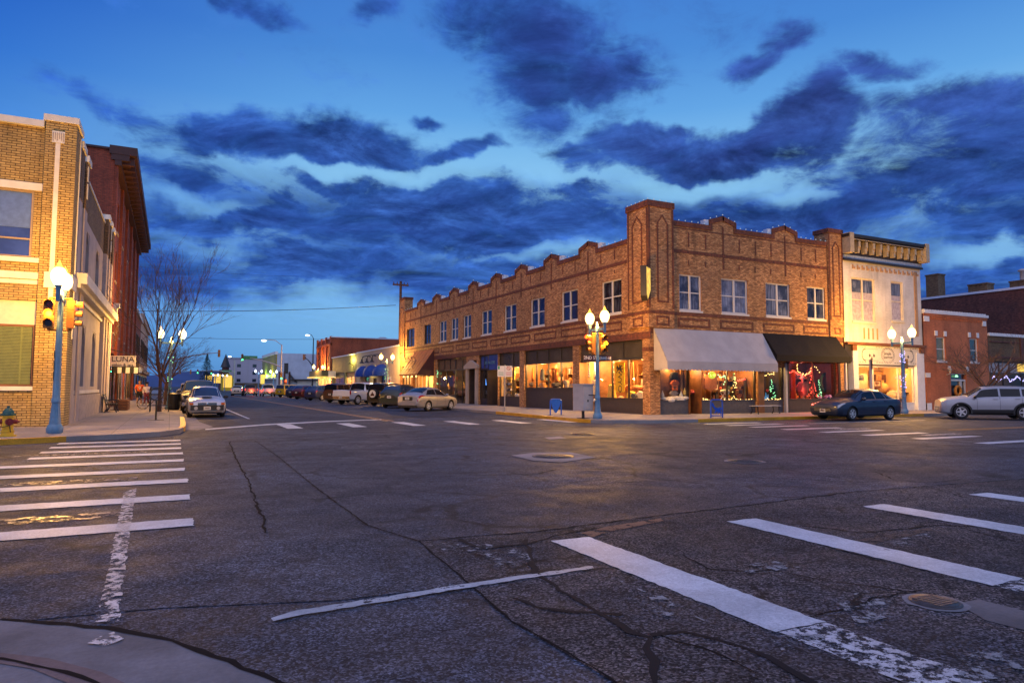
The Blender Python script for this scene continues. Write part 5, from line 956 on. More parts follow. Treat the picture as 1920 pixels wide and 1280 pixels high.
def mb_build_local(mb, nm, mm, par, **k):
    me = bpy.data.meshes.new(nm); me.from_pydata(mb.v, [], mb.f); [me.materials.append(q) for q in (mm if isinstance(mm, (list, tuple)) else [mm])]; me.polygons.foreach_set('use_smooth', mb.s); me.polygons.foreach_set('material_index', mb.m); me.update()
    bm = bmesh.new(); bm.from_mesh(me); bmesh.ops.recalc_face_normals(bm, faces=bm.faces); bm.to_mesh(me); bm.free()
    if any(mb.s): me.set_sharp_from_angle(angle=R(42))
    o = bpy.data.objects.new(nm, me); COL.objects.link(o); o.parent = par; return tag(o, **k)
def signal_head(par, c, ang, lit, q=1.0):       # c in the parent's space; ang: 0 = faces -Y
    ca, sa = math.cos(ang), math.sin(ang); c = Vector(c)
    T_ = lambda x, y, z: c + Vector((x * ca - y * sa, x * sa + y * ca, z)) * q
    mb = MB()
    def bx(m_, x0, x1, y0, y1, z0, z1): m_.hexa([T_(x0, y0, z0), T_(x1, y0, z0), T_(x1, y1, z0), T_(x0, y1, z0), T_(x0, y0, z1), T_(x1, y0, z1), T_(x1, y1, z1), T_(x0, y1, z1)])
    for k in range(3): bx(mb, -.17, .17, -.12, .12, -.52 + k * .35, -.18 + k * .35)
    for k in range(3):
        z = .35 - .35 * k; n = 12
        vs = []; fs = []
        for yy in (-.12, -.36):
            for i in range(n + 1): a = math.radians(-25 + 230 * i / n); vs.append(T_(.145 * math.cos(a), yy if True else 0, z + .145 * math.sin(a)))
        mb.add(vs, [(i, i + 1, n + 2 + i, n + 1 + i) for i in range(n)], True)
    mb.cyl(T_(0, .0, .52), T_(0, 0, .6), .05 * q, n=8); mb.cyl(T_(0, 0, -.6), T_(0, 0, -.52), .05 * q, n=8)
    hd = mb_build_local(mb, 'signal_head', MT['signal_yellow'], par)
    for k, cname in enumerate(('red', 'amber', 'green')):
        mb = MB(); mb.cyl(T_(0, -.12, .35 - .35 * k), T_(0, -.135, .35 - .35 * k), .125 * q, .115 * q, 14); mb_build_local(mb, 'lens', MT[cname + '_on'] if lit == cname else MT['lens_off_' + cname], hd)
        if lit == cname: ptlight('signal_light', T_(0, -.3, .35 - .35 * k), 40, {'red': (1, .08, .02), 'amber': (1, .4, .05), 'green': (.05, 1, .4)}[cname], .08, par)
    return hd
l1 = lamp('blue street lamp with amber signal heads beside the yellow hydrant', -3.0, 24.0, R(90))
l2 = lamp('blue street lamp with signal heads and street name signs at the far corner', 17.13, 25.75, R(90))
l3 = lamp('blue street lamp wound with violet lights beside the dark blue sedan', 37.25, 24.85, R(90))
l4 = lamp('street lamp behind the tall bare tree on the left pavement', -.05, 46.3, 0)
l5 = lamp('street lamp in front of the blue dome awnings', 20.4, 70.6, 0, L=1.25)
l6 = lamp('street lamp in front of the red theatre canopy', 21.0, 111.5, 0, L=1.4)
l7 = lamp('white globe street lamp at the far junction, left one', 16.2, 150, 0, glob='globe_white', power=250, col=(.8, .9, 1)); l8 = lamp('white globe street lamp at the far junction, nearer the olive front', 19.4, 152, 0, glob='globe_white', power=250, col=(.8, .9, 1))
lamp('white globe street lamp farthest down the street, left one', 11.0, 205, 0, glob='globe_white', power=0); lamp('white globe street lamp before the yellow storefront', 14.0, 215, 0, glob='globe_white', power=0)
# signals on the near-left and far-corner lamps (local axes are turned a quarter)
def brackets(par, zs):
    mb = MB(); [mb.tube([(0, -.28, z), (0, .28, z)], .03, 6) for z in zs]; mb_build_local(mb, 'signal_bracket', MT['signal_yellow'], par)
brackets(l1, (3.03, 3.97)); signal_head(l1, (.0, .27, 3.5), R(-90), 'amber', .8); signal_head(l1, (0, -.27, 3.5), R(0), 'red', .8)
brackets(l2, (2.9, 3.83)); signal_head(l2, (0, .27, 3.36), R(-180), 'red', .8); signal_head(l2, (0, -.27, 3.36), R(-90), 'amber', .8)
mb = MB(); mb.box(-.03, .03, .10, .74, 2.60, 2.83); mb.box(-.03, .03, -.10, -.74, 2.60, 2.83); [mb.tube([(0, s * .1, 2.7), (0, s * .2, 2.7)], .03, 6) for s in (-1, 1)]
ss = mb_build_local(mb, 'street_sign', MT['sign_brown'], l2)
mb = MB(); lettering('2ND ST', (-.032, .38, 2.715), (0, -1, 0), (0, 0, 1), .21, None, None, mb=mb); lettering('GRAND AVE', (-.032, -.42, 2.715), (0, -1, 0), (0, 0, 1), .19, None, None, sx=.6, mb=mb); mb_build_local(mb, 'lettering', MT['white_ink'], ss)
mb = MB(); mb.box(.1, .16, -.18, .16, 2.55, 3.05) if False else None
mb = MB(); [mb.box(-.06, .06, .085, .10, z, z + h_) for z, h_ in ((1.55, .25), (1.85, .28), (2.2, .2))]; mb_build_local(mb, 'sticker', MT['black_ink'], l1)
mb = MB(); mb.box(-.03, .03, -.45, -.1, 2.55, 3.1); mb_build_local(mb, 'poster', MT['umber_brick'], l3)
def light_string(label, par_xyz, r, z0, z1, turns, n, bulb, group=None, cat='string lights'):
    x, y, z = par_xyz; mb = MB(); pts = [(x + r * math.cos(2 * math.pi * turns * k / 60), y + r * math.sin(2 * math.pi * turns * k / 60), z + z0 + (z1 - z0) * k / 60) for k in range(61)]; mb.tube(pts, .008, 3)
    o = mb.build('light_string', MT['frame_dark'], None, label, cat, group); mb = MB(); rr = random.Random(int(x * 7))
    for k in range(n):
        t_ = rr.random(); a = rr.uniform(0, 6.28); mb.ball((x + r * 1.15 * math.cos(a), y + r * 1.15 * math.sin(a), z + z0 + (z1 - z0) * t_), .024, 6)
    mb.build('bulbs', MT[bulb], o); return o
light_string('violet fairy lights wound high on the lamp post by the blue sedan', (37.25, 24.85, .14), .11, 2.7, 3.6, 5, 26, 'bulb_violet'); light_string('violet fairy lights wound low on the lamp post by the blue sedan', (37.25, 24.85, .14), .13, 1.2, 2.4, 5, 20, 'bulb_violet')
light_string('green fairy lights on the lamp post before the blue dome awnings', (20.4, 70.6, .14), .18, 2.2, 3.5, 4, 26, 'bulb_green'); light_string('green fairy lights on the lamp post behind the bare tree', (-.05, 46.3, .14), .12, .4, 3.4, 9, 16, 'bulb_green'); light_string('green fairy lights on the lamp post before the red theatre', (21.0, 111.5, .14), .2, 1.2, 3.2, 4, 24, 'bulb_green')
# parapet string lights
def parapet_lights(label, pts, step=.42):
    mb = MB(); pl = [pts[0]]
    for a, b in zip(pts, pts[1:]):
        n = max(1, int(math.dist(a, b) / step)); pl += [tuple(a[i] + (b[i] - a[i]) * k / n for i in range(3)) for k in range(1, n + 1)]
    mb.tube(pl, .006, 3); o = mb.build('light_string', MT['frame_dark'], None, label, 'string lights'); mb = MB(); [mb.ball((p[0], p[1], p[2] + .06), .032, 6) for p in pl]; mb.build('bulbs', MT['bulb_dim'], o)
def ppath(fac, u0, u1, zb, bumps, o=.0, hb=.36, pk=.28):
    L_ = [fac.P(u0, zb + .02, o)]
    for a, c in bumps: L_ += [fac.P(a, zb + .02, o), fac.P(a, zb + hb + .02, o), fac.P((a + c) / 2, zb + hb + pk + .02, o), fac.P(c, zb + hb + .02, o), fac.P(c, zb + .02, o)]
    return L_ + [fac.P(u1, zb + .02, o)]
parapet_lights('row of small white bulbs along the right-hand parapet of the brick corner building', ppath(FR, 23.8, 35.7, 10.5, br)); parapet_lights('row of small white bulbs along the long left parapet of the brick corner building', ppath(FL, 30.3, 70, 9.68, bl), .6)
parapet_lights('row of small white bulbs round the corner pier top of the brick building', [(XL - .1, 30.2, 11.4), (XL - .1, YR - .1, 11.4), (23.7, YR - .1, 11.4)], .35)
# ------------------------------------------------------------------ mast-arm signals and tall lights down the street
def mast(label, base, ztop, arm_tip, arm_z, heads, lum=None, sign=None, m='grey_metal'):
    t = thing('signal_mast', label, 'traffic signal', (*base, 0)); b = Vector((0, 0, 0)); mb = MB(); mb.cyl((0, 0, 0), (0, 0, ztop), .17, .09, 10); mb.lathe((0, 0, 0), [(.35, 0), (.35, .3), (.2, .35)], 10); mb_build_local(mb, 'pole', MT[m], t)
    tip = Vector(arm_tip) - Vector((*base, 0)); mb = MB(); k0 = Vector((0, 0, arm_z)); pts = [k0 + (tip - k0) * q + Vector((0, 0, .5 * math.sin(math.pi * q) * .5)) for q in (0, .25, .5, .75, 1)]; mb.tube(pts, [.11, .1, .08, .07, .05], 8); mb_build_local(mb, 'mast_arm', MT[m], t)
    for q, lit, ang in heads: p = k0 + (tip - k0) * q; signal_head(t, (p.x, p.y - .3 * math.cos(ang), p.z - .1), ang, lit)
    if lum:
        e = Vector(lum) - Vector((*base, 0)); mb = MB(); k1 = Vector((0, 0, ztop - .1)); pts = [k1, k1 + (e - k1) * .35 + Vector((0, 0, .5)), k1 + (e - k1) * .75 + Vector((0, 0, .35)), e]; mb.tube(pts, .05, 6); mb_build_local(mb, 'lamp_arm', MT[m], t)
        mb = MB(); mb.ball(e + Vector((0, 0, 0)), .34, 10, (1.3, .8, .5)); mb_build_local(mb, 'luminaire', MT['globe_white'], t)
    if sign: mb = MB(); q = k0 + (tip - k0) * sign; d = (tip - k0).normalized(); mb.box(q.x - 1.1, q.x + 1.1, q.y - .05, q.y, q.z - .1, q.z + .5); mb_build_local(mb, 'street_sign', MT['sign_green'], t)
    return t
mast('mast arm signal showing green, with a tall curved street light', (15.8, 114.9), 8.3, (10.0, 117.5, 6.3), 4.7, [(.98, 'green', 0)], (13.2, 116, 8.9), .78)
mast('dark street light pole with a yellow signal before the white wall', (24.1, 133.3), 10.8, (22.4, 133.5, 7.2), 5.4, [(1.0, None, R(60))], (23.0, 133.4, 11.3), None, 'frame_dark')
tx, tz = aY(411, 661, 112); mast('mast arm reaching from the left pavement with a dark-backed signal', (-.1, 118), 7.0, (tx, 112, tz), 5.4, [(1.0, None, R(180))], None, None)
mast('far mast arm with two green signals and a green street sign', (14.6, 190), 8.2, (5.8, 190, 5.4), 5.2, [(.62, 'green', 0), (.98, 'green', 0)], (13.4, 190, 9.2), .2); mast('far mast arm with dark signals from the left side', (-.4, 186), 7, (4.3, 186, 5.2), 5.2, [(.5, None, R(180)), (1.0, None, R(180))], None, None)
t = thing('signal_post', 'green pedestal traffic signal below the curved street light', 'traffic signal', (15.6, 113.2, 0)); mb = MB(); mb.cyl((0, 0, 0), (0, 0, 2.7), .06, n=8); mb_build_local(mb, 'pole', MT['grey_metal'], t); signal_head(t, (0, 0, 3.2), 0, 'green')
t = thing('signal_post', 'small red pedestal signal beyond the white pickup', 'traffic signal', (17.0, 118, 0)); mb = MB(); mb.cyl((0, 0, 0), (0, 0, 1.8), .06, n=8); mb_build_local(mb, 'pole', MT['grey_metal'], t); signal_head(t, (0, 0, 2.2), 0, 'red')
# utility pole and wires
up = thing('utility_pole', 'dark wooden utility pole with crossarm rising behind the far end of the brick building', 'utility pole', (22.6, 73.2, 0)); mb = MB(); mb.cyl((0, 0, 0), (0, 0, 13.3), .2, .14, 10); mb_build_local(mb, 'pole', MT['bark'], up); mb = MB(); mb.box(-.9, .9, -.07, .07, 12.8, 12.98); [mb.cyl((x, 0, 12.98), (x, 0, 13.2), .05, n=6) for x in (-.8, -.4, .4, .8)]; mb_build_local(mb, 'crossarm', MT['bark'], up)
def wire(label, a, b, sag=.5, r=.022):
    a = Vector(a); b = Vector(b); mb = MB(); mb.tube([a + (b - a) * k / 16 + Vector((0, 0, -sag * 4 * (k / 16) * (1 - k / 16))) for k in range(17)], r, 4); mb.build('overhead_wire', MT['black_metal'], None, label, 'cable')
def wp(u, v, Y): x, z = aY(u, v, Y); return (x, Y, z)
wire('thick overhead cable crossing the street to the brick building pole', wp(250, 583, 73), wp(742, 572, 73.1), .25, .035); wire('overhead cable crossing above the far signals', wp(250, 631, 105), wp(690, 635, 107), .2, .03)
wire('thin upper overhead wire, highest of three by the bare tree', wp(230, 497, 85), wp(560, 518, 95), .2, .014); wire('thin upper overhead wire, middle of three by the bare tree', wp(230, 512, 85), wp(560, 530, 95), .2, .014)
# ------------------------------------------------------------------ vehicles
class Loft:
    def __init__(s, keys, crown=.03, n=64):
        k = sorted(keys, key=lambda q: q[0]); s.k = np.array([q[:6] for q in k], float); s.crown = crown
    def par(s, x): return [np.interp(x, s.k[:, 0], s.k[:, i]) for i in range(1, 6)]
    def sec(s, x):
        zt, zs, hw, rw, zb = s.par(x); z7 = max(zs + .012, zt - .075); w6 = hw * .93 if zt - zs > .12 else min(hw * .93, rw + .1)
        return [(0, zb), (hw * .86, zb), (hw * .965, zb + .09), (hw, zb + .5 * (zs - zb)), (hw * .99, zs - .09), (hw * .955, zs - .012), (w6, zs + .006), (rw, z7), (rw * .86, zt - .012), (rw * .45, zt + s.crown * .7), (0, zt + s.crown)]
    def pt(s, x, t, side=1):
        c = s.sec(x); i = min(int(t), len(c) - 2); f = t - i; return Vector((x, side * (c[i][0] + (c[i + 1][0] - c[i][0]) * f), c[i][1] + (c[i + 1][1] - c[i][1]) * f))
    def nrm(s, x, t, side=1):
        e = .02; a = s.pt(x + e, t, side) - s.pt(x - e, t, side); b = s.pt(x, min(t + .05, 9.999), side) - s.pt(x, max(t - .05, 0), side); n = a.cross(b) * side
        if n.length < 1e-9: return Vector((0, side, 0))
        n.normalize(); p = s.pt(x, t, side); return n if n.dot(p - Vector((p.x * .8, 0, .6))) >= 0 else -n
    def mesh(s, extra=()):
        xs = sorted({float(x) for x in np.linspace(s.k[0, 0], s.k[-1, 0], 46)} | {float(x) for x in s.k[:, 0]}); mb = MB(); rings = []
        for x in xs:
            c = s.sec(x); r = [(x, y, z) for y, z in c] + [(x, -y, z) for y, z in c[-2:0:-1]]; rings.append(r)
        n = len(rings[0]); mb.add([p for r in rings for p in r], [(i * n + j, i * n + (j + 1) % n, (i + 1) * n + (j + 1) % n, (i + 1) * n + j) for i in range(len(xs) - 1) for j in range(n)], True)
        mb.add(rings[0], [tuple(range(n))]); mb.add(rings[-1], [tuple(range(n))[::-1]]); return mb
    def patch(s, mb, q, side=1, o=.006, nu=8, nv=5):     # q: four (x, t) corners
        vs = []
        for j in range(nv + 1):
            for i in range(nu + 1):
                a, b = i / nu, j / nv; x = (q[0][0] * (1 - a) + q[1][0] * a) * (1 - b) + (q[3][0] * (1 - a) + q[2][0] * a) * b; t = (q[0][1] * (1 - a) + q[1][1] * a) * (1 - b) + (q[3][1] * (1 - a) + q[2][1] * a) * b
                vs.append(s.pt(x, t, side) + s.nrm(x, t, side) * o)
        mb.add(vs, [(j * (nu + 1) + i, j * (nu + 1) + i + 1, (j + 1) * (nu + 1) + i + 1, (j + 1) * (nu + 1) + i) for j in range(nv) for i in range(nu)], True); return mb
_LIB = {}
def wheel_mesh(r, w, spokes, dark):
    k = (r, w, spokes, dark)
    if k in _LIB: return _LIB[k]
    a = MB(); a.lathe((0, 0, 0), [(r * .62, -w * .3), (r * .66, -w / 2), (r * .9, -w / 2), (r * .985, -w * .36), (r, -w * .15), (r, w * .15), (r * .985, w * .36), (r * .9, w / 2), (r * .66, w / 2), (r * .62, w * .3)], 26, 'Y')
    b = MB(); b.lathe((0, 0, 0), [(r * .66, w * .3), (r * .655, w * .51), (r * .6, w * .53), (r * .57, w * .3)], 24, 'Y'); b.lathe((0, 0, 0), [(r * .17, w * .3), (r * .16, w * .48), (r * .05, w * .5)], 12, 'Y')
    for i in range(spokes):
        t = 2 * math.pi * i / spokes; c, s_ = math.cos(t), math.sin(t); f = 1.5 if spokes < 6 else 1.0
        P = lambda rr, tt, y: (rr * c - tt * s_, y, rr * s_ + tt * c)
        b.hexa([P(r * .12, -r * .075 * f, w * .34), P(r * .6, -r * .055 * f, w * .38), P(r * .6, r * .055 * f, w * .38), P(r * .12, r * .075 * f, w * .34), P(r * .12, -r * .075 * f, w * .47), P(r * .6, -r * .05 * f, w * .5), P(r * .6, r * .05 * f, w * .5), P(r * .12, r * .075 * f, w * .47)])
    d = MB(); d.cyl((0, w * .28, 0), (0, w * .33, 0), r * .6, r * .6, 24)
    _LIB[k] = (a, b, d); return _LIB[k]
def car(label, keys, color, wb, wr=.33, tr=.78, side=(), wind=None, rear=None, heads=None, tails=None, front=True, name='parked_car', cat='car', group=None, metal=.35, glassm='car_glass', spokes=6, cladding=False, roofrails=False, lit=False, plate_r=(.01, .80), grille=(.45, .42, .60), bed=None, arch=None, rimdark=False, seams=(), handles=(), mirror=None, spare=False, hl='headlamp', topmark=(), bumper=None, plate=True):
    t = thing(name, label, cat, group=group); lf = Loft(keys); pm = paint(name + '_paint', color, metal); mb = lf.mesh(); me0 = None
    body = mb_build_local(mb, 'body', [pm, MT['underbody']], t); xf, xr = wb; ar = arch or wr + .055
    cutm = MB(); cutm.cm = 1
    for x in (xf, xr): cutm.cyl((x, -1.3, wr), (x, 1.3, wr), ar, ar, 28, True, True)
    cut = mb_build_local(cutm, 'cut', [pm, MT['underbody']], t); md = body.modifiers.new('b', 'BOOLEAN'); md.operation = 'DIFFERENCE'; md.object = cut; md.solver = 'EXACT'
    bpy.context.view_layer.update(); me = bpy.data.meshes.new_from_object(body.evaluated_get(bpy.context.evaluated_depsgraph_get())); body.modifiers.clear(); old = body.data; body.data = me; me.name = 'body'; me.set_sharp_from_angle(angle=R(34))
    bpy.data.objects.remove(cut); bpy.data.meshes.remove(old)
    hwf = float(lf.par(xf)[2]); hwr = float(lf.par(xr)[2])
    for x, hw in ((xf, hwf), (xr, hwr)):
        for s in (-1, 1):
            a, b, d = wheel_mesh(wr, .21, spokes, rimdark); y = s * (hw - .125)
            def inst(src, nm, m, par):
                q = MB(); q.v = [(p[0], p[1] * s, p[2]) for p in src.v]; q.f = src.f; q.s = src.s; q.m = src.m; return mb_build_local(q, nm, m, par)
            wh = inst(a, 'wheel', MT['tyre'], t); wh.location = (x, y, wr); inst(b, 'rim', MT['rim_dark' if rimdark else 'rim'], wh); inst(d, 'brake_disc', MT['rim_dark'], wh)
    if cladding:
        for x, hw in ((xf, hwf), (xr, hwr)):
            for s in (-1, 1):
                mb = MB(); n = 18; vs = []
                for rr, yy in ((ar - .005, .012), (ar + .075, .012), (ar + .075, -.03)):
                    for i in range(n + 1): an = math.pi * (-.06 + 1.12 * i / n); vs.append((x + rr * math.cos(an), s * (hw + yy), max(.2, wr + rr * math.sin(an))))
                mb.add(vs, [(j * (n + 1) + i, j * (n + 1) + i + 1, (j + 1) * (n + 1) + i + 1, (j + 1) * (n + 1) + i) for j in range(2) for i in range(n)], True); mb_build_local(mb, 'wheel_arch', MT['plastic'], t)
        for s in (-1, 1): mb = MB(); lf.patch(mb, [(xf - ar, 1.3), (xr + ar, 1.3), (xr + ar, 2.55), (xf - ar, 2.55)], s, .012); mb_build_local(mb, 'sill_cladding', MT['plastic'], t)
    for q in side:
        for s in (-1, 1): mb = MB(); lf.patch(mb, q, s, .006); mb_build_local(mb, 'side_window', MT[glassm], t)
    for q, nm in ((wind, 'windscreen'), (rear, 'rear_window')):
        if q:
            mb = MB(); [lf.patch(mb, [(q[0], q[2]), (q[1], q[3]), (q[1], 10), (q[0], 10)], s, .007) for s in (-1, 1)]; mb_build_local(mb, nm, MT[glassm], t)
    if heads:
        for s in (-1, 1): mb = MB(); lf.patch(mb, heads, s, .012); mb_build_local(mb, 'headlight', MT[hl], t)
    if tails:
        for s in (-1, 1): mb = MB(); lf.patch(mb, tails, s, .012); mb_build_local(mb, 'tail_light', MT['tail_on' if lit else 'tail_off'], t)
    for x0, t0, t1 in seams:
        for s in (-1, 1): mb = MB(); lf.patch(mb, [(x0, t0), (x0 + .012, t0), (x0 + .012, t1), (x0, t1)], s, .003, 1, 12); mb_build_local(mb, 'door_seam', MT['plastic'], t)
    for x0 in handles:
        for s in (-1, 1): p = lf.pt(x0, 4.35, s); mb = MB(); mb.box(p.x - .1, p.x + .1, p.y - .02, p.y + s * .03, p.z - .02, p.z + .018); mb_build_local(mb, 'door_handle', pm, t)
    if mirror:
        for s in (-1, 1): p = lf.pt(mirror, 5.9, s); mb = MB(); mb.ball((p.x, p.y + s * .13, p.z + .07), .11, 10, (.75, 1.05, .75)); mb.cyl((p.x, p.y - s * .02, p.z + .02), (p.x, p.y + s * .1, p.z + .05), .03); mb_build_local(mb, 'mirror', MT['plastic'] if cladding else pm, t)
    xF = float(lf.k[-1, 0]); xB = float(lf.k[0, 0])
    if grille:
        w, z0, z1 = grille; mb = MB(); mb.box(xF - .05, xF + .012, -w, w, z0, z1); gr = mb_build_local(mb, 'grille', MT['plastic'], t)
        mb = MB(); [mb.box(xF + .011, xF + .02, -w, w, z0 + (z1 - z0) * k / 4 - .008, z0 + (z1 - z0) * k / 4 + .008) for k in (1, 2, 3)]; mb.ball((xF + .015, 0, (z0 + z1) / 2), .06, 10, (.25, 1, 1)); mb_build_local(mb, 'grille_bar', MT['chrome'], gr)
    if bumper:
        for (xx, w, z0, z1, m_) in bumper: mb = MB(); d = .06 if xx > 0 else -.06; mb.box(xx, xx + d, -w, w, z0, z1); mb_build_local(mb, 'bumper', MT[m_], t)
    hb = float(lf.par(xB + .06)[2]); zb_ = float(lf.par(xB + .2)[4])
    if not bumper:
        mb = MB(); mb.box(xB - .02, xB + .2, -hb * .86, hb * .86, zb_ + .0, zb_ + .13); mb_build_local(mb, 'rear_valance', MT['plastic'], t)
        for s in (-1, 1): mb = MB(); lf.patch(mb, [(xB + .035, 3.0), (xB + .3, 3.0), (xB + .3, 3.1), (xB + .035, 3.1)], s, .003, 6, 1); mb_build_local(mb, 'bumper_seam', MT['plastic'], t)
        mb = MB(); mb.box(xB - .012, xB + .02, -.36, .36, plate_r[1] - .12, plate_r[1] + .11); mb_build_local(mb, 'plate_recess', MT['plastic'], t)
    if plate:
        for x_, z_, d in ((xF, .46, 1), (xB, plate_r[1], -1)):
            e = .075 if bumper else .02
            mb = MB(); mb.box(x_ + d * (e - .01) if d > 0 else x_ - plate_r[0] - .02, x_ + d * e if d > 0 else x_ - plate_r[0] - .008, -.155, .155, z_ - .08, z_ + .08); pl = mb_build_local(mb, 'number_plate', MT['sign_white'], t)
            mb = MB(); xx = x_ + d * (e + .004) if d > 0 else x_ - plate_r[0] - .024; [mb.box(xx - .001, xx + .001, -.11 + .045 * k, -.08 + .045 * k, z_ - .035, z_ + .03) for k in range(5)]; mb_build_local(mb, 'plate_characters', MT['sign_brown'], pl)
    if roofrails:
        for s in (-1, 1): mb = MB(); mb.tube([(lf.pt(x, 8, s) + Vector((0, 0, .05))) for x in np.linspace(.2, xB * .72, 6)], .022, 6); mb_build_local(mb, 'roof_rail', MT['plastic'], t)
    if spare:
        mb = MB(); mb.cyl((xB - .28, .12, .98), (xB - .02, .12, .98), .37, .37, 24); sp = mb_build_local(mb, 'spare_wheel', MT['tyre'], t); mb = MB(); mb.cyl((xB - .30, .12, .98), (xB - .281, .12, .98), .30, .30, 24); mb_build_local(mb, 'spare_cover', MT['sign_white'], sp); mb = MB(); mb.prism([(xB - .303, .12 + .16 * q[0], .98 + .16 * q[1]) for q in ((-1.3, -1), (1.3, -1.1), (.9, -.2), (.4, .1), (.2, .9), (-.15, 1), (-.3, .2), (-.9, -.1))], (-.004, 0, 0)); mb_build_local(mb, 'spare_print', MT['sign_brown'], sp); mb = MB(); mb.lathe((0, 0, 0), [(.375, 0), (.385, .1), (.36, .2)], 24, 'X') if False else None
    if bed:
        x0, x1, z, w = bed; mb = MB(); mb.box(x0, x1, -w, w, z, z + .012); mb_build_local(mb, 'cargo_bed', MT['underbody'], t)
    return t
def put(o, x, y, heading): o.location = (x, y, 0.012); o.rotation_euler = (0, 0, heading); return o
def ux(u, Y): return aY(u, 730, Y)[0]
SEDAN = [(2.40, .66, .60, .64, .48, .36), (2.34, .78, .71, .77, .62, .26), (2.05, .88, .81, .86, .68, .20), (1.5, .97, .89, .905, .74, .19), (1.05, 1.03, .935, .91, .74, .19), (.66, 1.27, .945, .91, .66, .19), (.25, 1.44, .95, .91, .60, .19), (-.3, 1.49, .96, .91, .60, .19), (-1.0, 1.45, .975, .91, .585, .19), (-1.5, 1.27, .99, .90, .62, .19), (-1.88, 1.10, 1.01, .885, .70, .20), (-2.18, 1.06, .99, .85, .70, .24), (-2.34, .96, .89, .79, .64, .30), (-2.40, .62, .57, .72, .55, .38)]
sed_w = dict(side=[[(.80, 6.12), (-.32, 6.12), (-.32, 6.92), (.42, 6.92)], [(-.40, 6.12), (-1.12, 6.12), (-1.05, 6.92), (-.40, 6.92)], [(-1.18, 6.12), (-1.62, 6.2), (-1.3, 6.9), (-1.10, 6.92)]], wind=(.98, .28, 7.25, 7.25), rear=(-1.02, -1.72, 7.3, 7.3), heads=[(2.34, 3.6), (1.86, 4.75), (1.92, 5.6), (2.30, 5.2)], tails=[(-2.37, 3.9), (-1.98, 4.3), (-2.0, 5.5), (-2.36, 5.4)], seams=((.62, 2.2, 5.5), (-.36, 2.2, 6.2), (-1.22, 3.2, 5.5)), handles=(-.15, -.98), mirror=.72)
SUV = [(2.28, .66, .60, .66, .50, .38), (2.22, .94, .86, .82, .66, .30), (1.98, 1.05, .97, .895, .74, .24), (1.45, 1.12, 1.03, .925, .78, .22), (1.08, 1.16, 1.05, .925, .77, .22), (.72, 1.38, 1.05, .925, .70, .22), (.36, 1.60, 1.06, .925, .655, .22), (-.2, 1.66, 1.08, .925, .65, .22), (-1.2, 1.65, 1.10, .92, .64, .22), (-1.72, 1.59, 1.12, .91, .62, .24), (-2.08, 1.28, 1.12, .88, .66, .28), (-2.22, 1.10, 1.02, .84, .66, .32), (-2.28, .80, .72, .80, .60, .40)]
suv_w = dict(side=[[(.84, 6.12), (-.28, 6.12), (-.28, 6.92), (.50, 6.92)], [(-.36, 6.12), (-1.2, 6.12), (-1.2, 6.92), (-.36, 6.92)], [(-1.28, 6.12), (-1.9, 6.3), (-1.66, 6.9), (-1.28, 6.92)]], wind=(1.03, .40, 7.25, 7.25), rear=(-1.74, -2.07, 7.2, 7.2), heads=[(2.22, 3.9), (1.8, 4.6), (1.85, 5.5), (2.2, 5.4)], tails=[(-2.26, 4.0), (-1.95, 4.3), (-2.0, 5.9), (-2.22, 5.6)], seams=((.66, 2.2, 5.5), (-.32, 2.2, 6.2), (-1.25, 3.2, 5.5)), handles=(-.12, -1.05), mirror=.76)
BOXY = [(2.2, .80, .74, .74, .6, .40), (2.1, 1.06, .98, .86, .72, .34), (1.5, 1.12, 1.04, .90, .76, .28), (1.0, 1.15, 1.07, .91, .77, .28), (.8, 1.36, 1.08, .91, .75, .28), (.55, 1.76, 1.09, .91, .72, .28), (-.2, 1.82, 1.1, .91, .72, .28), (-1.9, 1.80, 1.1, .905, .72, .28), (-2.12, 1.72, 1.1, .90, .71, .30), (-2.2, 1.15, 1.06, .88, .75, .34), (-2.26, .75, .68, .84, .7, .42)]
box_w = dict(side=[[(.86, 6.12), (-.28, 6.12), (-.28, 6.94), (.62, 6.94)], [(-.36, 6.12), (-1.15, 6.12), (-1.15, 6.94), (-.36, 6.94)], [(-1.22, 6.12), (-2.0, 6.12), (-1.96, 6.94), (-1.22, 6.94)]], wind=(.98, .6, 7.2, 7.2), rear=(-2.11, -2.19, 7.1, 7.1), heads=[(2.16, 4.0), (1.95, 4.2), (1.95, 5.5), (2.15, 5.4)], tails=[(-2.23, 3.6), (-2.1, 3.7), (-2.1, 5.9), (-2.2, 5.9)], seams=((.66, 2.2, 5.5), (-.32, 2.2, 6.2), (-1.2, 3.2, 6.2)), handles=(-.12, -1.0), mirror=.8)
WAGON = [(2.3, .58, .54, .66, .5, .34), (2.22, .76, .70, .76, .62, .26), (1.95, .86, .80, .84, .68, .20), (1.4, .94, .87, .86, .70, .20), (1.0, .98, .91, .865, .70, .20), (.62, 1.24, .92, .865, .635, .20), (.25, 1.44, .93, .865, .59, .20), (-.3, 1.50, .94, .865, .585, .20), (-1.6, 1.49, .95, .86, .575, .20), (-1.95, 1.40, .96, .85, .56, .22), (-2.22, 1.0, .93, .82, .62, .28), (-2.34, .62, .57, .76, .6, .36)]
wag_w = dict(side=[[(.78, 6.12), (-.30, 6.12), (-.30, 6.92), (.40, 6.92)], [(-.38, 6.12), (-1.2, 6.12), (-1.2, 6.92), (-.38, 6.92)], [(-1.28, 6.12), (-2.0, 6.12), (-1.85, 6.9), (-1.28, 6.92)]], wind=(.95, .28, 7.2, 7.2), rear=(-1.97, -2.2, 7.2, 7.2), heads=[(2.26, 4.2), (2.0, 4.4), (2.0, 5.5), (2.24, 5.5)], tails=[(-2.3, 3.9), (-2.05, 4.0), (-2.1, 5.4), (-2.27, 5.4)], mirror=.7, seams=((.6, 2.2, 5.5), (-.34, 2.2, 6.2)), handles=(-.1, -.95))
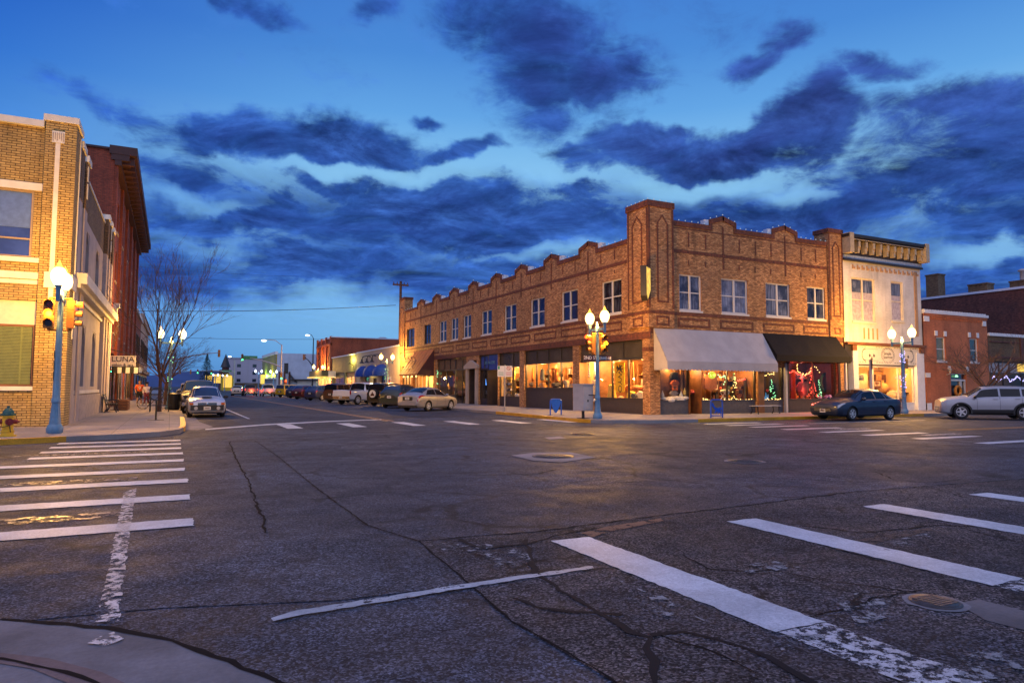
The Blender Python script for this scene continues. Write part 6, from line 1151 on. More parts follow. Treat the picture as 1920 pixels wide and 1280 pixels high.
PICK = [(2.85, .72, .66, .78, .6, .42), (2.75, 1.05, .98, .90, .74, .36), (2.4, 1.16, 1.08, .96, .8, .32), (1.6, 1.20, 1.12, .985, .82, .32), (1.3, 1.22, 1.14, .985, .82, .32), (1.0, 1.52, 1.15, .985, .76, .32), (.72, 1.82, 1.16, .985, .72, .32), (.2, 1.88, 1.17, .985, .72, .32), (-.52, 1.86, 1.17, .985, .71, .32), (-.74, 1.24, 1.18, .98, .80, .32), (-.80, 1.235, 1.215, .975, .93, .34), (-2.7, 1.235, 1.215, .965, .93, .40), (-2.78, 1.20, 1.18, .955, .92, .46), (-2.80, .70, .66, .95, .9, .5)]
pick_w = dict(side=[[(1.04, 6.12), (.1, 6.12), (.1, 6.92), (.80, 6.92)], [(.02, 6.12), (-.56, 6.12), (-.50, 6.92), (.02, 6.92)]], wind=(1.24, .76, 7.2, 7.2), rear=(-.54, -.73, 7.15, 7.15), heads=[(2.8, 3.7), (2.5, 3.9), (2.55, 5.5), (2.78, 5.4)], tails=[(-2.79, 3.2), (-2.66, 3.2), (-2.66, 5.4), (-2.785, 5.4)], seams=((1.0, 2.2, 5.5), (-.6, 2.2, 6.1), (.06, 2.2, 6.1)), handles=(.2,), mirror=1.0, grille=(.55, .6, .98), bed=(-2.66, -.86, 1.262, .8), bumper=[(2.85, .9, .42, .62, 'chrome'), (-2.80, .92, .5, .72, 'chrome')], plate_r=(.07, .61))
def kw(d, **k): q = dict(d); q.update(k); return q
c = car('silver white station wagon with dark lower bumpers parked nose towards the camera', WAGON, (.52, .54, .58), (1.35, -1.28), .31, **kw(wag_w, grille=(.42, .60, .72), glassm='car_glass_blue', cladding=True, bumper=[(2.29, .74, .36, .60, 'plastic')], seams=()))
for s in (-1, 1): mb = MB(); mb.cyl((2.34, s * .5, .46), (2.365, s * .5, .46), .09, .085, 14); mb_build_local(mb, 'fog_lamp', MT['headlamp'], c); mb = MB(); mb.box(2.2, 2.30, s * .62, s * .78, .62, .73); mb_build_local(mb, 'indicator', MT['marker'], c)
mb = MB(); mb.box(1.3, 1.75, -.22, .22, .99, 1.02); mb_build_local(mb, 'bonnet_scoop', MT['plastic'], c)
put(c, 1.62, 38.6, R(-90))
c = car('dark blue-black pickup parked close behind the silver white station wagon', PICK, (.012, .016, .025), (1.78, -1.72), .39, **kw(pick_w, glassm='car_glass_blue'), name='pickup_truck', cat='pickup'); put(c, 1.5, 45.6, R(-90)); 
c = car('pale hatchback car third in the row along the left kerb', SUV, (.3, .32, .36), (1.36, -1.30), .34, **kw(suv_w, glassm='car_glass_blue')); put(c, 1.55, 55.5, R(-90))
c = car('white van-like car farthest along the left kerb', BOXY, (.5, .5, .52), (1.3, -1.32), .36, **kw(box_w)); put(c, 1.5, 63, R(-90)); c = car('dark saloon between two pale cars on the left kerb', SEDAN, (.03, .03, .035), (1.42, -1.36), .33, **kw(sed_w)); put(c, 1.55, 69.5, R(-90))
# angled row on the right-hand kerb
def at(u, d): x, y = dep(u, d); return x, y
HA = math.atan2(.60, .80)
def pk(o, u, d, h=HA): x, y = dep(u, d); return put(o, x, y, h)
c = car('silver saloon with red wing tail lights parked nose to kerb, nearest of the angled row', SEDAN, (.29, .28, .285), (1.38, -1.32), .325, **kw(sed_w, side=[[(.80, 6.12), (-.32, 6.12), (-.32, 6.92), (.42, 6.92)], [(-.40, 6.12), (-1.5, 6.2), (-1.12, 6.92), (-.40, 6.92)]], tails=[(-2.38, 3.7), (-1.72, 4.5), (-1.9, 5.5), (-2.37, 5.2)]), metal=.6, spokes=5); pk(c, 805, 45.2)
c = car('dark green crossover with roof rack parked between the silver saloon and the spare wheel jeep', SUV, (.022, .034, .026), (1.36, -1.30), .35, **kw(suv_w, roofrails=True, cladding=True, glassm='car_glass_blue')); pk(c, 758, 51.3, math.atan2(.72, .69))
c = car('black boxy off-roader with a white covered spare wheel on its tail', BOXY, (.012, .012, .013), (1.3, -1.32), .38, **kw(box_w, spare=True, cladding=True), name='off_roader'); pk(c, 735, 56.5, math.atan2(.66, .75))
c = car('white pickup with chrome rear bumper parked at an angle', PICK, (.60, .62, .66), (1.78, -1.72), .40, **kw(pick_w, metal=.1, spokes=8), name='pickup_truck', cat='pickup'); pk(c, 681, 61)
for k in range(5): mb = MB(); mb.box(.3, .42, -.5 + .25 * k - .04, -.5 + .25 * k + .04, 1.90, 1.93); mb_build_local(mb, 'roof_marker', MT['marker'], c)
c = car('dark maroon large estate van parked behind the white pickup', BOXY, (.05, .012, .012), (1.3, -1.32), .38, **kw(box_w)); pk(c, 650, 67)
for lab, keys, col, kww, u, d in (('blue hatchback parked at an angle left of the maroon van', SUV, (.02, .035, .10), suv_w, 610, 77), ('dark red crossover parked at an angle left of the blue hatchback', SUV, (.09, .012, .012), suv_w, 583, 85), ('dark navy crossover parked at an angle left of the dark red one', SUV, (.015, .02, .045), suv_w, 569, 93), ('yellow open-topped off-roader parked last in the angled row', BOXY, (.55, .33, .01), box_w, 548, 101)):
    c = car(lab, keys, col, (1.36, -1.30), .34, **kw(kww, glassm='car_glass_blue')); pk(c, u, d, HA if 'yellow' not in lab else HA)
# moving vehicles, tail lights on
c = car('white pickup driving away with amber lit tail lights', PICK, (.55, .55, .57), (1.78, -1.72), .39, **kw(pick_w, lit=True, metal=.1), name='pickup_truck', cat='pickup'); x, y = dep(504, 108); put(c, x, y, R(90)); ptlight('tail_glow', (-3.1, 0, .9), 6, (1, .1, .03), .2, c)
c = car('grey pickup driving away with red lit tail lights', PICK, (.10, .10, .115), (1.78, -1.72), .39, **kw(pick_w, lit=True), name='pickup_truck', cat='pickup'); x, y = dep(471, 112); put(c, x, y, R(90)); ptlight('tail_glow', (-3.1, 0, .9), 30, (1, .1, .03), .2, c)
c = car('pale crossover lit orange beside the grey pickup', SUV, (.5, .42, .35), (1.36, -1.30), .34, **kw(suv_w, lit=True)); x, y = dep(449, 113); put(c, x, y, R(80))
# right-hand street
c = car('dark blue saloon parked along the yellow kerb before the black awning', SEDAN, (.020, .028, .052), (1.42, -1.36), .325, **kw(sed_w), metal=.5)
c = put(c, ux(1604, 22.9), 22.9, R(180)); c.scale = (1, 1, 1)
c = car('silver crossover with black wheel arch cladding parked on the far right', SUV, (.33, .335, .36), (1.36, -1.33), .36, **kw(suv_w, cladding=True, roofrails=True), metal=.5, spokes=5); x, y = dep(1847, 35.4); put(c, x, y, math.atan2(.74, -.67))
# ------------------------------------------------------------------ bare trees
def bare_tree(label, x, y, h, spread, seed, fork=.22, limbs=4, trunk_r=.09, levels=5, lean=(0, 0), group='bare street trees', z0=.14, twig='twig', ang=.5):
    rr = random.Random(seed); t = thing('bare_tree', label, 'tree', (x, y, z0), group=group); tm_ = MB(); cm_ = MB(); hf = h * fork
    pts = [Vector((0, 0, 0)), Vector((lean[0] * .3, lean[1] * .3, hf * .5)), Vector((lean[0], lean[1], hf))]
    tm_.tube(pts, [trunk_r * 1.25, trunk_r, trunk_r * .9], 8); top = pts[-1]
    def grow(p, d, L, r, lv):
        mb = tm_ if lv >= levels - 1 else cm_; n = 4 if lv > 1 else 3; q = p; k = 6 if lv >= levels - 1 else 4 if lv > 1 else 3; pts_ = [q]; rs = [r]
        for i in range(n):
            d = (d + Vector((rr.uniform(-1, 1), rr.uniform(-1, 1), rr.uniform(-.35, .75))) * .16).normalized(); q = q + d * (L / n); pts_.append(q); rs.append(r * (1 - .45 * (i + 1) / n))
        mb.tube(pts_, rs, k)
        if lv == 0: return
        m = rr.choice((3, 4)) if lv > 1 else rr.choice((3, 4, 5))
        for j in range(m):
            f = .3 + .7 * (j + rr.random() * .6) / m; i = min(int(f * n), n - 1); b = pts_[i].lerp(pts_[i + 1], f * n - i if f * n - i <= 1 else 1)
            a = rr.uniform(0, 2 * math.pi); ax = d.orthogonal().normalized(); ax.rotate(Matrix.Rotation(a, 3, d)); nd = (d * math.cos(rr.uniform(.3, .75)) + ax * math.sin(rr.uniform(.35, .8))); nd.z = nd.z * .9 + .18; nd.x *= spread; nd.y *= spread; nd.normalize()
            grow(b, nd, L * rr.uniform(.5, .74), max(r * .5, .006), lv - 1)
    for i in range(limbs):
        a = 2 * math.pi * (i + rr.uniform(-.2, .2)) / limbs; d = Vector((math.cos(a) * ang * spread, math.sin(a) * ang * spread, 1)).normalized(); grow(top - Vector((0, 0, .08 * hf * rr.random())), d, h * .40 * rr.uniform(.85, 1.1), trunk_r * .6, levels - 1)
    tm_.build('trunk', MT['bark'], None).parent = t; cm_.build('crown', MT[twig], None).parent = t; return t
tx_, _ = aY(299, 760, 42.2)
bare_tree('tall bare vase-shaped tree on the left pavement before the street lamp', tx_, 42.2, 9.9, .72, 21, .18, 5, .09, 5)
bare_tree('bare reddish tree second from the near tall one on the left pavement', -.35, 58, 6.2, 1.35, 5, .26, 5, .08, 5); bare_tree('bare tree third along the left pavement', -.3, 70, 6.2, 1.35, 9, .28, 5, .08, 5); bare_tree('bare tree fourth along the left pavement', -.3, 83, 6.4, 1.3, 15, .28, 5, .08, 4); bare_tree('bare tree last along the left pavement', -.3, 98, 6.4, 1.3, 16, .28, 5, .08, 4)
x_, _ = aY(1850, 760, 25.2); bare_tree('small spreading bare tree behind the silver crossover on the right', x_, 25.2, 5.2, 1.45, 33, .27, 6, .10, 5, ang=.75)
def conifer(label, x, y, h, r, seed):
    rr = random.Random(seed); t = thing('conifer_tree', label, 'tree', (x, y, 0)); mb = MB(); mb.cyl((0, 0, 0), (0, 0, h * .9), r * .09, .03, 8); mb_build_local(mb, 'trunk', MT['bark'], t); mb = MB()
    for k in range(2600):
        f = rr.random() ** .8; z = h * (.08 + .92 * f); rad = r * (1 - f) * rr.uniform(.25, 1.05) * (1 + .25 * math.sin(f * 40)); a = rr.uniform(0, 6.283); c = Vector((rad * math.cos(a), rad * math.sin(a), z - rad * .25)); s = rr.uniform(.15, .42) * (1.2 - f * .7); o = Vector((math.cos(a), math.sin(a), -.35)) * s * 1.6; p = Vector((-math.sin(a), math.cos(a), rr.uniform(-.4, .4))) * s * .55
        mb.add([c - p, c + p, c + o], [(0, 1, 2)])
    mb_build_local(mb, 'crown', MT['conifer'], t); return t
x_, _ = aY(387, 720, 230); conifer('dark conifer standing far down the street left of the turret house', x_, 230, 11.5, 4.3, 3)
# ------------------------------------------------------------------ people on the left pavement
def skin(name, J, E_, m, par, sub=1):
    me = bpy.data.meshes.new(name); me.from_pydata([j[:3] for j in J], E_, []); o = bpy.data.objects.new(name, me); COL.objects.link(o); s = o.modifiers.new('s', 'SKIN'); u = o.modifiers.new('u', 'SUBSURF'); u.levels = sub; u.render_levels = sub
    for i, j in enumerate(J): r = j[3]; me.skin_vertices[0].data[i].radius = (r, r) if not isinstance(r, tuple) else r
    me.skin_vertices[0].data[0].use_root = True; bpy.context.view_layer.update(); m2 = bpy.data.meshes.new_from_object(o.evaluated_get(bpy.context.evaluated_depsgraph_get())); o.modifiers.clear(); o.data = m2; m2.materials.clear(); m2.materials.append(m); m2.polygons.foreach_set('use_smooth', [True] * len(m2.polygons)); o.parent = par; return o
SKIN = mat('skin', (.42, .22, .14), .6, var=.05)
def person(label, x, y, hgt, top_m, leg_m, hair_m, male):
    t = thing('person', label, 'person', (x, y, .14)); k = hgt / 1.78; st = .16
    J = [(0, 0, .94, .15), (0, 0, 1.12, .14), (0, 0, 1.38, .16), (0, 0, 1.50, .06), (0, -.01, 1.58, .07), (0, -.02, 1.67, .105), (0, -.02, 1.75, .085),
         (-.2, 0, 1.42, .065), (-.27, .03, 1.14, .05), (-.22, -.12, .92, .04), (-.20, -.17, .86, .035), (.2, 0, 1.42, .065), (.28, .05, 1.14, .05), (.30, .0, .90, .04), (.30, -.03, .82, .035),
         (-.10, 0, .88, .105), (-.11, -st, .50, .07), (-.12, -st * 1.1, .10, .05), (-.12, -st * 1.1 - .14, .04, .05), (.10, 0, .88, .105), (.11, .02, .50, .07), (.12, st * 1.2, .12, .05), (.12, st * 1.2 - .12, .05, .05)]
    E_ = [(0, 1), (1, 2), (2, 3), (3, 4), (4, 5), (5, 6), (2, 7), (7, 8), (8, 9), (9, 10), (2, 11), (11, 12), (12, 13), (13, 14), (0, 15), (15, 16), (16, 17), (17, 18), (0, 19), (19, 20), (20, 21), (21, 22)]
    sc_ = lambda P_: [(p[0] * k, p[1] * k, p[2] * k, p[3] * k) for p in P_]
    skin('body', sc_(J), E_, SKIN, t)
    e = .03; sl = lambda i, r: (*J[i][:3], r)
    skin('jersey' if male else 'jacket', sc_([(0, 0, .88, .185), (0, 0, 1.12, .18), (0, 0, 1.36, .19), (0, 0, 1.46, .10), sl(7, .10), sl(8, .085 if male else .07), sl(11, .10), sl(12, .085 if male else .07)] + ([sl(9, .055), sl(13, .055)] if not male else [])), [(0, 1), (1, 2), (2, 3), (2, 4), (4, 5), (2, 6), (6, 7)] + ([(5, 8), (7, 9)] if not male else []), top_m, t)
    lg = [(0, 0, .90, .17), sl(15, .13), sl(16, .10 if male else .085), sl(19, .13), sl(20, .10 if male else .085)]; le = [(0, 1), (1, 2), (0, 3), (3, 4)]
    if not male: lg += [sl(17, .06), sl(21, .06)]; le += [(2, 5), (4, 6)]
    skin('shorts' if male else 'leggings', sc_(lg), le, leg_m, t)
    skin('hair', sc_([(0, .035, 1.71, .115), (0, .0, 1.775, .085)] + ([] if male else [(0, .09, 1.55, .09), (.06, .08, 1.38, .06)])), [(0, 1)] + ([] if male else [(0, 2), (2, 3)]), hair_m, t)
    for i, j in ((17, 18), (21, 22)): mb = MB(); a = Vector(J[i][:3]) * k; b = Vector(J[j][:3]) * k; mb.ball((a.x, (a.y + b.y) / 2 - .01, .055), .075, 10, (.75, 1.9, .75)); mb_build_local(mb, 'shoe', MT['white_ink'], t)
    mb = MB(); [mb.ball((s * .035 * k, -.115 * k, 1.685 * k), .013, 6) for s in (-1, 1)]; mb_build_local(mb, 'eyes', MT['black_ink'], t); mb = MB(); mb.ball((0, -.125 * k, 1.655 * k), .017, 6, (.8, 1.2, 1.3)); mb.box(-.025 * k, .025 * k, -.115 * k, -.10 * k, 1.612 * k, 1.62 * k); mb_build_local(mb, 'face', SKIN, t)
    return t
xm, _ = aY(261.5, 740, 57); xw_, _ = aY(275, 740, 56.6)
pm = person('man in an orange number nine jersey and black shorts walking towards the camera', xm, 57, 1.80, mat('jersey_orange', (.62, .10, .02), .7), mat('black_cloth', (.012, .012, .014), .8), mat('hair_dark', (.012, .008, .006), .7), True)
lettering('9', (0, -.212, 1.22), (1, 0, 0), (0, 0, 1), .34, MT['white_ink'], pm) if False else None
mb = MB(); vs, fs = text_mesh('9', .38); mb.add([(v.x, -.232 + abs(v.x) * .25 - v.z, 1.24 + v.y) for v in vs], fs); mb_build_local(mb, 'jersey_number', MT['white_ink'], pm)
person('woman in a white jacket and maroon leggings walking beside the man in orange', xw_, 56.6, 1.62, mat('jacket_white', (.62, .52, .55), .7), mat('leggings_maroon', (.16, .012, .03), .7), mat('hair_brown', (.02, .012, .008), .7), False)
# ------------------------------------------------------------------ street furniture
def bench(label, x, y, rz, back=True, L=1.7, top='black_metal'):
    t = thing('bench', label, 'bench', (x, y, .14), rz); mb = MB()
    for k in range(5): mb.box(-L / 2, L / 2, -.22 + .1 * k, -.14 + .1 * k, .42, .455)
    mb_build_local(mb, 'seat', MT[top], t)
    if back:
        mb = MB(); [mb.hexa([(-L / 2, .27 + .03 * k, .52 + .11 * k), (L / 2, .27 + .03 * k, .52 + .11 * k), (L / 2, .30 + .03 * k, .52 + .11 * k), (-L / 2, .30 + .03 * k, .52 + .11 * k), (-L / 2, .29 + .03 * k, .60 + .11 * k), (L / 2, .29 + .03 * k, .60 + .11 * k), (L / 2, .32 + .03 * k, .60 + .11 * k), (-L / 2, .32 + .03 * k, .60 + .11 * k)]) for k in range(4)]; mb_build_local(mb, 'backrest', MT['black_metal'], t)
    for s in (-1, 1):
        xx = s * (L / 2 - .15); mb = MB(); mb.tube([(xx, -.26, 0), (xx, -.18, .2), (xx, -.2, .41)], .03, 6); mb.tube([(xx, .3, 0), (xx, .18, .2), (xx, .25, .45)], .03, 6); mb.tube([(xx, -.22, .40), (xx, .26, .40)], .025, 6)
        if back: mb.tube([(xx, -.2, .41), (xx, -.24, .62), (xx, .1, .66), (xx, .3, .62)], .022, 6); mb.tube([(xx, .25, .45), (xx, .4, .98)], .022, 6)
        mb_build_local(mb, 'leg', MT['black_metal'], t)
    return t
bench('black iron bench against the painted stone flank on the left pavement', -2.78, 42.6, R(90)); bench('backless black bench before the shop window with the christmas lights', 29.2, 27.4, 0, False, 1.9, 'grey_metal')
for y in (45.2, 46.6):
    t = thing('planter_box', 'dark wooden planter box ' + ('just past the iron bench' if y < 46 else 'standing under the LUNA sign'), 'planter', (-2.5, y, .14)); mb = MB(); [mb.box(-.35, .35, -.5, .5, .02 + .15 * k, .15 + .15 * k) for k in range(4)]; mb_build_local(mb, 'box', MT['interior_wood'], t); mb = MB(); mb.box(-.3, .3, -.45, .45, .55, .585); mb_build_local(mb, 'soil', MT['bark'], t)
t = thing('fire_hydrant', 'yellow fire hydrant with dark green bonnet and red caps', 'fire hydrant', (-3.95, 22.95, .14)); mb = MB(); mb.lathe((0, 0, 0), [(.21, 0), (.21, .04), (.15, .05), (.145, .12), (.165, .125), (.165, .15), (.135, .16), (.13, .52), (.165, .53), (.165, .57)], 18); mb_build_local(mb, 'barrel', MT['hydrant_yellow'], t); mb = MB(); mb.lathe((0, 0, .57), [(.185, 0), (.185, .04), (.14, .05), (.125, .12), (.07, .19), (.04, .2), (.035, .26)], 16); mb_build_local(mb, 'bonnet', MT['hydrant_green'], t)
for d, r_ in (((-1, 0, 0), .065), ((1, 0, 0), .065), ((.35, -.94, 0), .095)): mb = MB(); d = Vector(d); mb.cyl(d * .12 + Vector((0, 0, .40)), d * .22 + Vector((0, 0, .40)), r_, r_, 12); mb.cyl(d * .22 + Vector((0, 0, .40)), d * .27 + Vector((0, 0, .40)), r_ * .45, r_ * .4, 6); mb_build_local(mb, 'cap', MT['hydrant_red'], t)
mb = MB(); mb.tube([(-.22, -.04, .36), (-.14, -.17, .25), (0.06, -.2, .3)], .012, 4); mb.tube([(.07, -.2, .33), (.1, -.17, .12)], .012, 4); mb_build_local(mb, 'chain', MT['black_metal'], t)
t = thing('control_cabinet', 'grey metal signal control cabinet on a post beside the far corner lamp', 'cabinet', (16.75, 26.35, .14), R(12)); mb = MB(); mb.box(-.30, .30, -.34, .34, .36, 1.50); mb_build_local(mb, 'housing', MT['grey_metal'], t); mb = MB(); mb.box(-.33, .33, -.37, .37, 1.50, 1.56); mb_build_local(mb, 'lid', MT['grey_metal'], t); mb = MB(); mb.cyl((0, 0, 0), (0, 0, .36), .07, n=10); mb.box(-.2, .2, -.2, .2, 0, .02); mb_build_local(mb, 'post', MT['black_metal'], t); mb = MB(); mb.box(-.26, .26, -.352, -.341, .42, 1.44); mb.box(.1, .16, -.36, -.352, .8, .95) ; mb_build_local(mb, 'door', MT['grey_metal'], t); mb = MB(); mb.box(-.08, .0, -.356, -.352, .75, .85); mb.tube([(.0, -.35, 1.06), (.45, -.36, 1.06)], .02, 6); mb_build_local(mb, 'handle', MT['black_metal'], t)
def arch_pts(w, h, r=.12): return [(-w, 0, 0), (-w, 0, h - r)] + [(-w + r - r * math.cos(a), 0, h - r + r * math.sin(a)) for a in (math.pi / 6, math.pi / 3, math.pi / 2)] + [(w - r + r * math.sin(a), 0, h - r + r * math.cos(a)) for a in (0, math.pi / 6, math.pi / 3, math.pi / 2)] + [(w, 0, 0)]
def rack(label, x, y, rz, w, h, plate):
    t = thing('bike_rack', label, 'bike rack', (x, y, .14), rz, 'blue bike racks'); mb = MB(); mb.tube(arch_pts(w, h), .035, 8); mb.tube([(-w, 0, .1), (w, 0, .1)], .03, 8) if len(plate) > 8 else None; mb_build_local(mb, 'frame', MT['rack_blue'], t); mb = MB(); mb.prism([(p[0], -.012, p[1]) for p in plate], (0, .024, 0)); mb_build_local(mb, 'cutout_plate', MT['rack_blue'], t); mb = MB(); [mb.box(s * w - .1, s * w + .1, -.08, .08, 0, .012) for s in (-1, 1)]; mb_build_local(mb, 'foot', MT['black_metal'], t); return t
rack('blue bike rack with a tapered shield plate near the long shop front', 17.5, 30.1, R(-8), .30, .80, [(-.27, .68), (-.17, .78), (.17, .78), (.27, .68), (.2, .42), (.05, .12), (-.05, .12), (-.2, .42)])
HORSE = [(-.30, .62), (-.25, .72), (-.20, .66), (-.10, .50), (.05, .46), (.20, .50), (.28, .48), (.31, .38), (.26, .42), (.23, .33), (.30, .22), (.27, .13), (.22, .20), (.15, .28), (.08, .18), (.02, .20), (.10, .30), (-.02, .28), (-.08, .20), (-.14, .24), (-.06, .34), (-.16, .42), (-.22, .52), (-.28, .54)]
rack('blue bike rack with a running horse cut-out before the grey awning', 23.05, 24.6, 0, .36, .84, HORSE)
t = thing('bike_rack', 'black loop bike rack post on the near left pavement', 'bike rack', (-.5, 31.6, .14)); mb = MB(); mb.cyl((0, 0, 0), (0, 0, .8), .035, n=8); mb.tube([(.25 * math.sin(a), 0, 1.05 - .25 * math.cos(a)) for a in [2 * math.pi * k / 20 for k in range(21)]], .025, 6); mb_build_local(mb, 'post', MT['black_metal'], t); mb = MB(); mb.box(-.3, .3, -.05, .05, 0, .015); mb_build_local(mb, 'foot', MT['black_metal'], t)
t = thing('tree_guard', 'black iron guard railing round the tall bare tree', 'tree guard', (tx_, 42.2, .14)); mb = MB(); [mb.cyl((.45 * sx, .45 * sy, 0), (.45 * sx, .45 * sy, 1.35), .03, n=6) for sx in (-1, 1) for sy in (-1, 1)]; mb_build_local(mb, 'post', MT['black_metal'], t); mb = MB(); [mb.tube([(-.6, -.45, z), (.6, -.45, z)], .022, 5) for z in (.35, 1.2)]; [mb.tube([(s * .45, -.45, z), (s * .45, .45, z)], .022, 5) for s in (-1, 1) for z in (.35, 1.2)]; mb.v and mb_build_local(mb, 'rails', MT['black_metal'], t)
t = thing('litter_bin', 'black cylindrical litter bin by the left kerb', 'litter bin', (.2, 45.0, .14)); mb = MB(); mb.lathe((0, 0, 0), [(.27, 0), (.30, .05), (.32, .85), (.34, .87), (.34, .93), (.25, 1.0), (.2, .95)], 18); mb_build_local(mb, 'body', MT['black_metal'], t); mb = MB(); [mb.box(.31 * math.cos(a) - .012, .31 * math.cos(a) + .012, .31 * math.sin(a) - .012, .31 * math.sin(a) + .012, .08, .84) for a in [2 * math.pi * k / 18 for k in range(18)]]; mb_build_local(mb, 'slats', MT['frame_dark'], t)
t = thing('bicycle', 'dark bicycle leaning behind the tree guard on the left pavement', 'bicycle', (-.95, 47.5, .14)); 
for x in (-.52, .52): mb = MB(); mb.tube([(x + .33 * math.cos(a), 0, .34 + .33 * math.sin(a)) for a in [2 * math.pi * k / 22 for k in range(23)]], .022, 5); [mb.tube([(x, 0, .34), (x + .32 * math.cos(a), 0, .34 + .32 * math.sin(a))], .004, 3) for a in [math.pi * k / 6 for k in range(12)]]; mb_build_local(mb, 'wheel', MT['tyre'], t)
mb = MB(); mb.tube([(-.52, 0, .34), (-.1, 0, .32), (.38, 0, .82), (-.22, 0, .84), (-.1, 0, .32)], .02, 6); mb.tube([(-.52, 0, .34), (-.22, 0, .84)], .015, 6); mb.tube([(.52, 0, .34), (.36, 0, .95)], .02, 6); mb_build_local(mb, 'frame', MT['black_metal'], t); mb = MB(); mb.tube([(.36, -.25, 1.0), (.36, 0, .96), (.36, .25, 1.0)], .018, 6); mb_build_local(mb, 'handlebar', MT['black_metal'], t); mb = MB(); mb.ball((-.25, 0, .93), .1, 8, (1.4, .7, .3)); mb_build_local(mb, 'saddle', MT['black_metal'], t)
t = thing('parking_sign', 'parking sign post with green and red plates before the long shop front', 'road sign', (17.1, 35.2, .14)); mb = MB(); mb.cyl((0, 0, 0), (0, 0, 2.65), .035, n=8); mb_build_local(mb, 'post', MT['steel'], t)
ag = R(-28)
for s, m_, l_ in ((-1, 'green_ink', 'white and green parking plate'), (1, 'red_ink', 'white and red no parking plate')):
    ca, sa = math.cos(ag), math.sin(ag); q = lambda a, z, n=0: (a * ca - n * sa, a * sa + n * ca, z); a0, a1 = (-.42, -.01) if s < 0 else (.01, .42); mb = MB(); mb.prism([q(a0, 2.0, -.05), q(a1, 2.0, -.05), q(a1, 2.62, -.05), q(a0, 2.62, -.05)], Vector(q(0, 0, .012))); pl = mb_build_local(mb, 'plate', MT['sign_white'], t, label=l_); mb = MB()
    if s < 0: mb.prism([q(a0 + .03, 2.42, -.053), q(a0 + .13, 2.42, -.053), q(a0 + .13, 2.6, -.053), q(a0 + .03, 2.6, -.053)], Vector(q(0, 0, .001)))
    else: mb.tube([q((a0 + a1) / 2 + .1 * math.cos(k * .5), 2.48 + .1 * math.sin(k * .5), -.055) for k in range(14)], .018, 4); mb.tube([q((a0 + a1) / 2 - .07, 2.55, -.055), q((a0 + a1) / 2 + .07, 2.41, -.055)], .014, 4)
    mb.prism([q(a0 + .06, 2.22, -.053), q(a1 - .06, 2.22, -.053), q(a1 - .06, 2.25, -.053), q(a0 + .06, 2.25, -.053)], Vector(q(0, 0, .001))); mb.prism([q(a0 + .06, 2.1, -.053), q(a1 - .06, 2.1, -.053), q(a1 - .06, 2.14, -.053), q(a0 + .06, 2.14, -.053)], Vector(q(0, 0, .001))); mb_build_local(mb, 'print', MT[m_], pl)
x_, _ = aY(1635, 770, 25.0); t = thing('street_sign_post', 'brown sign on a square grey post seen edge-on before the cream shop', 'road sign', (x_, 25.0, .14)); mb = MB(); mb.box(-.05, .05, -.05, .05, 0, 3.0); mb_build_local(mb, 'post', MT['grey_metal'], t); mb = MB(); mb.box(-.02, .42, -.30, .02, 2.35, 3.05) if False else mb.prism([(-.25, -.3, 2.5), (.30, .1, 2.5), (.30, .1, 3.15), (-.25, -.3, 3.15)], (-.02, .03, 0)); mb_build_local(mb, 'plate', MT['sign_brown'], t)
# ------------------------------------------------------------------ shop window displays
SH = {'tee': [(-.3, 0), (.3, 0), (.3, .6), (.5, .5), (.56, .7), (.3, .97), (.12, 1), (0, .94), (-.12, 1), (-.3, .97), (-.56, .7), (-.5, .5), (-.3, .6)],
      'sweater': [(-.3, 0), (.3, 0), (.31, .6), (.4, .03), (.55, .06), (.42, .9), (.15, 1), (-.15, 1), (-.42, .9), (-.55, .06), (-.4, .03), (-.31, .6)],
      'dress': [(-.5, 0), (.5, 0), (.22, .62), (.3, .95), (.1, 1), (0, .93), (-.1, 1), (-.3, .95), (-.22, .62)],
      'coat': [(-.36, 0), (-.03, 0), (0, .5), (.03, 0), (.36, 0), (.34, .5), (.47, .25), (.56, .3), (.4, .9), (.12, 1), (-.12, 1), (-.4, .9), (-.56, .3), (-.47, .25), (-.34, .5)]}
CM = {}
def cl(c, name=None):
    k = tuple(c)
    if k not in CM: CM[k] = mat('cloth_%d' % len(CM), c, .8, var=.22, scale=9)
    return CM[k]
def DP(fac, u, v, o):      # pixel -> (along, z) on a plane set back o behind the wall
    return aX(u, v, XL + o) if fac is FL else aY(u, v, fac.c + o)
def garment(label, fac, u, v0, v1, w, o, kind, c, cat='garment', name=None, thick=.14, hanger=True):
    a, z1 = DP(fac, u, v0, o); _, z0 = DP(fac, u, v1, o); h = z1 - z0; base = fac.P(a, z0, -o); t = thing(name or {'tee': 'shirt', 'coat': 'coat'}.get(kind, kind), label, cat, base); mb = MB(); f = fac.off(-o)
    pl = [(a + p[0] * w, z0 + p[1] * h) for p in SH[kind]]; n = len(pl); ca = sum(p[0] for p in pl) / n; cz = sum(p[1] for p in pl) / n
    fr = [f.P(*p, 0) for p in pl]; inn = [f.P(ca + (p[0] - ca) * .8, cz + (p[1] - cz) * .86, thick * .5) for p in pl]; bk = [f.P(ca + (p[0] - ca) * .8, cz + (p[1] - cz) * .86, -thick * .5) for p in pl]
    mb.add(fr + inn + bk, [(i, (i + 1) % n, n + (i + 1) % n, n + i) for i in range(n)] + [(i, (i + 1) % n, 2 * n + (i + 1) % n, 2 * n + i) for i in range(n)] + [tuple(range(n, 2 * n)), tuple(range(2 * n, 3 * n))])
    mb.build('cloth', cl(c), t)
    if hanger: mb = MB(); mb.tube([f.P(a, z1 - .02, 0), f.P(a, z1 + .12, 0), f.P(a + .05, z1 + .16, 0)], .008, 4); mb.build('hanger', MT['steel'], t)
    return t, f, a, z0, h
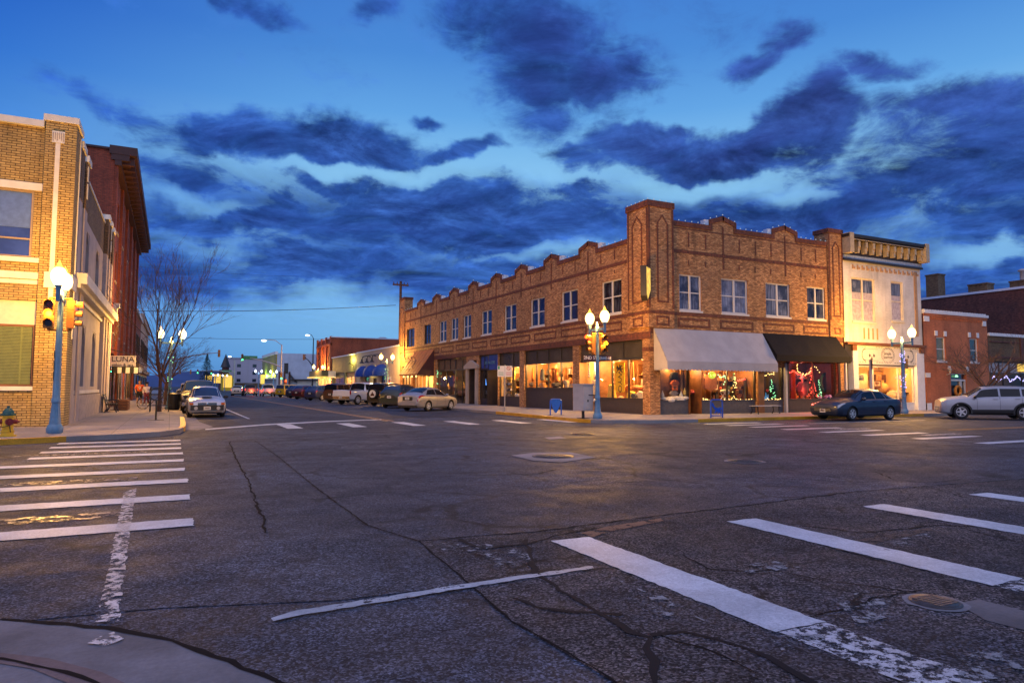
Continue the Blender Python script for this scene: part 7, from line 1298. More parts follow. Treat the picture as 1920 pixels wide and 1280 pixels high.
def mannequin(label, fac, u, vt, vb, o, coat, cc, hair, legs=None):
    a, zt = DP(fac, u, vt, o); _, zb = DP(fac, u, vb, o); h = zt - zb; t = thing('mannequin', label, 'mannequin', fac.P(a, zb, -o)); f = fac.off(-o); mb = MB(); s = 1.0
    mb.ball(f.P(a, zt - .13, 0), .105, 12, (.85, .95, 1.2)); mb.cyl(f.P(a, zt - .36, 0), f.P(a, zt - .2, 0), .055); mb.cyl(f.P(a, zt - .8, 0), f.P(a, zt - .36, 0), .14, .19, 12); mb.cyl(f.P(a, zb + .02, 0), f.P(a, zt - .8, 0), .06, .13, 10); mb.build('body', cl((.55, .4, .26)), t)
    mb = MB(); ch = min(h * .62, .95); pl = [(a + p[0] * .62, zt - .30 - ch + p[1] * ch) for p in SH[coat]]; f.prism(mb, pl, -.16, .20); mb.build('clothes', cl(cc), t)
    mb = MB(); mb.ball(f.P(a, zt - .09, -.02), .125, 10, (1, 1, 1.05)); mb.build('hat' if hair[1] else 'hair', cl(hair[0]), t)
    mb = MB(); mb.cyl(f.P(a, zb, 0), f.P(a, zb + .03, 0), .2, n=16); mb.build('stand', MT['steel'], t); return t
mannequin('shop mannequin in a pale sweater and knit hat behind the lamp post window', FL, 1103.5, 697, 752, .9, 'sweater', (.62, .52, .36), ((.55, .45, .4), True)); mannequin('shop mannequin with fair hair in a long dark coat', FL, 1131, 697, 752, .9, 'coat', (.05, .045, .04), ((.62, .42, .14), False)); mannequin('shop mannequin in a cream top half hidden behind the blue lamp post', FL, 1117, 703, 752, 1.1, 'sweater', (.60, .5, .34), ((.6, .5, .4), True))
# the yellow banner with bucking horse and letters running down it
a0, z1 = DP(FL, 1153.5, 680, .5); a1, z0 = DP(FL, 1171.5, 735, .5); a0, a1 = min(a0, a1), max(a0, a1); t = thing('banner', 'long yellow banner with a dark bucking horse and letters down it', 'banner', FL.P(a0, z0, -.5)); f = FL.off(-.5); mb = MB(); f.prism(mb, [(a0, z0 + .06), (a0 + .1, z0), (a1 - .1, z0), (a1, z0 + .06), (a1, z1), (a0, z1)], -.01, .01); mb.build('cloth', mat('banner_yellow', (.75, .42, .015), .7), t); mb = MB(); wd = a1 - a0; m_ = (a0 + a1) / 2; zc = z1 - .36
BUCK = [(-.9, .1), (-.75, .75), (-.5, .7), (-.35, .35), (-.1, .45), (-.15, .95), (.15, 1.0), (.25, .6), (.5, .9), (.75, .75), (.35, .35), (.45, .1), (.95, .15), (.98, -.02), (.45, -.15), (.55, -.5), (.85, -.8), (.6, -.95), (.2, -.4), (-.2, -.25), (-.5, -.45), (-.85, -.95), (-1.0, -.8), (-.7, -.35), (-.6, -.05)]
f.prism(mb, [(m_ - p[0] * wd * .40, zc + p[1] * .25) for p in BUCK], .011, .014)
lettering('WYO', f.P(m_, (z0 + z1) / 2 - .22, .012), (0, 0, -1), (0, -1, 0), .52, None, None, mb=mb); mb.build('print', MT['interior_dark'], t)
def lump(label, fac, u, v, o, r, c, cat, name, sc_=(1, 1, 1), n=1, seed=1, spread=.3):
    a, z = DP(fac, u, v, o); t = tag
    mb = MB(); rr = random.Random(seed)
    for k in range(n): p = Vector(fac.P(a + (rr.uniform(-spread, spread) if n > 1 else 0), z + (rr.uniform(-.5, .5) * r if n > 1 else 0), -o + (rr.uniform(-.2, .2) if n > 1 else 0))); mb.ball(p, r * (rr.uniform(.7, 1.2) if n > 1 else 1), 10, sc_)
    return mb.build(name, cl(c), None, label, cat)
garment('yellow folded blanket cone standing beside the yellow banner', FL, 1147, 720, 749, .75, .45, 'dress', (.6, .36, .06), 'blanket', 'blanket', .3, False)
garment('yellow jacket spread on a low stand at the corner window', FL, 1185, 733, 753, .8, .9, 'coat', (.68, .48, .05), thick=.3, hanger=False); garment('dark grey tee before the yellow jacket at the corner window', FL, 1189, 737, 753, .5, .4, 'tee', (.07, .07, .07), hanger=False); garment('cream sweater at the very corner of the corner window', FL, 1201, 733, 753, .7, .7, 'sweater', (.62, .52, .36), hanger=False)
lump('row of orange and pink cushions on the shelf of the corner window', FL, 1190, 726, 1.2, .16, (.6, .2, .08), 'cushions', 'cushion', (1, 1, .7), 9, 4, .8); lump('round pumpkin-coloured pouf on the corner window floor', FL, 1164, 747, .7, .2, (.6, .28, .14), 'pouf', 'pouf', (1, 1, .85)); 
a0, z0 = DP(FL, 1204, 730, 1.2); a1, _ = DP(FL, 1174, 730, 1.2); tag(None, None) if False else None
mb = MB(); FL.box(mb, min(a0, a1), max(a0, a1), z0 - .02, z0 + .02, -1.4, -1.0); [FL.box(mb, u, u + .04, .9, z0 - .02, -1.22, -1.18) for u in (min(a0, a1), max(a0, a1) - .04)]; mb.build('shelf', MT['interior_wood'], None, 'narrow wooden shelf carrying the cushions in the corner window', 'shelf')
for u, c_, lb_ in ((1180, (.5, .22, .1), 'left one'), (1185.5, (.55, .26, .08), 'right one')):
    a, z1 = DP(FL, u, 678, 1.0); _, z0 = DP(FL, u, 724, 1.0); mb = MB(); [mb.tube([FL.P(a + d, z1, -1.0), FL.P(a + d * 2.2, z0, -1.0)], .02, 5) for d in (-.07, .07)]; mb.box(*[q for pr in zip(Vector(FL.P(a - .17, z0, -1.05)), Vector(FL.P(a + .17, z0 + .05, -.9))) for q in (min(pr), max(pr))]); mb.build('rope_swing', cl(c_), None, 'rope swing hanging in the corner window, ' + lb_, 'swing')
for u, lb_ in ((1149.5, 'beside the yellow banner'), (1115.5, 'behind the blue lamp post'), (1105, 'over the mannequin in the knit hat')):
    a, z1 = DP(FL, u, 679, .7); zlo = DP(FL, u, 735 if u > 1140 else 705, .7)[1]; mb = MB(); mb.tube([FL.P(a, z1, -.7), FL.P(a, zlo, -.7)], .015, 4); o = mb.build('garland', cl((.35, .1, .05)), None, 'hanging garland of pale pompoms ' + lb_, 'garland'); mb = MB(); [mb.ball(FL.P(a, z1 - (z1 - zlo) * k / 6, -.68), .07, 8) for k in range(7)]; mb.build('pompom', cl((.7, .6, .5)), o)
lump('white fluffy snow bedding along the corner window floor', FL, 1150, 751.5, .5, .13, (.75, .68, .6), 'snow bedding', 'snow_bedding', (1, 2, .6), 26, 8, 2.3)
# second and third windows of the long front
garment('orange scarf hanging in the four-pane window', FL, 999, 689, 712, .35, .7, 'dress', (.55, .16, .03), 'scarf', 'scarf'); garment('grey green cardigan hanging in the four-pane window', FL, 1017, 690, 714, .5, .8, 'sweater', (.22, .24, .19)); garment('long orange dress hanging in the four-pane window', FL, 1043, 688, 714, .6, .8, 'dress', (.6, .17, .03))
def boxes(label, fac, u, v, o, c, n, seed, cat='boxes', spread=.3, s=.16):
    a, z = DP(fac, u, v, o); rr = random.Random(seed); t = thing('box_stack', label, cat, fac.P(a, z, -o)); 
    for k in range(n):
        mb = MB(); q = a + rr.uniform(-spread, spread); oo = -o + rr.uniform(-.15, .15); zz = z + (k % 2) * s * .9; e = s * rr.uniform(.7, 1.15) / 2; p0 = Vector(fac.P(q - e, zz, oo - e)); p1 = Vector(fac.P(q + e, zz + 1.6 * e, oo + e)); mb.box(p0.x, p1.x, p0.y, p1.y, p0.z, p1.z); b_ = mb.build('box', cl(c if k % 3 else (.62, .5, .3)), t)
    return t
boxes('small stack of orange and cream gift boxes on the four-pane window sill', FL, 1017, 728, .7, (.6, .3, .1), 6, 2, spread=.4, s=.24); boxes('cream packages at the far end of the four-pane window', FL, 1068, 726, .7, (.5, .36, .2), 4, 5, s=.25)
lump('cluster of dark hats on the four-pane window sill', FL, 1045, 722, .6, .15, (.035, .03, .03), 'hats', 'hats', (1.2, 1.2, .7), 9, 3, .5); lump('dark plush toys on the left of the four-pane window', FL, 992, 721, .6, .13, (.06, .045, .05), 'toys', 'plush_toys', (1, 1, 1.2), 7, 6, .4); lump('dried red flower bouquet in the four-pane window', FL, 1061, 716, .9, .12, (.16, .05, .03), 'bouquet', 'bouquet', (1, 1, 1), 14, 9, .4); lump('white plates and bowls at the foot of the four-pane window', FL, 1030, 727, .45, .08, (.6, .55, .5), 'plates', 'plates', (1, 1, .5), 12, 12, 1.2)
garment('bright yellow cardigan hanging in the narrow lit window', FL, 955, 694, 712, .55, .7, 'sweater', (.72, .46, .04)); garment('ochre blouse hanging beside the yellow cardigan', FL, 963, 694, 712, .5, .8, 'tee', (.6, .34, .07))
a, z0 = DP(FL, 958, 744, .9); t = thing('display_stand', 'dark shelved display stand crowded with hats in the narrow lit window', 'display stand', FL.P(a, z0, -.9)); mb = MB(); [FL.box(mb, a - .5, a + .5, z0 + .42 * k, z0 + .42 * k + .04, -1.05, -.75) for k in range(4)]; mb.build('shelf', MT['frame_dark'], t); mb = MB(); [FL.box(mb, a + s * .5 - .02, a + s * .5 + .02, z0, z0 + 1.3, -1.05, -.75) for s in (-1, 1)]; mb.build('upright', MT['frame_dark'], t)
rr = random.Random(3)
for k in range(9):
    z = z0 + .05 + .42 * (k // 3); mb = MB(); p = FL.P(a - .35 + .35 * (k % 3), z + .09, -.78); mb.ball(p, .11, 10, (1, 1, .9)); mb.lathe((p[0], p[1], p[2] - .05), [(.18, 0), (.18, .015), (.1, .02)], 14); mb.build('hat', cl(((.05, .045, .04), (.45, .3, .2), (.12, .09, .08), (.5, .42, .35))[k % 4]), None, 'felt hat, ' + ('lowest', 'middle', 'upper')[k // 3] + ' shelf, ' + ('left', 'centre', 'right')[k % 3] + ' place of the shelved display stand', 'hat', 'hats on the display stand')
lump('white china vases at the foot of the narrow lit window', FL, 972, 741, .6, .12, (.6, .55, .5), 'vases', 'vases', (.8, .8, 1.3), 5, 4, .3)
for u, v in ((905, 712), (911, 716)):
    a, z = DP(FL, u, v, .6); mb = MB(); mb.hexa([FL.P(a - .14, z - .25, -.6), FL.P(a + .02, z - .25, -.6), FL.P(a + .02, z - .25, -.56), FL.P(a - .14, z - .25, -.56), FL.P(a + .0, z + .25, -.6), FL.P(a + .14, z + .25, -.6), FL.P(a + .14, z + .25, -.56), FL.P(a + .0, z + .25, -.56)]); mb.build('neon_sign', MT['neon_blue'], None, 'slanted blue neon glow strip in the dark shop window, ' + ('upper left' if u < 908 else 'lower right'), 'neon sign')
for u, v, lb_ in ((828, 724, 'leftmost'), (841, 723, 'middle'), (869.5, 722, 'rightmost')):
    a, z = DP(FL, u, v, .7); t = thing('gnome_figure', 'small amber figure with a pointed hat in the dim shop window, ' + lb_, 'figurine', FL.P(a, z - .3, -.7), group='amber figures in the dim window'); mb = MB(); mb.lathe(FL.P(a, z - .3, -.7), [(.14, 0), (.16, .15), (.1, .3), (.07, .36)], 10); mb.build('body', cl((.6, .3, .08)), t); mb = MB(); mb.lathe(FL.P(a, z + .05, -.7), [(.09, 0), (.05, .14), (.01, .26)], 10); mb.build('hat', cl((.6, .4, .1)), t); ptlight('gnome_light', Vector(FL.P(a, z, -.45)) - root_loc(t), 3, (1, .6, .2), .05, t)
lump('dark pumpkins and toys heaped on the dim window floor', FL, 867, 737, .6, .18, (.12, .05, .03), 'toys', 'toys', (1, 1, .9), 10, 3, .9)
for u, v, lb_ in ((822, 705, 'upper'), (822, 740, 'lower')):
    a, z = DP(FL, u, v, .1); mb = MB(); rr = random.Random(u + v); mb.tube([FL.P(a, z - .7, -.05), FL.P(a, z + .5, -.05)], .01, 4); o = mb.build('light_string', MT['frame_dark'], None, 'green fairy lights beside the copper canopy, ' + lb_ + ' bunch', 'string lights'); mb = MB(); [mb.ball(FL.P(a + rr.uniform(-.25, .25), z + rr.uniform(-.7, .5), -.02), .035, 6) for _ in range(12)]; mb.build('bulbs', MT['bulb_green'], o)
lump('lit goods on the counter behind the copper canopy window', FL, 794, 742, 1.2, .18, (.6, .3, .1), 'goods', 'shop_goods', (1, 1, 1), 12, 8, 1.0); lump('cream jars on the shelf of the last lit window of the long front', FL, 760, 720, .8, .14, (.62, .5, .3), 'jars', 'jars', (1, 1, 1.4), 14, 3, 1.0)
lettering('Bakery', FL.P(62.6, 2.1, -.52), (0, -1, 0), (0, 0, 1), .42, MT['bulb_warm'], None, 'window_lettering') if False else None
# right-hand windows
tee = garment('orange printed t-shirt hanging in the window by the corner pier', FR, 1265, 712, 732, .62, .42, 'tee', (.62, .14, .03), cat='t-shirt'); garment('grey printed t-shirt below the orange one', FR, 1263, 732, 748, .6, .40, 'tee', (.24, .2, .17), cat='t-shirt', hanger=False); garment('black hooded top with a cap hung high in the window by the corner pier', FR, 1264, 697, 711, .6, .46, 'sweater', (.02, .018, .018))
mb = MB(); a, z = DP(FR, 1265, 722, .35); [mb.box(a - .16, a + .16, FR.c + .338, FR.c + .343, z + .08 * k - .1, z + .08 * k - .07) for k in range(3)]; mb.ball((a, FR.c + .345, z - .12), .09, 10, (1, .05, .8)); mb.build('shirt_print', MT['interior_wood'], tee[0])
lump('white cotton snow along the window floor by the corner pier', FR, 1264, 748, .38, .14, (.75, .68, .55), 'snow bedding', 'snow_bedding', (2, 1, .7), 18, 3, .85)
mb = MB(); a, _ = DP(FR, 1278, 740, .5); FR.box(mb, a - .06, a + .06, .85, 2.7, -.56, -.46); mb.build('wood_post', cl((.5, .25, .08)), None, 'round wooden prop post in the window by the corner pier', 'post')
for u, v, c_, lb_ in ((1242, 740, (.65, .55, .4), 'pale bottle-shaped figurine at the left end of the corner pier window'), (1277, 741, (.5, .55, .55), 'pale blue glass jar in the corner pier window'), (1284, 735, (.5, .4, .15), 'brass lantern at the right end of the corner pier window')):
    a, z = DP(FR, u, v, .36); mb = MB(); mb.lathe(FR.P(a, z - .15, -.36), [(.08, 0), (.1, .12), (.07, .24), (.03, .3), (.03, .38)], 10); mb.build('figurine', cl(c_), None, lb_, 'ornament')
a, z = DP(FR, 1335, 703, .3); mb = MB(); mb.ball(FR.P(a, z, -.3), .21, 18, (1, 1, .95)); o = mb.build('paper_lantern', emit('lantern_lime', (.75, .85, .06), .9, .1), None, 'round lime yellow paper lantern under the grey awning', 'lantern'); mb = MB(); mb.tube([FR.P(a, z + .2, -.3), FR.P(a, 2.7, -.3)], .006, 4); mb.build('cord', MT['black_metal'], o); ptlight('lantern_light', FR.P(a, z, -.05), 6, (.9, .9, .2), .1)
def hide(label, u0, v0, u1, v1, o, c, name, cat):
    a0, z1 = DP(FR, u0, v0, o); a1, z0 = DP(FR, u1, v1, o); m_ = (a0 + a1) / 2; mb = MB(); FR.off(-o).prism(mb, [(a0, z1), (a0 + .05, z0 + .3), (m_ - .1, z0 + .12), (m_, z0), (m_ + .1, z0 + .14), (a1 - .03, z0 + .28), (a1, z1), (m_, z1 - .06)], -.02, .02); return mb.build(name, cl(c), None, label, cat)
hide('brown hide hanging behind the lime paper lantern', 1320, 701, 1345, 737, 1.1, (.26, .08, .035), 'hide', 'wall hanging')
a, z = DP(FR, 1359, 749, .5); t = thing('folding_stool', 'white cross-legged stool with a cushion in the lantern window', 'stool', FR.P(a, .84, -.5)); 
for s in (-1, 1):
    for oo in (-.65, -.35): mb = MB(); mb.tube([FR.P(a - s * .22, .84, oo), FR.P(a + s * .2, 1.32, oo)], .03, 5); mb.build('leg', cl((.7, .62, .55)), t)
mb = MB(); mb.ball(FR.P(a, 1.38, -.5), .3, 12, (1, .8, .32)); mb.build('cushion', cl((.6, .6, .45)), t)
a, z = DP(FR, 1403, 735, .8); t = thing('painting', 'framed golden grass painting leaning in the lantern window', 'painting', FR.P(a, .84, -.8)); mb = MB(); f = FR.off(-.8); f.box(mb, a - .40, a + .40, .86, 2.05, -.03, .0); mb.build('canvas', cl((.36, .30, .12)), t); mb = MB(); outline(mb, f, a - .44, a + .44, .84, 2.1, .06, .05); mb.build('frame', cl((.18, .07, .03)), t); mb = MB(); rr = random.Random(5); [f.prism(mb, [(a - .1 + rr.uniform(-.12, .2), .9), (a + rr.uniform(-.28, .34), 1.2 + rr.uniform(0, .7)), (a - .06 + rr.uniform(-.1, .2), .92)], .002, .004) for _ in range(40)]; mb.build('grass_strokes', cl((.7, .42, .05)), t)
hide('orange spotted poster in the lantern window', 1379, 727, 1392, 750, .9, (.55, .15, .04), 'poster', 'poster'); boxes('dark framed pictures stacked below the small red neon in the lantern window', FR, 1388, 738, .8, (.08, .03, .02), 3, 3, 'pictures', .2, .3)
a, z = DP(FR, 1390, 714, .7); mb = MB(); f = FR.off(-.7); mb.tube([f.P(a - .32 + .05 * k, z + .07 * math.sin(k * 1.9) + .01 * k, 0) for k in range(14)], .018, 5); mb.build('neon_sign', MT['bulb_red'], None, 'small squiggly red neon sign in the lantern window', 'neon sign')
def tree_lights(label, u, v0, v1, o, w, bulb, n, seed, tree=True):
    a, z1 = DP(FR, u, v0, o); _, z0 = DP(FR, u, v1, o); t = thing('christmas_tree' if tree else 'light_garland', label, 'christmas tree' if tree else 'string lights', FR.P(a, z0, -o)); rr = random.Random(seed); mb = MB()
    for k in range(400): f_ = rr.random(); r = w * (1 - f_) * rr.random() ** .4; th = rr.uniform(0, 6.28); c = Vector(FR.P(a, z0 + (z1 - z0) * f_, -o)) + Vector((r * math.cos(th), r * math.sin(th) * .6, 0)); d = Vector((math.cos(th), math.sin(th), -.4)) * .09; p = Vector((-math.sin(th), math.cos(th), 0)) * .03; mb.add([c - p, c + p, c + d], [(0, 1, 2)])
    mb.build('foliage', MT['conifer'], t); mb = MB()
    for k in range(n): f_ = rr.random(); r = w * (1 - f_) * .9; th = rr.uniform(3.3, 6.1); mb.ball(Vector(FR.P(a, z0 + (z1 - z0) * f_, -o)) + Vector((r * math.cos(th), r * math.sin(th) * .6 - .05, 0)), .026, 6)
    mb.build('bulbs', MT[bulb], t); return t
tree_lights('slim lit christmas tree in the middle of the lantern window', 1376, 699, 748, 1.0, .3, 'bulb_warm', 24, 5); tree_lights('small green lit christmas tree in the window beside the grey post', 1445, 712, 748, .8, .35, 'bulb_green', 22, 6); tree_lights('lit green tree by the right edge of the red lit window', 1534, 712, 744, .7, .25, 'bulb_green', 20, 9); tree_lights('tall red glowing lit christmas tree under the black awning', 1518, 690, 748, .7, .55, 'bulb_red', 60, 7)
def swag(label, pts, bulb, n, r=.028):
    mb = MB(); mb.tube(pts, .008, 4); o = mb.build('light_string', MT['frame_dark'], None, label, 'string lights'); rr = random.Random(n); mb = MB()
    for k in range(n):
        q = (len(pts) - 1) * k / n; i = int(q); p = Vector(pts[i]).lerp(Vector(pts[min(i + 1, len(pts) - 1)]), q - i); mb.ball(p + Vector((rr.uniform(-.05, .05), -.03, rr.uniform(-.05, .05))), r, 6)
    mb.build('bulbs', MT[bulb], o)
fp = lambda u, v, o: FR.P(*DP(FR, u, v, o), -o)
swag('red fairy lights swagged across the red lit window', [fp(u, v, .4) for u, v in ((1480, 699), (1488, 695), (1494, 700), (1502, 704), (1512, 702), (1520, 697), (1524, 693))], 'bulb_red', 40); swag('warm fairy lights dropping from the top of the red lit window', [fp(u, v, .35) for u, v in ((1494, 684), (1496, 698), (1510, 704), (1520, 694), (1523, 684), (1540, 700))], 'bulb_warm', 24)
swag('warm fairy lights along the sill of the lantern window', [fp(u, v, .3) for u, v in ((1318, 748), (1330, 750), (1350, 750), (1375, 749), (1400, 750), (1415, 749))], 'bulb_warm', 40); swag('warm fairy lights along the sill and jamb beside the grey post', [fp(u, v, .3) for u, v in ((1432, 748), (1455, 749), (1471, 748), (1471, 720), (1469, 690), (1460, 684), (1450, 700), (1432, 703))], 'bulb_warm', 50)
swag('green fairy lights behind the lime lantern', [fp(u, v, .6) for u, v in ((1346, 703), (1352, 708), (1358, 704), (1362, 712), (1352, 722))], 'bulb_green', 12, .035)
mb = MB(); a, z = DP(FR, 1436, 742, .5); [mb.hexa([FR.P(a + d - .05, .86, -.55), FR.P(a + d + .05, .86, -.55), FR.P(a + d + .05, .86, -.45), FR.P(a + d - .05, .86, -.45), FR.P(a + d * 1.5 - .01, 1.3 - abs(d), -.51), FR.P(a + d * 1.5 + .01, 1.3 - abs(d), -.51), FR.P(a + d * 1.5 + .01, 1.3 - abs(d), -.49), FR.P(a + d * 1.5 - .01, 1.3 - abs(d), -.49)]) for d in (-.12, 0, .12)]; mb.build('crystal_ornament', emit('crystal', (.06, .4, .8), .5), None, 'glowing pale blue crystal ornament beside the brown post', 'ornament'); lump('red ball ornament above the blue crystal', FR, 1439, 732, .6, .09, (.5, .03, .03), 'ornament', 'ball_ornament')
mannequin('pale faced figure in dark clothes in the red lit window', FR, 1505, 706, 748, .7, 'coat', (.03, .02, .02), ((.5, .45, .4), False)); a, z = DP(FR, 1547, 717, .9); mb = MB(); mb.tube([FR.P(a + .42 * math.cos(k * .3), z + .55 * math.sin(k * .3), -.9) for k in range(22)], .1, 6); mb.build('wreath', MT['conifer'], None, 'large dark oval wreath in the right half of the red lit window', 'wreath'); lump('purple and pink parcels on the right sill of the red lit window', FR, 1550, 744, .5, .11, (.3, .16, .4), 'parcels', 'parcels', (1, 1, 1), 7, 5, .5)
ptlight('red_display_light', FR.P(33.8, 2.4, -.9), 30, (1, .06, .04), .15); ptlight('red_display_light', FR.P(33.9, 1.4, -.35), 18, (1, .06, .04), .15)
lump('red patterned rugs and shoes stacked in the doorway by the corner pier', FR, 1299, 735, .8, .15, (.45, .07, .05), 'rugs', 'rugs', (1.4, 1, .5), 14, 2, .2)
# furniture shop
f = FW.off(-2.3)
def wp_(u, v, o): return aY(u, v, 28.45 + o)
a, z = wp_(1614, 715, 1.6); mb = MB(); t = thing('cabinet', 'tall cream dresser behind the left pane of the cream shop', 'cabinet', FW.P(a, .6, -1.6)); FW.box(mb, a - .75, a + .75, .6, 1.55, -1.9, -1.3); FW.box(mb, a - .7, a + .7, 1.55, 2.5, -1.9, -1.6); mb.build('carcass', cl((.6, .36, .15)), t); mb = MB(); [FW.box(mb, a + s * .36 - .3, a + s * .36 + .3, .7, 1.45, -1.3, -1.27) for s in (-1, 1)]; mb.build('drawer', cl((.55, .3, .12)), t); mb = MB(); FW.box(mb, a - .2, a + .25, 2.1, 2.45, -1.6, -1.56); mb.build('ornament_print', MT['frame_dark'], t)
def picture(label, u, v, o, w, h, c, c2):
    a, z = wp_(u, v, o); q = FW.off(-o); t = thing('picture', label, 'picture', FW.P(a, z, -o)); mb = MB(); q.box(mb, a - w / 2, a + w / 2, z - h / 2, z + h / 2, -.03, 0); mb.build('print', cl(c), t); mb = MB(); outline(mb, q, a - w / 2 - .03, a + w / 2 + .03, z - h / 2 - .03, z + h / 2 + .03, .06, .03); mb.build('frame', MT['interior_wood'], t); mb = MB(); rr = random.Random(u); [q.prism(mb, [(a + rr.uniform(-.4, .4) * w, z + rr.uniform(-.4, .4) * h), (a + rr.uniform(-.4, .4) * w, z + rr.uniform(-.4, .4) * h), (a + rr.uniform(-.4, .4) * w, z + rr.uniform(-.4, .4) * h)], .001, .003) for _ in range(7)]; mb.build('brushwork', cl(c2), t)
picture('dark floral picture high on the wall of the cream shop', 1673, 700, 2.2, 1.3, 1.25, (.03, .02, .02), (.6, .4, .2)); picture('wide orange landscape picture on the cream shop wall', 1650, 707, 2.3, 1.6, .8, (.55, .25, .07), (.62, .4, .14)); picture('small cream sign in the centre pane of the cream shop', 1645, 719, 1.4, .7, .35, (.7, .5, .25), (.3, .12, .05)); picture('brown framed picture by the right edge of the cream shop', 1703, 720, 1.5, .55, .8, (.25, .1, .04), (.5, .3, .1))
a, z = wp_(1690, 707, 1.2); t = thing('table_lamp', 'lit table lamp with a wide cream shade in the cream shop', 'lamp', FW.P(a, 1.3, -1.2)); mb = MB(); mb.lathe(FW.P(a, z - .1, -1.2), [(.42, 0), (.36, .18), (.12, .32)], 16); mb.build('lamp_shade', emit('shade_lit', (1, .75, .4), .85), t); mb = MB(); mb.cyl(FW.P(a, 1.3, -1.2), FW.P(a, z - .1, -1.2), .04); mb.lathe(FW.P(a, 1.3, -1.2), [(.15, 0), (.1, .1), (.06, .3)], 12); mb.build('stem', MT['interior_wood'], t)
a, z = wp_(1700, 741, 1.0); t = thing('side_table', 'dark wooden table in the right pane of the cream shop', 'table', FW.P(a, .6, -1.0)); mb = MB(); FW.box(mb, a - .9, a + .8, 1.22, 1.3, -1.5, -.5); mb.build('tabletop', MT['frame_dark'], t); [MB().box(*[q for pr in zip(FW.P(a + s, .6, -1.4 + d), FW.P(a + s + .08, 1.22, -1.32 + d)) for q in (min(pr), max(pr))]).build('leg', MT['frame_dark'], t) for s in (-.85, .7) for d in (0, .75)]
lump('heap of cream and orange cushions in the centre pane of the cream shop', None or FR, 1678, 740, .9, .25, (.62, .42, .2), 'cushions', 'cushions', (1, 1, .8), 9, 3, .8); lump('orange upholstered chair back in the centre of the cream shop', FR, 1656, 727, 1.6, .45, (.6, .3, .08), 'chair', 'armchair', (1.2, .6, .8), 1); boxes('framed cards on the dark table of the cream shop', FR, 1700, 731, .9, (.6, .45, .25), 4, 8, 'cards', .5, .25)
# stocked shelves along the back of the windows
PAL = [(.6, .35, .08), (.5, .1, .04), (.62, .5, .3), (.05, .04, .04), (.3, .12, .05), (.65, .42, .1), (.12, .16, .2), (.5, .25, .2), (.2, .08, .04), (.7, .6, .45), (.08, .1, .06), (.45, .2, .05)]
def stocked(label, fac, a, w, z0, z1, o, seed, boards=3, dens=5.5, dark='interior_wood'):
    rr = random.Random(seed); t = thing('stocked_shelf', label, 'shelf', fac.P(a, z0, -o)); h = (z1 - z0) / boards
    for k in range(boards): mb = MB(); fac.box(mb, a - w / 2, a + w / 2, z0 + h * k, z0 + h * k + .035, -o - .18, -o + .18); mb.build('shelf_board', MT[dark], t)
    for s in (-1, 1): mb = MB(); fac.box(mb, a + s * w / 2 - .02, a + s * w / 2 + .02, z0, z1, -o - .181, -o + .181); mb.build('upright', MT[dark], t)
    for k in range(boards):
        u = a - w / 2 + .08
        while u < a + w / 2 - .1:
            e = rr.uniform(.05, .13); hh = min(h * .85, rr.uniform(.10, .42)); mb = MB(); y = rr.uniform(-.08, .08); c = cl(rr.choice(PAL)); z = z0 + h * k + .036; q = rr.random()
            if q < .4: fac.box(mb, u, u + e * 1.6, z, z + hh, -o + y - e * .7, -o + y + e * .7)
            elif q < .75: mb.lathe(fac.P(u + e, z, -o + y), [(e * .8, 0), (e, hh * .3), (e * .75, hh * .7), (e * .35, hh * .85), (e * .35, hh)], 9)
            else: mb.ball(fac.P(u + e, z + e, -o + y), e, 9, (1, 1, 1.0))
            mb.build('goods', c, t); u += e * 2 + rr.uniform(.0, 1 / dens * .6)
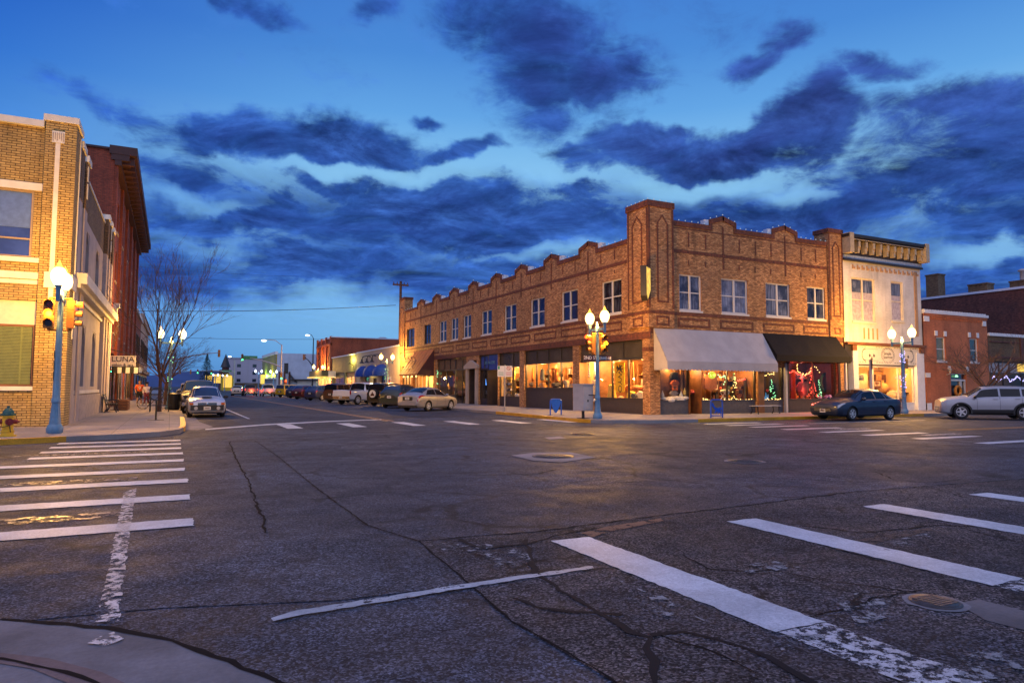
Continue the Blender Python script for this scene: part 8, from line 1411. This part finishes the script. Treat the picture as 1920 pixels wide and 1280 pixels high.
for k, (lb_, fc, a, w, z0, z1, o, d) in enumerate((('tall stocked shelf behind the dark coated mannequin', FL, 31.6, 1.2, .95, 2.9, 2.2, 3), ('stocked shelf at the back of the corner window by the rope swings', FL, 29.9, 1.3, .95, 2.7, 2.3, 3), ('stocked shelf at the near end of the four-pane window', FL, 36.9, 1.3, 1.5, 2.9, 1.6, 3), ('stocked shelf behind the long orange dress', FL, 38.5, 1.3, 1.5, 2.9, 1.65, 3), ('stocked shelf behind the grey green cardigan', FL, 40.2, 1.3, 1.5, 2.9, 1.6, 3), ('stocked shelf at the far end of the four-pane window', FL, 41.9, 1.1, 1.5, 2.9, 1.65, 3), ('stocked shelf at the left of the narrow lit window', FL, 46.2, .9, .85, 2.6, 1.5, 3), ('crowded shelf behind the dim window with amber figures', FL, 57.0, 2.0, .85, 2.7, 1.7, 3), ('crowded shelf in the dim window next to the pedimented door', FL, 59.2, 1.6, .85, 2.7, 1.7, 3),
    ('stocked shelf behind the brown hide', FR, 26.2, .9, .86, 2.5, 1.7, 3), ('stocked shelf left of the golden painting', FR, 28.2, 1.0, .86, 2.5, 1.7, 3), ('stocked shelf behind the golden painting', FR, 29.3, .8, .86, 2.5, 1.7, 3), ('stocked shelf in the window beside the grey post', FR, 31.0, 1.2, .86, 2.5, 1.5, 3), ('dark shelf at the back of the red lit window', FR, 35.5, 1.4, .9, 2.7, 1.9, 3), ('shelf of goods behind the centre pane of the cream shop', FW, 41.2, 1.7, .62, 2.1, 2.3, 3), ('shelf of goods behind the right pane of the cream shop', FW, 43.3, 1.0, .62, 2.5, 2.2, 3))): stocked(lb_, fc, a, w, z0, z1, o, k + 40, d)
# small far window lights of the right edge shop
swag('violet fairy lights in the window at the right edge of the photo', [FB.P(52.8 + .5 * k, 2.3 + .22 * math.sin(k * 2.1), -.3) for k in range(14)], 'bulb_violet', 70, .04)
a, z = aY(1783, 707, 28.35); mb = MB(); [mb.ball(FS.P(48.3 + .05 * k, 2.4 + .05 * (k % 2), -.05), .05, 6) for k in range(5)]; mb.build('cut_out_figure', MT['bulb_green'], None, 'small glowing green figure in the fanlight of the white glazed door', 'ornament')
